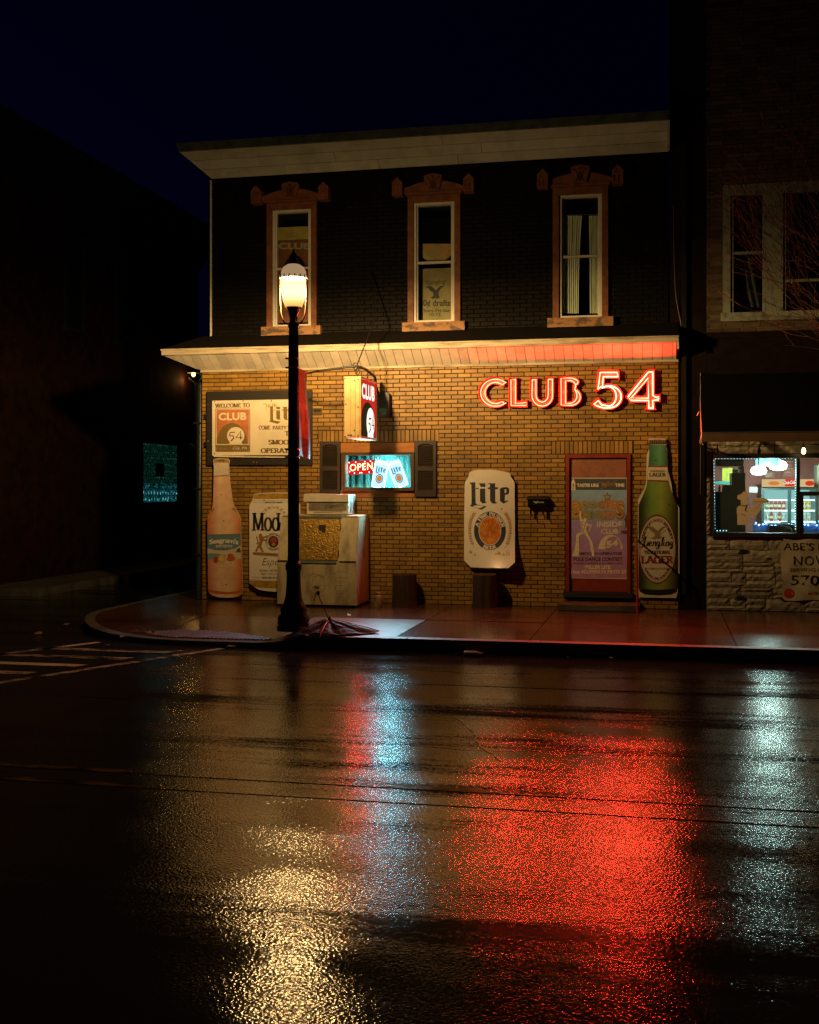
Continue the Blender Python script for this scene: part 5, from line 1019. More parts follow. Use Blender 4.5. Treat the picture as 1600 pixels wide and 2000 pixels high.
k = MB(); k.lathe([(.062, j.z+.001), (.066, j.z+.02), (.063, j.z+.1), (.066, j.z+.12), (.064, j.z+.185), (.058, j.z+.19)], j.x, j.y, mat('dull_tin', (.45, .38, .2), .45, metal=.3, dark=(.15, .09, .04), vscale=12), 16); k.build('body', jar)
k = MB(); k.tube([(j.x-.03, j.y, j.z+.192), (j.x-.03, j.y-.02, j.z+.23), (j.x+.03, j.y-.01, j.z+.225)], .014, M['steel'], 6); k.build('crumpled_lid', jar)
bark = mat('dark_bark', (.035, .018, .010), .85, dark=(.09, .05, .03), vscale=14, bump=1.0, bscale=26, stretch=(1, 1, .25), edge=(.55, .8)); cutw = mat('stump_top', (.05, .03, .018), .8)
def stump(px, py, w, h, lab):
    g = G(px, py, WALK); t = thing('log_stump', g, lab, 'stump', 'log stumps along the tavern wall'); cy = -w/2-.08; k = MB(); n = 18; prof = []
    rad = [random.uniform(.9, 1.06) for _ in range(n)]
    vs = [(g.x+w/2*rad[i]*f*math.cos(2*math.pi*i/n), cy+w/2*rad[i]*f*math.sin(2*math.pi*i/n), WALK+z+(random.uniform(-.012, .012) if z > h*.9 else 0)) for f, z in ((1.06, .001), (1.0, .08), (.97, h*.5), (.98, h*.97), (.9, h)) for i in range(n)]
    k.add(vs, [(r*n+i, r*n+(i+1) % n, (r+1)*n+(i+1) % n, (r+1)*n+i) for r in range(4) for i in range(n)], bark); k.build('trunk', t)
    k = MB(); k.add(vs[-n:], [tuple(range(n))], cutw); k.build('cut_top', t)
stump(787, 1184, .40, .50, 'wider dark log stump standing below the street window'); stump(941, 1190, .39, .52, 'dark log stump standing under the white can cut-out')

# mailbox, step, handrail
mbx = thing('mailbox', P(1049, 997, -.08), 'small black wall mailbox with two scroll hooks, left of the red door', 'mailbox')
k = MB(); a, b = P(1031, 980, -.13), P(1068, 980, -.13); z0, z1 = P(1050, 990.5, -.1).z, P(1050, 970, -.1).z
k.slab([(a.x, -.004, z0), (a.x, -.10, z0), (a.x, -.125, z0+.03), (a.x, -.125, z1-.03), (a.x, -.004, z1)], (b.x-a.x, 0, 0), M['black_gloss']); k.build('body', mbx)
k = MB(); k.slab([(a.x-.02, -.004, z1+.012), (a.x-.02, -.135, z1-.035), (a.x-.02, -.145, z1-.055), (a.x-.02, -.125, z1-.05), (a.x-.02, -.004, z1-.003)], (b.x-a.x+.04, 0, 0), M['black_gloss']); k.build('lid', mbx)
k = MB(); fm = lambda x, y: P(890+x/8.421, 900+y/8.421, -.1275); cr = ink('gilt_emblem', (.6, .5, .3)); k.poly3([fm(*q) for q in [(1268,660),(1310,672),(1325,680),(1345,660),(1362,655),(1345,690),(1320,702),(1300,685)]], cr); text(k, 'MAIL', lambda u, v: fm(1358+95*u, 692-18*v), cr, bold=.05, shear=.2); k.build('emblem', mbx)
for px in (1037, 1061):
    k = MB(); p = P(px, 991, -.09); k.box(p.x-.012, p.x+.012, -.11, -.07, p.z-.11, p.z+.005, M['black_gloss']); k.build('bracket', mbx)
    k = MB(); k.tube([Vector((p.x, -.09, p.z-.1))+Vector((x, -.0, z)) for x, z in [(0, 0), (.03, -.05), (.07, -.085), (.11, -.09), (.12, -.06), (.1, -.05)]], .006, M['black_gloss'], 5); k.build('scroll_hook', mbx)
stp = MB(); c0, c1 = P(1090, 1190, -.55).x, P(1249, 1190, -.55).x; stp.box(c0, c1, -.60, -.003, WALK+.001, .268, mat('stained_step_concrete', (.17, .11, .06), .4, var=.5, vscale=6, bump=.3, bscale=40)); stp.box(c0+.01, c1-.01, -.61, -.6, WALK+.012, .262, M['kerb']); stp.build('door_step', None, label='low stained concrete step on the pavement below the red door', category='step')
rail = thing('handrail', (P(1245, 1100, -.5).x, -.5, WALK), 'thin red handrail post standing at the right end of the door step', 'handrail')
k = MB(); rx = P(1245.5, 1190, -.62).x; k.tube([(rx, -.62, WALK+.001), (rx-.01, -.62, P(1245, 1072, -.62).z)], .017, mat('red_rail_paint', (.45, .02, .02), .35), 8); k.build('post', rail)
k = MB(); zr_ = P(1245, 1070, -.62).z; k.tube([(rx-.01, -.62, zr_-.01), (rx-.02, -.60, zr_+.04), (rx-.02, -.45, zr_+.07), (rx-.02, -.004, zr_+.09)], .015, M['bronze'], 8); k.build('rail', rail)

# broken umbrella on the kerb
ug = Vector((-4.20, -3.86, WALK)); umb = thing('umbrella', ug, 'broken reddish brown umbrella collapsed on the kerb at the foot of the lamp post', 'umbrella')
cloth = mat('wet_brown_nylon', (.05, .016, .008), .6, spec=.2, var=.5, vscale=14, bump=.8, bscale=60); k = MB(); na, nr = 32, 8; vs = []
lob = [.66, .56, .58, .70, .62, .60, .52, .48]
for r in range(nr+1):
    t = r/nr
    for i in range(na):
        q = 2*math.pi*i/na; l = lob[(i*8//na)]*(1-(i*8/na % 1))+lob[(i*8//na+1) % 8]*(i*8/na % 1); sag = .93+.07*abs(math.cos(q*4)); R = l*t*(sag if t > .3 else 1)
        x, y = ug.x+R*math.cos(q)*1.0, ug.y+R*.82*math.sin(q); h = .14*(1-t)**1.3+.022+.03*abs(math.cos(q*4))*math.sin(math.pi*t)+random.uniform(-.006, .007)*(t > .1)
        if y < KERB+.02: z = WALK+.03+h*.3-(KERB+.02-y)*1.0
        else: z = sw_z(x, y)+max(.012, h)
        y = max(y, KERB-.16); vs.append((x, y, max(.02, z)))
k.add(vs, [(r*na+i, r*na+(i+1) % na, (r+1)*na+(i+1) % na, (r+1)*na+i) for r in range(nr) for i in range(na)], cloth); k.build('canopy', umb)
for i in range(0, na, 4):
    if i*8//na in (0, 2, 3, 5, 6): k = MB(); k.tube([Vector(vs[r*na+i])+Vector((0, 0, .014)) for r in range(1, nr+1)], .006, M['steel'], 5); k.build('rib', umb)
k = MB(); hp = P(622, 1162, -3.8); k.tube([(ug.x, ug.y, WALK+.14), hp], .008, M['black_metal'], 6); k.build('shaft', umb)
k = MB(); k.tube([hp, hp+Vector((-.004, 0, .05))], .02, M['black_metal'], 8); k.tube(smooth_pts([hp+Vector((-.01, 0, .04)), hp+Vector((-.035, 0, .02)), hp+Vector((-.05, 0, -.06)), hp+Vector((-.04, 0, -.08))], 4), .006, M['black_metal'], 5); k.build('handle', umb)
k = MB(); k.lathe([(.03, WALK+.12), (.035, WALK+.15), (.02, WALK+.18), (.008, WALK+.21)], ug.x, ug.y, M['black_metal'], 10); k.build('hub', umb)

# litter in the gutter
lb = G(930, 1277, .0); bt = thing('plastic_bottle', (lb.x, -4.42, 0), 'small clear plastic bottle lying in the gutter against the kerb', 'bottle')
k = MB(); prof = [(0, .028), (.01, .032), (.13, .032), (.17, .024), (.19, .012), (.215, .012)]; n = 10
vs = [(lb.x-.11+l, -4.42+r*math.cos(2*math.pi*i/n), .036+r*math.sin(2*math.pi*i/n)) for l, r in prof for i in range(n)]; k.add(vs, [(a*n+i, a*n+(i+1) % n, (a+1)*n+(i+1) % n, (a+1)*n+i) for a in range(len(prof)-1) for i in range(n)], mat('clear_plastic', (.5, .55, .55), .08), True); k.build('body', bt)
k = MB(); k.tube([(lb.x+.1, -4.42, .036), (lb.x+.125, -4.42, .036)], .015, mat('blue_cap', (.1, .2, .4), .4), 8); k.build('bottle_cap', bt)
leaf = mat('wet_litter', (.35, .24, .11), .3, var=.4, vscale=40)
def scrap(x, y, s, z, lab):
    k = MB(); q = random.uniform(0, 6.28); pts = [(x+s*r*math.cos(q+a), y+s*r*.7*math.sin(q+a), z+.006+.4*s*random.random()) for a, r in ((0, 1), (.8, .6), (1.7, .8), (3.1, 1), (4.0, .6), (5.2, .8))]
    k.slab(pts, (0, 0, .004), leaf); k.build('litter_scrap', None, label=lab, category='litter', group='scraps of litter in the gutter')
for px, py, s in ((240, 1255, .05), (210, 1262, .035), (302, 1248, .06), (318, 1252, .03), (452, 1266, .07), (345, 1256, .04), (550, 1279, .05), (75, 1240, .08), (130, 1236, .05), (895, 1279, .05), (1110, 1286, .03), (1195, 1287, .04)):
    g = G(px, py); LB = 'pale scrap of wet litter lying on the corner ramp' if px < 400 and px > 150 else 'pale wet litter lying on the dark side street' if px < 150 else 'small wet litter scrap in the gutter along the kerb'
    scrap(g.x, min(g.y, -4.3) if px > 430 else g.y, s, sw_z(g.x, g.y) if (g.y > KERB and g.x > -8.2 and px < 430) else .002, LB)
g = G(682, 1204, WALK); k = MB(); k.slab([(g.x+.03*math.cos(a), g.y+.03*math.sin(a), WALK+.004+.03*random.random()) for a in (0, 1, 2.2, 3, 4.2, 5.3)], (0, 0, .01), pale); k.build('paper_scrap', None, label='crumpled paper scrap on the pavement in front of the ice chest', category='litter')
# ------------------------------------------------------------------ poster on the door
zp = lambda x, y: (1105+x/12.308, 925+y/12.308)
pst = thing('door_poster', P(1169, 1130, 0), 'purple and blue disco night poster fixed to the red door', 'poster')
Yp = .010; lo = .0015
post = bottle_mat('purple_blue_poster', 1120, 955, Yp, [(0, (.52, .24, .44)), (.35, (.46, .28, .58)), (.62, (.40, .31, .64)), (.66, (.32, .46, .68)), (1, (.30, .48, .72))], 1)
mr_ = [n for n in post.node_tree.nodes if n.type == 'MAP_RANGE'][0]; mr_.inputs[1].default_value = P(1169, 1128, Yp).z; mr_.inputs[2].default_value = P(1169, 955, Yp).z
k = MB(); k.pbox(1113.5, 933, 1226, 1130.5, Yp, .013, mat('poster_border', (.62, .55, .48), .5)); k.build('sheet', pst)
k = MB(); cut = [(1115.3,957),(1224,957),(1224,1004),(1219.5,1005),(1219.5,1029),(1224,1030),(1224,1128.5),(1115.3,1128.5)]; k.flat(cut, Yp-lo, post); k.flat(rect(1115.3, 935, 1224, 957), Yp-lo, ink('poster_slate', (.07, .10, .12))); k.build('picture', pst)
cr_ = ink('poster_cream', (.88, .78, .56)); dkp = ink('poster_dark', (.05, .02, .05)); Y2 = Yp-2*lo
k = MB(); tb = lambda s, x0, x1, y0, y1, m, b=.02: text(MB(), s, boxfn(x0, y0, x1, y1, Y2), m, bold=b).build('lettering', pst)
tb('TASTES LIKE', 1127, 1169.5, 944.3, 951, cr_, .05); tb('TIME', 1201.5, 1219.5, 944.3, 951, cr_, .05)
tb('INSIDE', 1166, 1216, 1018.5, 1029.5, cr_, .035); tb('CLUB', 1174, 1207.5, 1032.5, 1043, cr_, .035)
tb('DJ SMOOTH OPERATOR', 1119.5, 1216, 1078.5, 1085.5, dkp, .03); tb('POLE DANCE CONTEST', 1120.5, 1216, 1088.5, 1096, dkp, .03); tb('W/ PRIZES & GIVEAWAYS ALL NIGHT LONG!', 1118.5, 1217, 1098.5, 1102.5, ink('poster_maroon', (.12, .03, .06)), .02)
tb('MILLER LITE', 1143, 1192.5, 1104, 1111.5, cr_, .045); tb('16oz ALUMINUM PINTS $3', 1115.5, 1223, 1113, 1121.5, cr_, .04)
pml = ink('poster_rust', (.5, .2, .08))
for s_ in ([(825,225),(805,215),(870,205),(868,372),(848,372)], [(868,330),(905,215),(900,330)], [(905,330),(945,215),(940,320),(965,318)], [(975,235),(962,318)], [(1000,180),(985,312)], [(1040,172),(1025,305)], [(1075,225),(1060,300)], [(1095,272),(1130,250),(1120,228),(1095,262),(1110,290),(1150,278)], [(1160,275),(1190,180),(1240,178)]): k.ribbon(smooth_pts(s_, 4), 15, pml, 8, lambda x, y: P(*zp(x, y), Y2))
k.build('lettering', pst)
# two lines of rainbow outlined letters
rain = {n: ink('poster_'+n, c) for n, c in dict(orange=(.60,.20,.04), gold=(.62,.42,.10), olive=(.25,.27,.06), teal=(.10,.28,.26), rose=(.55,.16,.09), sand=(.66,.52,.28), brown=(.30,.11,.05)).items()}
k = MB()
LT = [('B',128,385,660,1085,'orange'),('O',385,565,668,838,'olive'),('O',580,760,668,838,'teal'),('G',785,950,668,838,'brown'),('I',985,1040,660,838,'rose'),('E',1075,1230,668,838,'rose'),('N',420,575,900,1085,'olive'),('I',600,650,900,1085,'teal'),('G',690,865,900,1085,'teal'),('H',905,1040,900,1085,'rose'),('T',1055,1200,920,1085,'rose'),('S',1215,1400,668,1085,'brown')]
for i, (ch, x0, x1, y0, y1, c) in enumerate(LT):
    for lay, (grow, m) in enumerate(((38, dkp), (30, rain['sand']), (18, rain[c]), (4, rain['gold']), (-9, rain[c] if c != 'orange' else rain['olive']))):
        b = .10-.03*lay if grow > 0 else 0; g = grow*(.55)
        vs, fs = glyphs(ch, max(-.03, .14-.045*lay)); k.add([P(*zp(x0-g+(x1-x0+2*g)*a, y1+g+(y0-y1-2*g)*bb), Y2-.0006*lay-.00003*i) for a, bb in vs], fs, m)
star = [(1005+(115 if q % 2 == 0 else 50)*math.sin(math.pi*q/5), 560-(115 if q % 2 == 0 else 50)*math.cos(math.pi*q/5)) for q in range(10)]
k.flat([zp(*q) for q in star], Y2-.0004, dkp); k.flat([zp(*q) for q in inset(star, 14)], Y2-.001, rain['gold']); k.flat([zp(*q) for q in inset(star, 34)], Y2-.0016, rain['orange']); k.build('rainbow_lettering', pst)
fig = [(345,905),(372,900),(380,960),(372,1020),(395,1100),(425,1110),(440,1070),(480,1062),(512,1090),(505,1130),(490,1150),(505,1185),(560,1220),(635,1235),(615,1300),(575,1390),(545,1380),(580,1310),(592,1268),(520,1255),(500,1300),(490,1360),(520,1400),(545,1470),(600,1560),(660,1700),(690,1900),(700,1985),(640,1990),(610,1850),(590,1700),(560,1600),(500,1500),(440,1435),(330,1500),(320,1600),(330,1760),(320,1985),(220,1985),(150,1975),(210,1840),(250,1640),(255,1480),(300,1430),(380,1400),(385,1320),(365,1240),(360,1160),(335,1080),(330,980)]
k = MB(); k.flat([zp(*q) for q in fig], Y2-.004, cr_)
for L in ([(380, 1170), (400, 1300), (420, 1400)], [(480, 1170), (450, 1300), (425, 1400)], [(340, 1440), (430, 1415), (500, 1440)], [(400, 1230), (470, 1230)], [(395, 1180), (425, 1150), (470, 1180)]): k.ribbon(L, 9, dkp, 6, lambda x, y: P(*zp(x, y), Y2-.005))
k.build('dancer_print', pst)
k = MB(); zq = lambda x, y: (1080+x/5.881, 860+y/5.881); k.flat([zq(*q) for q in [(525,1250)]+ell(663, 1250, 138, 165, 180, 360, 22)+[(800,1250),(755,1250)]+ell(690, 1215, 88, 112, 20, -205, 20)[::1]+[(600,1250)]], Y2, cr_)
text(k, '54', lambda a, b: P(*zq(612+140*a, 1240-30*a-78*b), Y2-.0008), cr_, bold=.04); k.build('ball_print', pst)
k = MB(); k.flat([(1115.8,957.5),(1115.8,943),(1119,936),(1121,936),(1124,943),(1124,957.5)], Y2, cr_); text(k, 'Lite', lambda a, b: P(1121.8-4.5*b, 955-11*a, Y2-.0008), dkp, bold=.02); k.build('bottle_print', pst)
k = MB(); k.slab([P(*zp(*q), Yp-.008) for q in [(1230, 1255), (1430, 1250), (1440, 1275), (1395, 1330), (1310, 1300)]], (0, .006, .0), mat('peeled_paper', (.35, .33, .38), .6)); k.build('peeled_corner', pst)

# ------------------------------------------------------------------ things behind the upper windows
def inwin(c, dx, z): return (c+dx, UY+.20, z)
PW = lambda px, py: P(px, py, UY+.085)
ws = thing('old_sign', PW(573, 630), 'old lettered sign and yellow board standing behind the leftmost upper window', 'sign')
k = MB(); k.pbox(538, 443, 610, 468, UY+.20, UY+.22, mat('dull_yellow_board', (.7, .5, .16), .6, var=.3)); k.build('yellow_board', ws); k = MB(); k.pbox(536, 469, 610, 630, UY+.20, UY+.215, mat('dull_red_board', (.36, .12, .06), .6, var=.4, vscale=5)); k.build('board', ws)
k = MB(); text(k, 'CLUB', boxfn(544, 474, 607, 487, UY+.198), ink('dull_lettering', (.6, .48, .32)), bold=.045); k.flat([(555, 540)]+ell(576, 540, 24, 42, 180, 360, 20), UY+.198, M['black_metal']); k.build('lettering', ws)
wp = thing('window_poster', PW(849, 628), 'tan beer price poster propped behind the middle upper window', 'poster'); Yq = UY+.2
kraft = mat('kraft_poster', (.48, .37, .19), .7, var=.25, vscale=5); kin = ink('poster_black', (.02, .015, .01))
k = MB(); k.pbox(816, 524, 888, 630, Yq, Yq+.012, kraft); k.build('sheet', wp)
k = MB(); text(k, '50¢ drafts', boxfn(819, 585, 880, 601, Yq-.002), kin, bold=.03); text(k, 'Thurs-Fri-Sat', boxfn(821, 603, 879, 609.5, Yq-.002), kin, bold=.02); text(k, '10-12', boxfn(839, 611, 861, 617, Yq-.002), kin, bold=.02); text(k, 'Yuengling', boxfn(832, 547, 871, 560, Yq-.002, -3), kin, shear=.35)
k.flat([(831+(x-185)*.15, 557+(y-1040)*.17) for x, y in EAGLE], Yq-.002, kin); k.build('lettering', wp)
k = MB(); k.flat(ell(851, 476, 38, 36, 0, 180, 20)+[(813, 476)], Yq+.002, mat('round_emblem', (.7, .5, .22), .6, var=.3)); k.flat(ell(851, 478, 29, 26, 0, 180, 20), Yq, mat('emblem_shapes', (.75, .38, .16), .6, dark=(.55, .4, .2), vscale=9, edge=(.49, .52))); k.build('round_sign', wp)
pl_ = MB(); 
for i in range(7):
    for j in range(4): pl_.add([P(812+11*(i+a), 424+13*(j+b), Yq-.02+.02*math.sin(3.1*(i+a)+2*(j+b))) for a, b in ((0, 0), (1, 0), (1, 1), (0, 1))], [(0, 1, 2, 3)], mat('black_plastic', (.008, .009, .012), .18) if not (i or j) else bpy.data.materials['black_plastic'], True)
pl_.build('plastic_sheet', None, label='glossy black plastic sheet across the top of the middle upper window', category='plastic sheet')
lin = mat('pale_curtain', (.86, .86, .7), .85, var=.25, vscale=6, stretch=(3, 1, .4))
for (x0, x1, xb0, xb1, lab) in ((1099, 1137, 1101, 1130, 'left pale curtain behind the rightmost tavern upper window'), (1150, 1181, 1152, 1178, 'right pale curtain behind the rightmost tavern upper window')):
    cu = thing('curtain', PW((x0+x1)/2, 612), lab, 'curtain'); k = MB(); n = 36; vs = []
    for j, py in enumerate((421, 430, 470, 520, 612)):
        t = (0, .1, .5, .8, 1)[j]
        for i in range(n+1): p = PW(x0+(xb0-x0)*t+((x1-x0)+((xb1-xb0)-(x1-x0))*t)*i/n, py); vs.append((p.x, p.y+.010*math.sin(i*1.35)*(1 if j else .5)+.004*math.sin(i*.6+j), p.z))
    k.add(vs, [(j*(n+1)+i, j*(n+1)+i+1, (j+1)*(n+1)+i+1, (j+1)*(n+1)+i) for j in range(4) for i in range(n)], lin, True); k.build('cloth', cu)
k = MB(); k.tube([PW(1088, 420.5), PW(1186, 417.5)], .008, M['steel'], 6); k.build('curtain_rod', None, label='thin metal curtain rod across the rightmost tavern upper window', category='rod')

# ------------------------------------------------------------------ the shop next door
SXL, SXR = P(1380, 1100, 0).x, 6.2
shop = thing('shop', (3, 0, WALK), 'stone fronted food shop with lit windows under a black awning', 'building')
k = MB(); k.box(XR+.012, SXL-.004, .03, .5, .03, 10.2, M['dark_pier']); k.box(.106, XR+.011, .12, .5, 4.5, 10.2, M['dark_pier']); k.box(XR+.05, XR+.12, -.03, .028, .4, 8.0, M['black_metal']); k.build('pier', shop)
gx0, gx1 = P(1388, 960, 0).x, 5.4; gz0, gz1 = P(1470, 1046, 0).z, P(1470, 886.5, 0).z
k = MB(); wall_with_holes(k, SXL, SXR, .015, .25, .03, 3.3, [(gx0, gx1, gz0, gz1)], M['stone_mortar']); k.build('lower_wall', shop)
def stone(x0, x1, z0, z1):
    g = .004; x0 += g; x1 -= g; z0 += g; z1 -= g; k = MB(); nx = max(2, int((x1-x0)/.05)); nz = max(2, int((z1-z0)/.045)); vs = []
    nx, nz = min(nx, 8), min(nz, 3)
    for j in range(nz+1):
        for i in range(nx+1):
            e = i in (0, nx) or j in (0, nz)
            vs.append((x0+(x1-x0)*i/nx, (.004 if e else -.012)+random.uniform(-.008, .006), z0+(z1-z0)*j/nz))
    fs = [(j*(nx+1)+i, j*(nx+1)+i+1, (j+1)*(nx+1)+i+1, (j+1)*(nx+1)+i) for j in range(nz) for i in range(nx)]; k.add(vs, fs, M['stone'])
    c = [(x0, z0), (x1, z0), (x1, z1), (x0, z1)]; k.add([(x, -.001, z) for x, z in c]+[(x, .02, z) for x, z in c], [(i, (i+1) % 4, 4+(i+1) % 4, 4+i) for i in range(4)], M['stone']); k.build('stone', shop)
HOLE = []
def ashlar(x0, x1, z0, z1):
    z = z0
    while z < z1-.02:
        h = min(z1-z, random.choice((.16, .19, .22)));
        if z1-z-h < .06: h = z1-z
        x = x0
        while x < x1-.01:
            w = min(x1-x, random.uniform(.28, .62))
            if x1-x-w < .12: w = x1-x
            r = random.random()
            if r < .42: stone(x, x+w, z, z+h)
            elif r < .75: s = h*random.choice((.38, .5, .62)); stone(x, x+w, z, z+s); stone(x, x+w, z+s, z+h)
            else: s = h*.62; a = w*random.uniform(.35, .65); stone(x, x+w, z, z+h-s); stone(x, x+a, z+h-s, z+h); stone(x+a, x+w, z+h-s, z+h)
            x += w
        z += h
random.seed(11)
ashlar(SXL, 3.0, WALK+.005, gz0-.004); ashlar(SXL+.06, 3.0, gz1+.004, gz1+.28)
z = gz0
while z < P(1386, 935, 0).z: h = random.uniform(.05, .12); stone(SXL, gx0-.003, z, z+h-.01); z += h
k = MB(); k.pbox(1380.5, 880, 1391, 931, -.05, .01, M['dark_pier']); k.build('meter_box', shop)
for px, py, w in ((1452, 1077, 24), (1445, 1168, 24), (1500, 1090, 9)):     # pieces broken out of the stonework
    k = MB(); k.flat([(px-w*.45, py+4), (px-w*.3, py-1), (px-w*.05, py-5), (px+w*.2, py-3), (px+w*.3, py-5), (px+w*.45, py+3)] if w > 10 else [(px-w*.5, py), (px+w*.5, py-1.5), (px+w*.4, py+1.5), (px-w*.3, py+1.5)], -.022, mat('broken_hole', (.012, .009, .007), .95, bump=.6, bscale=30)); k.build('broken_patch', shop)
# window frame and panes
fw_ = M['store_frame']; k = MB(); fb = .075
gzl = P(1470, 1040.5, 0).z; gzt = P(1470, 895, 0).z; gxl = P(1393.5, 960, 0).x; mx0, mx1 = P(1555.5, 960, 0).x, P(1562.5, 960, 0).x; tz0, tz1 = P(1580, 968.5, 0).z, P(1580, 960, 0).z
k.box(gx0+.002, gxl, -.04, .10, gz0+.002, gz1-.002, fw_); k.box(gxl, gx1-.002, -.04, .10, gz0+.002, gzl, fw_); k.box(gxl, gx1-.002, -.04, .10, gzt, gz1-.002, fw_); k.box(gx1-.06, gx1-.002, -.04, .10, gzl, gzt, fw_)
k.box(mx0, mx1, -.04, .10, gzl, gzt, fw_); k.box(mx1, gx1-.06, -.035, .09, tz0, tz1, fw_); k.box(mx1, mx1+.05, -.03, .085, gzl, tz0, fw_); k.box(gx0-.02, gx1, -.07, -.041, gz0-.02, gz0+.02, fw_)
swin = k.build('shop_window', shop)
sg = glass('shop_glass', (.88, .95, .93), haze=.04)
for a, b, c, d in ((gxl, mx0, gzl, gzt), (mx1, gx1-.06, tz1, gzt), (mx1+.05, gx1-.06, gzl, tz0)):
    k = MB(); k.box(a, b, .03, .036, c, d, sg); k.build('pane', swin)
# room behind
RY = 4.3; k = MB(); wallc = mat('shop_wall', (.40, .37, .30), .8, var=.2); floorc = mat('shop_floor', (.2, .18, .15), .5)
k.box(SXL+.1, 6.0, RY, RY+.1, .2, 3.2, mat('rose_wall', (.36, .13, .11), .8, var=.3, vscale=2)); k.box(SXL, SXL+.09, .26, RY, .2, 3.2, wallc); k.box(5.9, 6.0, .26, RY, .2, 3.2, wallc); k.box(SXL+.1, 5.9, .26, RY, .17, .2, floorc); k.box(SXL+.1, 5.9, .26, RY, 3.0, 3.1, wallc); k.build('room', shop)
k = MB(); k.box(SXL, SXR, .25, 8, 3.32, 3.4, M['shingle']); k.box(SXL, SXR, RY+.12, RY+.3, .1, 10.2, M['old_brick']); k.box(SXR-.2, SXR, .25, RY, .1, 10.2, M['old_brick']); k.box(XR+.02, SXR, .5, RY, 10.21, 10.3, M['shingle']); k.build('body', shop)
# upper storey: long brown bricks, sash windows with a broad white surround
uz0, uz1 = P(1450, 648, .02).z, 10.2; ww = [(P(1412, 500, .02).x, P(1412, 500, .02).x+2.0)]; wz_0, wz_1 = P(1450, 620, .02).z, P(1450, 361, .02).z
k = MB(); wall_with_holes(k, SXL, SXR, .04, .24, 3.42, uz1, [(ww[0][0]+.03, ww[0][1]-.03, wz_0+.03, wz_1-.03)], M['stone_mortar']); k.build('upper_wall', shop)
k = MB(); z = uz0; r = 0
while z < uz1-.07:
    x = SXL+.004-(.2 if r % 2 else 0)
    while x < SXR:
        a, b = max(x, SXL+.004), min(x+.24, SXR); hit = wz_0-.05 < z+.03 < wz_1 and b > ww[0][0]-.005 and a < ww[0][1]+.005
        if hit and a < ww[0][0]: b = ww[0][0]-.005; hit = b-a < .04
        if not hit and b-a > .03: vs, fs = brick_mesh(b-a, .058); dy = random.uniform(-.002, .003); k.add([((a+b)/2+p, .02+q+dy, z+.034+s_) for p, q, s_ in vs], fs, M['brown_brick'])
        x += .248
    z += .068; r += 1
k.build('upper_brick_courses', shop, kind='stuff')
k = MB(); k.box(SXL, SXR, -.03, .019, uz0-.10, uz0-.004, M['dark_pier']); k.box(SXL, SXR, -.02, .03, 3.5, uz0-.104, M['dark_pier']); k.build('fascia_board', shop)
old_w = mat('peeling_white_paint', (.26, .30, .23), .6, dark=(.12, .13, .09), vscale=9, edge=(.5, .66), bump=.2, bscale=30); k = MB(); a, b = ww[0]
k.box(a, b, -.02, .06, wz_1-.16, wz_1, old_w); k.box(a-.03, b+.03, -.05, .06, wz_0-.06, wz_0+.07, old_w); k.box(a, a+.11, -.02, .06, wz_0+.07, wz_1-.16, old_w); c = (P(1496, 500, .02).x, P(1529, 500, .02).x); k.box(c[0], c[1], -.02, .06, wz_0+.07, wz_1-.16, old_w); k.box(b-.11, b, -.02, .06, wz_0+.07, wz_1-.16, old_w)
uw = k.build('upper_window', shop)
for x0, x1, zm_ in ((a+.115, c[0]-.005, P(1460, 494, .02).z), (c[1]+.005, b-.115, P(1560, 548, .02).z)):
    k = MB(); k.box(x0, x0+.04, .0, .08, wz_0+.072, wz_1-.162, old_w); k.box(x1-.04, x1, .0, .08, wz_0+.072, wz_1-.162, old_w); k.box(x0+.04, x1-.04, .0, .08, zm_-.02, zm_+.02, old_w); k.build('sash', uw)
    k = MB(); k.box(x0+.04, x1-.04, .045, .05, wz_0+.072, wz_1-.162, M['glass']); k.build('pane', uw)
k = MB(); k.box(a+.02, b-.02, 1.2, 1.25, wz_0, wz_1, M['room_dark']); k.box(a+.02, b-.02, .25, 1.2, wz_0-.1, wz_0, M['room_dark']); k.box(a+.02, b-.02, .25, 1.2, wz_1, wz_1+.1, M['room_dark']); k.build('room_recess', uw)
cur2 = thing('curtain', (P(1470, 600, .12).x, .12, wz_0+.1), 'torn pale curtain hanging in the shop upper window behind bare branches', 'curtain'); k = MB()
vs = [P(1443+dx*1.0+t*24*s_, 505+t*95, .13+.03*math.sin(dx*.5+t*3)) for t in (0, .3, .6, 1) for s_ in (1,) for dx in range(0, 25, 3)]; k.add(vs, [(j*9+i, j*9+i+1, (j+1)*9+i+1, (j+1)*9+i) for j in range(3) for i in range(8)], mat('grey_curtain', (.06, .075, .065), .8, var=.6, vscale=8, stretch=(4, 1, .5)), True); k.build('cloth', cur2)
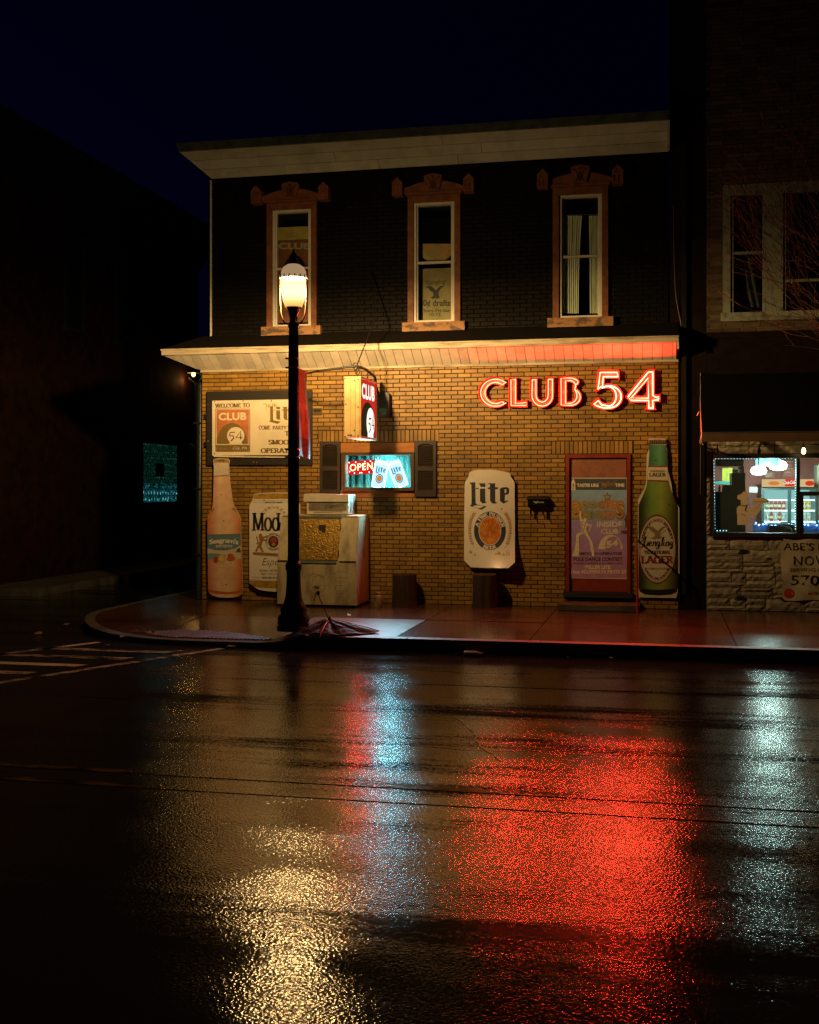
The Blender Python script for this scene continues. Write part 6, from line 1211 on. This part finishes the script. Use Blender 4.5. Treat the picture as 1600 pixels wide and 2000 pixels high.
# awning
ad = .95; ax0 = P(1368, 730, 0).x; az1 = P(1480, 727, .0).z; az0 = P(1480, 844, -ad).z
k = MB(); k.slab([(ax0, .0-.002, az1), (ax0, -ad, az0), (ax0, -ad+.012, az0), (ax0, -.002, az1-.02)], (4.9, 0, 0), M['canvas']); k.build
awn = k.build('awning', shop)
k = MB(); k.box(ax0, ax0+4.9, -ad+.002, -ad+.016, az0-.135, az0-.004, M['valance']); k.box(ax0, ax0+4.9, -ad-.006, -ad+.0, az0-.006, az0+.008, M['steel']); k.build('valance', awn)
rope = mat('red_cream_edge', (.5, .40, .33), .6); k = MB(); k.slab([(ax0-.004, -.02, az1-.35), (ax0-.004, -ad, az0), (ax0-.004, -ad, az0-.14), (ax0-.004, -ad+.09, az0-.12)], (-.006, 0, 0), rope); k.tube([(ax0-.01, -ad+.03, az0-.05), (ax0-.03, -ad+.03, az0-.14), (ax0+.02, -ad+.03, az0-.17)], .012, rope, 5); k.tube([(ax0-.03, -ad*.55, az0+.33), (ax0-.06, -ad*.55, az0+.27)], .01, rope, 5); k.build('side_flap', awn)
k = MB(); k.tube([(ax0+.012, -ad+.02, az0-.13), (ax0+.012, -.03, az0-.16)], .015, M['black_metal'], 6); k.tube([(ax0+.01, -.03, az0-.9), (ax0+.01, -.03, az1)], .02, M['black_metal'], 6); k.build('awning_frame', awn)
# festoon of bulbs under the awning
fes = thing('bulb_string', (P(1480, 885, -.3).x, -.3, 2.6), 'cable of hanging bulbs under the shop awning, one of them lit', 'string lights'); k = MB(); zc_ = az0-.15; YB = -.35
k.tube([P(1378, 868, YB), P(1401, 869, YB), P(1440, 871, YB), P(1483, 868, YB), P(1530, 871, YB), P(1570, 867, YB), P(1640, 871, YB)], .006, M['black_metal'], 5); k.build('cable', fes)
bul_off = mat('dark_bulb', (.03, .02, .015), .15); bul_on = glow('lit_bulb', (1, .66, .25), 14); warmish = mat('pale_plastic', (.6, .55, .45), .4)
for px, on in ((1401, 0), (1483, 0), (1570, 1)):
    t_ = P(px, 868, YB); k = MB(); k.tube([t_, t_-Vector((0, 0, .05))], .014, M['black_metal'], 6); s_ = k.build('bulb_socket', fes); k = MB(); z = t_.z-.05; k.lathe([(.012, z), (.026, z-.03), (.03, z-.055), (.022, z-.08), (.006, z-.092)], t_.x, t_.y, bul_on if on else bul_off, 12); k.build('bulb', s_)
k = MB(); p = P(1398, 874, -.3); k.slab([(p.x-.12, -.32, p.z+.03), (p.x+.03, -.32, p.z+.03), (p.x+.05, -.32, p.z-.01), (p.x+.0, -.32, p.z-.03)], (0, .06, 0), warmish); k.build('wall_camera', None, label='small pale camera fitting under the left end of the shop awning', category='camera')
# banner tied to the stonework
bnr = thing('vinyl_banner', P(1570, 1180, -.05), 'cream vinyl banner with black lettering tied below the shop window', 'banner'); vin = mat('cream_vinyl', (.52, .47, .35), .45, dark=(.42, .36, .24), vscale=5, edge=(.45, .7))
zb_ = lambda x, y: (1380+x/7.273, 1040+y/7.273); nx, ny = 24, 10; vs = []
def BNV(u, v, o=0.0):                                            # u along, v down, in the zoomed frame above
    p = P(*zb_(u, v), 0); return Vector((p.x, -.035-.012*math.sin(u*.013+v*.01)-.008*math.sin((u-v)*.02)+o, p.z))
k = MB(); vs = [BNV(1040+(3200-1040)*i/nx+(40*j/ny if i == 0 else 0), 88+(962-88)*j/ny+(6*math.sin(i*.9) if j in (0, ny) else 0)) for j in range(ny+1) for i in range(nx+1)]; k.add(vs, [(j*(nx+1)+i, j*(nx+1)+i+1, (j+1)*(nx+1)+i+1, (j+1)*(nx+1)+i) for j in range(ny) for i in range(nx)], vin, True); k.build('sheet', bnr)
bf_ = lambda x0, x1, y0, y1: (lambda a, b: BNV(x0+(x1-x0)*a, y1+(y0-y1)*b, -.006)); k = MB()
text(MB(), "ABE'S H", bf_(1090, 1690, 145, 252), black_ink, bold=.0, spacing=1.02).build('lettering', bnr); text(MB(), 'NOW', bf_(1235, 1740, 332, 468), black_ink, bold=-.005, spacing=1.1).build('lettering', bnr); text(MB(), 'SERVING M', bf_(1178, 1640, 502, 553), black_ink, bold=-.002, spacing=1.08).build('lettering', bnr); text(MB(), '570-', bf_(1200, 1680, 605, 748), black_ink, bold=.005).build('lettering', bnr); text(MB(), 'ICE C', bf_(1440, 1680, 838, 880), ink('banner_orange_ink', (.5, .16, .05)), bold=.03).build('lettering', bnr)
k = MB(); k.poly3([BNV(*q, -.004) for q in ell(1170, 865, 72, 72, n=26)], ink('disc_red', (.42, .03, .02))); text(k, 'Coca-Cola', lambda a, b: BNV(1112+116*a, 880-22*b-8*a, -.007), cream, shear=.35, bold=.01); k.build('red_disc', bnr)
for q in ((1075, 950), (1045, 92)): k = MB(); k.tube([BNV(*q, -.01), BNV(*q, .03)], .018, M['black_metal'], 8); k.build('grommet', bnr)

# chef sticker on the glass
chf = thing('window_sticker', P(1455, 1000, .02), 'tan silhouette sticker of a cook carrying a tray on the shop window', 'sticker'); zd = lambda x, y: (1380+x/7.273, 870+y/7.273); tanp = mat('tan_vinyl', (.78, .66, .48), .6); Yc_ = .024
k = MB(); k.flat([zd(*q) for q in [(440,720),(455,700),(490,695),(520,660),(555,650),(580,660),(585,700),(580,745),(588,790),(586,830),(560,850),(545,855),(490,845),(488,790),(484,768),(458,772),(440,752)]], Yc_, tanp)
k.flat([zd(*q) for q in [(435,885),(455,862),(490,850),(560,862),(600,870),(625,890),(655,890),(690,840),(720,815),(800,820),(790,870),(760,930),(710,990),(680,1018),(625,990),(610,1060),(592,1128),(440,1128),(440,1000),(430,940)]], Yc_, tanp); k.flat([zd(*q) for q in [(648,812),(655,775),(700,752),(760,742),(830,748),(870,775),(895,805),(860,812),(760,832)]], Yc_-.001, tanp); k.build('figure_print', chf)
k = MB(); fd = lambda x, y: P(*zd(x, y), Yc_-.002); k.ribbon([(485, 850), (540, 860), (585, 855)], 10, M['black_metal'], 6, fd); k.ribbon([(545, 855), (570, 870), (552, 925)], 16, M['black_metal'], 8, fd); k.ribbon([(482, 968), (520, 985), (560, 1002)], 7, M['black_metal'], 7, fd); k.ribbon([(540, 925), (590, 935)], 6, M['black_metal'], 6, fd); k.ribbon([(655, 798), (880, 800)], 7, ink('tray_line', (.25, .17, .09)), 7, fd); k.flat([zd(*q) for q in [(845,800),(880,770),(888,795),(870,805)]], Yc_-.003, ink('garnish', (.1, .14, .02))); k.flat([zd(*q) for q in [(745,840),(760,850),(715,905),(700,920)]], Yc_-.003, ink('cloth_white', (.7, .7, .66))); k.build('figure_lines', chf)
# LED dots round the big pane
led = glow('cyan_led', (.45, .95, 1.0), 2.6); lst = thing('led_string', P(1394, 1040, .05), 'string of tiny cyan LEDs round the large shop window pane', 'string lights'); k = MB()
def dot(k, p, r, m): k.add([p+Vector(d)*r for d in ((1,0,0),(-1,0,0),(0,1,0),(0,-1,0),(0,0,1),(0,0,-1))], [(0,2,4),(2,1,4),(1,3,4),(3,0,4),(2,0,5),(1,2,5),(3,1,5),(0,3,5)], m)
for py in range(900, 1035, 6): dot(k, P(1394.6+.02*(py-900), py, .045), .0065 if py < 985 else .005, led)
for py in range(898, 1034, 5): dot(k, P(1553.8, py, .045), .009, led)
for px in range(1398, 1460, 6): dot(k, P(px, 896, .045), .0065, led)
for px in range(1462, 1552, 6): dot(k, P(px, 896, .045), .006, led)
for px in range(1401, 1424, 6): dot(k, P(px, 1036.5, .045), .009, led)
k.build('led_dots', lst, kind='stuff'); k = MB(); k.tube([P(1394.5, 1038, .05), P(1394.5, 896.5, .05), P(1553.8, 896.5, .05), P(1553.8, 1036, .05)], .003, M['black_metal'], 4); k.build('wire', lst)
shu = thing('shelf_unit', (P(1590, 1000, 3.8).x+.5, 3.9, .2), 'pale shelf unit against the shop back wall right of the drinks cooler', 'shelf'); k = MB(); sa, sb_ = P(1600, 960, 3.7).x, P(1690, 960, 3.7).x
for z_ in (1.2, 1.6, 2.0, 2.4): k.box(sa, sb_, 3.7, 4.2, z_, z_+.03, M['white_frame'])
k.box(sa-.03, sa, 3.7, 4.2, .2, 2.45, M['white_frame']); k.box(sb_, sb_+.03, 3.7, 4.2, .2, 2.45, M['white_frame']); k.build('frame', shu)
for (x0_, x1_, y0_, y1_, c_, lab_) in ((1466, 1488, 912, 930, (.5, .10, .07), 'left'), (1494, 1514, 922, 934, (.42, .12, .10), 'middle'), (1530, 1552, 899, 931, (.46, .14, .11), 'right')):
    k = MB(); k.pbox(x0_, y0_, x1_, y1_, 4.22, 4.29, mat('red_menu_panel', c_, .5, var=.3, vscale=5)); b_ = k.build('menu_board', None, label=f'{lab_} red menu panel on the back wall of the shop, above the cooler', category='menu board', group='red menu panels in the shop')
    k = MB()
    for q in range(4): k.pbox(x0_+2, y0_+2+q*(y1_-y0_-4)/4, x1_-3-(q*3) % 5, y0_+2.8+q*(y1_-y0_-4)/4, 4.212, 4.218, cream)
    k.build('price_lines', b_, kind='stuff')
# inside: pendants, cooler, cabinets, counter, chairs
pend = glow('pendant_shade', (.70, 1.0, .92), 12.0); 
def pendant(px, py, Y, r, m, lab):
    p = P(px, py, Y); t = thing('pendant_lamp', p, lab, 'lamp'); k = MB(); k.lathe([(r*.3, p.z-r*.55), (r*.8, p.z-r*.42), (r, p.z), (r*.75, p.z+r*.4), (r*.2, p.z+r*.6)], p.x, p.y, m, 18); k.build('shade', t); k = MB(); k.tube([(p.x, p.y, p.z+r*.6), (p.x, p.y, 3.0)], .012, M['steel'], 6); k.build('cord', t)
pendant(1482, 919, 2.0, .135, pend, 'left glowing white pendant lamp inside the shop'); pendant(1520, 909, 2.8, .16, pend, 'right glowing white pendant lamp inside the shop, farther back')
lamp_light('pendant_light', P(1500, 924, 2.3), 110, (.75, 1, .93), .1, bpy.data.objects['pendant_lamp'])
pendant(1700, 915, 2.2, .15, glow('warm_pendant', (1, .80, .32), 45.0), 'warm yellow pendant lamp inside the right part of the shop')
CYf = 3.4; c0, c1 = P(1493, 990, CYf).x, P(1593, 990, CYf).x; cz0, cz1 = .25, P(1540, 957, CYf).z
col = thing('drinks_cooler', ((c0+c1)/2, CYf, .2), 'lit glass-fronted drinks cooler full of bottles inside the shop', 'cooler'); k = MB(); dkc = mat('cooler_body', (.05, .08, .08), .4)
k.box(c0-.05, c0, CYf, RY-.02, cz0, cz1+.1, dkc); k.box(c1, c1+.05, CYf, RY-.02, cz0, cz1+.1, dkc); k.box(c0, c1, CYf, RY-.02, cz1, cz1+.1, dkc); cm = P(1542.5, 990, CYf).x; k.box(cm-.03, cm+.03, CYf, CYf+.04, cz0, cz1, dkc); k.build('body', col)
k = MB(); k.box(c0+.002, c1-.002, RY-.06, RY-.03, cz0, cz1-.002, glow('cooler_light', (.42, .80, .80), .75)); k.build('lit_back', col)
shz = [P(1540, y, CYf+.2).z for y in (975.5, 996, 1018)]; shl = glow('shelf_edge_light', (.8, 1, .96), 2.2)
for z in shz: k = MB(); k.box(c0+.003, cm-.032, CYf+.06, CYf+.5, z-.022, z, shl); k.box(cm+.032, c1-.003, CYf+.06, CYf+.5, z-.022, z, shl); k.build('shelf', col)
bcols = [ink('soda_green', (.12, .22, .03)), ink('soda_red', (.30, .03, .02)), ink('soda_amber', (.42, .16, .02)), ink('soda_gold', (.45, .32, .04)), ink('soda_water', (.35, .45, .45))]
bm_ = {}
def soda(ci):
    if ci not in bm_:
        q = MB(); q.lathe([(.030, 0), (.032, .02), (.032, .12), (.014, .17), (.012, .20)], 0, 0, bcols[ci], 8); q.lathe([(.0335, .05), (.0335, .10)], 0, 0, cream, 8); me = bpy.data.meshes.new('soda_bottle'); me.from_pydata(q.v, [], q.f)
        for m in q.mats: me.materials.append(m)
        me.polygons.foreach_set('material_index', q.m); bm_[ci] = me
    return bm_[ci]
nm = ['green', 'red', 'amber', 'yellow', 'clear']
for row, z in ((1, shz[1]), (2, shz[2])):
    x = c0+.06
    while x < c1-.04:
        if abs(x-cm) > .06:
            px = 1493+100*(x-c0)/(c1-c0); ci = (0 if px < 1508 else 1 if px < 1540 else 2 if px < 1560 else 3) if row == 1 else (4 if px > 1525 else random.choice((1, 4)))
            o = bpy.data.objects.new('soda_bottle', soda(ci)); o.location = (x, CYf+.12, z+.001); link(o, None, label=f'small {nm[ci]} bottle standing on the {"upper" if row == 1 else "lower"} lit shelf of the drinks cooler', category='bottle', group='bottles in the drinks cooler')
        x += .072
sgn = thing('menu_sign', P(1540, 943, 3.3), 'glowing cream and red soft drink sign above the cooler inside the shop', 'sign'); Ym = 3.3; k = MB(); k.pbox(1489, 936, 1590, 951, Ym, Ym+.08, glow('lit_cream_sign', (1, .62, .30), .85)); k.build('panel', sgn)
lr = glow('lit_red_sign', (.9, .05, .02), .9); lw = glow('lit_white_sign', (1, .9, .8), 1.3); k = MB(); k.flat([(1530,941),(1536,935),(1551,935),(1557,943),(1553,950),(1534,950)], Ym-.004, lr); k.flat(ell(1582, 944, 9, 5), Ym-.004, lr); k.flat(ell(1512, 944, 11, 4), Ym-.004, glow('lit_orange_sign', (1, .25, .06), .9)); text(k, 'Coca-Cola', boxfn(1531, 939, 1553, 946, Ym-.009, -1), lw, shear=.35, bold=.02); k.build('lettering', sgn)
k = MB(); k.pbox(1476, 893, 1522, 911, 2.4, 2.45, mat('teal_menu_board', (.04, .14, .16), .5)); k.flat([(1500,899),(1507,902),(1510,905),(1502,903)], 2.395, lw); text(k, 'MENU', boxfn(1480, 894, 1512, 899, 2.396), ink('chalk', (.2, .4, .4))); k.build('menu_board', None, label='teal hanging board above the pendant lamps inside the shop', category='menu board')
dg = mat('dark_green_cabinet', (.03, .045, .03), .45, var=.2)
tc_ = thing('tall_cabinet', (P(1445, 1000, 1.0).x, 1.2, .2), 'tall dark green cabinet with bright edge inside the shop', 'cabinet'); k = MB(); a, b = P(1429.5, 960, 1.0).x, P(1456, 960, 1.0).x; k.box(a, b, 1.0, 1.6, .2, P(1445, 924, 1.0).z, dg); k.box(P(1447, 930, 1.1).x, b+.02, 1.61, 1.8, .2, P(1450, 911, 1.4).z, dg); k.build('body', tc_); k = MB(); k.box(a+.02, a+.1, 1.05, 1.2, P(1445, 924, 1.0).z+.001, P(1436, 917, 1.0).z, M['steel']); k.box(a+.12, a+.17, 1.05, 1.2, P(1445, 924, 1.0).z+.001, P(1436, 916, 1.0).z, M['steel']); k.build('jar', tc_)
lcb = thing('low_cabinet', (P(1410, 1000, .7).x, .9, .2), 'low dark cabinet below the yellow wall in the left of the shop window', 'cabinet'); k = MB(); k.box(P(1396, 1000, .7).x, P(1430, 1000, .7).x, .7, 1.3, .2, P(1410, 961, .7).z, dg); k.build('body', lcb); k = MB(); k.box(P(1414, 960, .8).x, P(1429, 960, .8).x, .8, 1.1, P(1410, 961, .7).z+.001, P(1420, 947, .8).z, M['black_metal']); k.build('till', lcb); 
for px in (1404, 1411): k = MB(); k.pbox(px, 948, px+3.5, 961, .85, .95, mat('yellow_pack', (.4, .24, .03), .5) if px == 1404 else bpy.data.materials['yellow_pack']); k.build('packet', lcb)
k = MB(); k.pbox(1411, 914, 1431, 945, 3.0, 3.02, mat('yellow_poster', (.42, .40, .04), .6, var=.4, vscale=6)); k.pbox(1396, 940, 1431, 946, 2.98, 2.999, ink('teal_shelf', (.05, .25, .25))); k.build('wall_poster', None, label='yellow poster on the far wall seen past the cabinets in the shop', category='poster')
k = MB(); k.pbox(1464, 951, 1480, 962, 3.2, 3.22, mat('notice_paper', (.6, .6, .55), .7)); k.build('notice', None, label='pale paper notice on the wall left of the drinks cooler', category='notice')
k = MB(); k.box(P(1398, 905, .5).x, P(1452, 905, .5).x, .45, .5, P(1420, 911, .5).z, P(1420, 897, .5).z, mat('grey_pelmet', (.22, .2, .17), .7)); k.build('pelmet', None, label='grey pelmet at the top left corner of the large shop pane', category='pelmet')
ctr = thing('tiled_counter', (P(1530, 1035, 2.2).x, 2.3, .2), 'blue lit tiled counter in front of the drinks cooler', 'counter'); k = MB(); q0, q1 = P(1474, 1030, 2.2).x, 5.0; tz = P(1540, 1026, 2.2).z; k.box(q0, q1, 2.24, 2.7, .2, tz, mat('blue_counter', (.06, .12, .4), .4)); k.build('body', ctr)
til = mat('blue_white_tile', (.14, .28, .62), .25); x = q0
while x < q1-.2:
    k = MB(); k.box(x+.006, x+.19, 2.225, 2.239, tz-.13, tz-.02, til); k.build('tile', ctr); k = MB(); k.box(x+.006, x+.19, 2.225, 2.239, tz-.26, tz-.142, til); k.build('tile', ctr); x += .2
bl = glow('blue_fairy_light', (.12, .4, 1.0), 16); wl = glow('white_fairy_light', (.6, .85, 1), 14); fy = thing('fairy_lights', (P(1540, 1024, 2.15).x, 2.15, tz), 'garland of blue and white fairy lights along the tiled counter', 'string lights'); k = MB(); random.seed(3); pts = []
x = q0+.02
while x < 4.2: p = Vector((x, 2.17+random.uniform(-.03, .03), tz+.03+random.uniform(-.03, .04))); pts.append(p); dot(k, p, .014, wl if random.random() < .35 else bl); x += random.uniform(.03, .07)
k.build('light_dots', fy, kind='stuff'); k = MB(); k.tube(pts, .003, M['black_metal'], 4); k.build('wire', fy)
for px, py, s_, lab in ((1522, 1029, 1, 'left dark metal chair with curved back just inside the shop window'), (1546, 1026, -1, 'right dark metal chair half hidden behind another inside the shop')):
    Yh = .75 if s_ == 1 else 1.1; p = P(px, py, Yh); t = thing('cafe_chair', (p.x, Yh, .2), lab, 'chair'); zt_c = P(px, py-5, Yh).z; k = MB(); cv = [(p.x-.2, Yh, .66), (p.x-.17, Yh, zt_c-.08), (p.x-.1, Yh, zt_c), (p.x+.08, Yh, zt_c-.03), (p.x+.2, Yh, zt_c-.14), (p.x+.23, Yh, .66)]; k.tube(smooth_pts(cv, 4), .013, M['steel'], 6); k.build('back_frame', t); k = MB(); k.slab([(q[0]*.92+p.x*.08, Yh+.005, q[2]-.02) for q in smooth_pts(cv, 3)], (0, .02, 0), dg); k.build('backrest', t); k = MB(); k.box(p.x-.2, p.x+.22, Yh+.03, Yh+.42, .62, .66, dg); k.build('seat', t)
    for a in (-.18, .2):
        for b in (.04, .4): k = MB(); k.tube([(p.x+a, Yh+b, .2), (p.x+a, Yh+b, .62)], .012, M['steel'], 5); k.build('leg', t)

# ------------------------------------------------------------------ building across the side street
DKT = mat('dark_trim', (.02, .024, .022), .6, var=.4, spec=.15); BX = -12.6; lbd = thing('brick_warehouse', (BX-4, 7, .0), 'dark brick building across the side street with a glass block window', 'building')  # trim in one near-black tone with slight variation
k = MB(); gy0, gy1, gb0, gb1 = 8.56, 10.74, 1.66, 3.16; yE = 12.0; wn_ = [(-1.0, 1.1), (4.6, 5.5), (7.0, 7.9), (10.1, 11.0)]
ysx = [0.5, gy0, gy1, yE]
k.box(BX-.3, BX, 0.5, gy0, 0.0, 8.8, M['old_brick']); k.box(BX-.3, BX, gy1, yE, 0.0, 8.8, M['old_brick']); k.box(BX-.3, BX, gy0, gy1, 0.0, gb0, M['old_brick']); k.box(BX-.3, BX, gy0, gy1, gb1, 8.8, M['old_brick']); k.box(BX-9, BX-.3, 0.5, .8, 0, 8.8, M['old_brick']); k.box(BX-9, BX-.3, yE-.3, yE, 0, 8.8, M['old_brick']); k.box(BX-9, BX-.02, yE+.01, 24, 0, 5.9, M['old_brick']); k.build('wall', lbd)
k = MB(); k.slab([(BX+.02, 0.2, 8.5), (BX+.25, .2, 8.75), (BX+.6, .2, 8.85), (BX+.6, .2, 9.12), (BX-9, .2, 9.3), (BX-9, .2, 8.5)], (0, yE+.5, 0), M['shingle']); roof = k.build('roof', lbd)
k = MB(); k.box(BX+.601, BX+.64, .15, yE+.75, 8.98, 9.13, DKT); k.build('gutter', roof)
for i in range(9): k = MB(); y = yE-.15-i*1.4; k.slab([(BX+.003, y, 8.0), (BX+.12, y, 8.05), (BX+.42, y, 8.6), (BX+.42, y, 8.84), (BX+.003, y, 8.49)], (0, .12, 0), M['shingle']); k.build('cornice_bracket', roof)
for (a, b) in wn_[1:]:
    k = MB(); k.box(BX+.003, BX+.05, a, a+.1, 5.5, 7.6, DKT); k.box(BX+.003, BX+.05, b-.1, b, 5.5, 7.6, DKT); k.box(BX+.003, BX+.05, a+.1, b-.1, 7.5, 7.6, DKT); k.box(BX+.003, BX+.09, a-.05, b+.05, 5.4, 5.499, DKT); k.box(BX+.003, BX+.04, a+.1, b-.1, 6.5, 6.56, DKT); w = k.build('window', lbd); k = MB(); k.box(BX+.004, BX+.02, a+.1, b-.1, 5.5, 6.499, mat('dark_pane', (.01, .015, .014), .08) if 'dark_pane' not in bpy.data.materials else bpy.data.materials['dark_pane']); k.box(BX+.004, BX+.02, a+.1, b-.1, 6.561, 7.499, bpy.data.materials['dark_pane']); k.build('pane', w)
gfr = MB(); gfr.box(BX-.12, BX-.1, gy0, gy1, gb0, gb1, M['black_metal']); gw = gfr.build('glass_block_window', lbd)
def block_mat(name, c, s, lo_):
    m = bpy.data.materials.new(name); m.use_nodes = True; nt = m.node_tree; b = nt.nodes['Principled BSDF']; b.inputs['Base Color'].default_value = (.01, .03, .025, 1); b.inputs['Roughness'].default_value = .1
    g = nt.nodes.new('ShaderNodeNewGeometry'); mp = nt.nodes.new('ShaderNodeMapping'); mp.inputs['Scale'].default_value = (1, 1, .6); no = nt.nodes.new('ShaderNodeTexNoise'); no.inputs['Scale'].default_value = 17; no.inputs['Detail'].default_value = 3; nt.links.new(g.outputs['Position'], mp.inputs[0]); nt.links.new(mp.outputs[0], no.inputs[0])
    r = nt.nodes.new('ShaderNodeMapRange'); r.inputs[1].default_value = lo_; r.inputs[2].default_value = lo_+.17; r.inputs[3].default_value = .02; r.inputs[4].default_value = s; nt.links.new(no.outputs[0], r.inputs[0]); b.inputs['Emission Color'].default_value = (*c, 1); nt.links.new(r.outputs[0], b.inputs['Emission Strength']); return m
gA = block_mat('dim_glass_block', (.03, .26, .16), .10, .5); gB = block_mat('lit_glass_block', (.04, .40, .46), .16, .45); gC = glow('green_block_glint', (.25, .85, .60), .38); gD = glow('cyan_block_glint', (.22, .88, 1.0), .9); nb_y, nb_z = 13, 9; bw, bh = (gy1-gy0)/nb_y, (gb1-gb0)/nb_z  # speckled glow and small quads stand in for light behind the blocks
for i in range(nb_y):
    for j in range(nb_z):
        if 5 <= i <= 7 and 4 <= j <= 5: continue
        k = MB(); y0, y1, z0, z1 = gy0+i*bw+.006, gy0+(i+1)*bw-.006, gb0+j*bh+.006, gb0+(j+1)*bh-.006; m = gB if j <= 1 or (j == 2 and random.random() < .5) else gA; e = .02
        k.add([(BX-.09, y0, z0), (BX-.09, y1, z0), (BX-.09, y1, z1), (BX-.09, y0, z1), (BX-.05, y0+e, z0+e), (BX-.05, y1-e, z0+e), (BX-.05, y1-e, z1-e), (BX-.05, y0+e, z1-e), (BX-.06, (y0+y1)/2, (z0+z1)/2)], [(0,1,5,4),(1,2,6,5),(2,3,7,6),(3,0,4,7),(4,5,8),(5,6,8),(6,7,8),(7,4,8)], m)
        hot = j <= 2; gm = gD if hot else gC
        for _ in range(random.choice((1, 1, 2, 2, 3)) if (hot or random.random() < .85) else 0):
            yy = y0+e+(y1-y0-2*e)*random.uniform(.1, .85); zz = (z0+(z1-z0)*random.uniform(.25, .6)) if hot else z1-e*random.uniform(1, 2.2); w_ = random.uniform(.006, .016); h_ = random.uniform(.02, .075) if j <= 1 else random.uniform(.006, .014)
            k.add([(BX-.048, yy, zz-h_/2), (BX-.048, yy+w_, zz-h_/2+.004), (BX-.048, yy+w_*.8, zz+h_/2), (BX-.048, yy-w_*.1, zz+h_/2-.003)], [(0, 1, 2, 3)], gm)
        k.build('glass_block', gw)
k = MB(); k.box(BX-.085, BX-.05, gy0+5*bw+.01, gy0+8*bw-.01, gb0+4*bh+.01, gb0+6*bh-.01, M['black_metal']); k.build('vent_panel', gw)
# its wall lamp, conduit and hood
wy, wz_ = 11.0, 5.06; wl_ = thing('wall_lamp', (BX+.2, wy, wz_), 'small lit bracket lamp on the brick wall beyond the tavern corner', 'wall light'); k = MB(); k.tube([(BX+.002, wy+.1, wz_+.25), (BX+.15, wy+.05, wz_+.3), (BX+.3, wy, wz_+.16)], .02, M['black_metal'], 6); k.build('bracket', wl_); k = MB(); k.lathe([(.03, wz_+.17), (.06, wz_+.14), (.16, wz_+.06), (.17, wz_+.05)], BX+.3, wy, M['gutter'], 14); k.build('shade', wl_)
k = MB(); k.lathe([(.02, wz_+.1), (.05, wz_+.06), (.05, wz_-.02), (.02, wz_-.05)], BX+.3, wy, glow('warm_bulb', (1, .5, .12), 8), 10); k.build('bulb', wl_)
wd = bpy.data.lights.new('wall_lamp_light', 'POINT'); wd.energy = 7; wd.color = (1, .48, .12); wd.shadow_soft_size = .05; wo_ = bpy.data.objects.new('wall_lamp_light', wd); wo_.location = (BX+.14, wy, wz_-.14); link(wo_, wl_)
k = MB(); k.tube([(BX+.05, 11.75, 2.4), (BX+.05, 11.75, 4.9), (BX+.05, 11.3, 5.0)], .03, M['gutter'], 6); k.build('conduit', lbd); k = MB(); k.slab([(BX+.003, 11.3, 3.25), (BX+.3, 11.3, 3.05), (BX+.3, 11.3, 2.98), (BX+.003, 11.3, 2.98)], (0, .35, 0), M['gutter']); k.build('vent_hood', lbd)

# ------------------------------------------------------------------ bare street tree whose twigs reach into the picture
random.seed(21)
tre = thing('street_tree', (3.3, -2.7, WALK), 'bare street tree with thin twigs crossing the shop upper window', 'tree'); twm = mat('bare_bark', (.035, .025, .018), .7, var=.4, vscale=20)
k = MB(); tk = [(3.3, -2.7, WALK), (3.28, -2.68, 1.5), (3.22, -2.6, 2.8), (3.1, -2.5, 4.0), (3.05, -2.4, 5.2)]; k.tube(smooth_pts(tk, 3), [.11-.006*i for i in range(13)], twm, 8); k.build('trunk', tre)
def limb(k, p, d, r, n, depth):
    pts = [p]; rr = [r]
    for i in range(n):
        d = (d+Vector((random.uniform(-.16, .16), random.uniform(-.16, .16), random.uniform(-.12, .17)))).normalized(); p = p+d*random.uniform(.12, .2); pts.append(p); rr.append(max(.0028, r*(1-.75*(i+1)/n)))
        if p.x < .75: break
        if depth and random.random() < .5: limb(k, p, (d+Vector((random.uniform(-.7, .5), random.uniform(-.6, .6), random.uniform(-.3, .9)))).normalized(), max(.003, rr[-1]*.62), max(4, int(n*.75)), depth-1)
    if len(pts) > 1: k.tube(pts, rr, twm, 4, cap=False)
for z, d, r in ((3.2, (-.9, .25, .75), .035), (3.7, (-.95, .35, .6), .032), (4.1, (-.9, .1, .8), .035), (4.5, (-.8, .5, .9), .03), (4.9, (-.7, .2, 1.0), .03), (3.9, (-.8, -.4, .7), .028), (4.6, (.5, .2, .8), .03), (4.0, (.7, -.3, .7), .03)):
    k = MB(); limb(k, Vector((3.12, -2.5, z)), Vector(d).normalized(), r, 11, 3); k.build('branch', tre)
# service cable on the party wall
k = MB(); k.tube(smooth_pts([P(1210, 648, .05), P(1260, 645, .02), P(1300, 644, .0), P(1322, 652, -.02), P(1338, 690, .02)], 5), .009, M['bronze'], 5); k.tube(smooth_pts([P(1316, 400, .0), P(1319, 560, .0), P(1332, 640, .01), P(1338, 690, .02)], 5), .008, M['bronze'], 5); k.build('service_cable', None, label='thin cable looping down the wall where tavern and shop meet', category='cable')
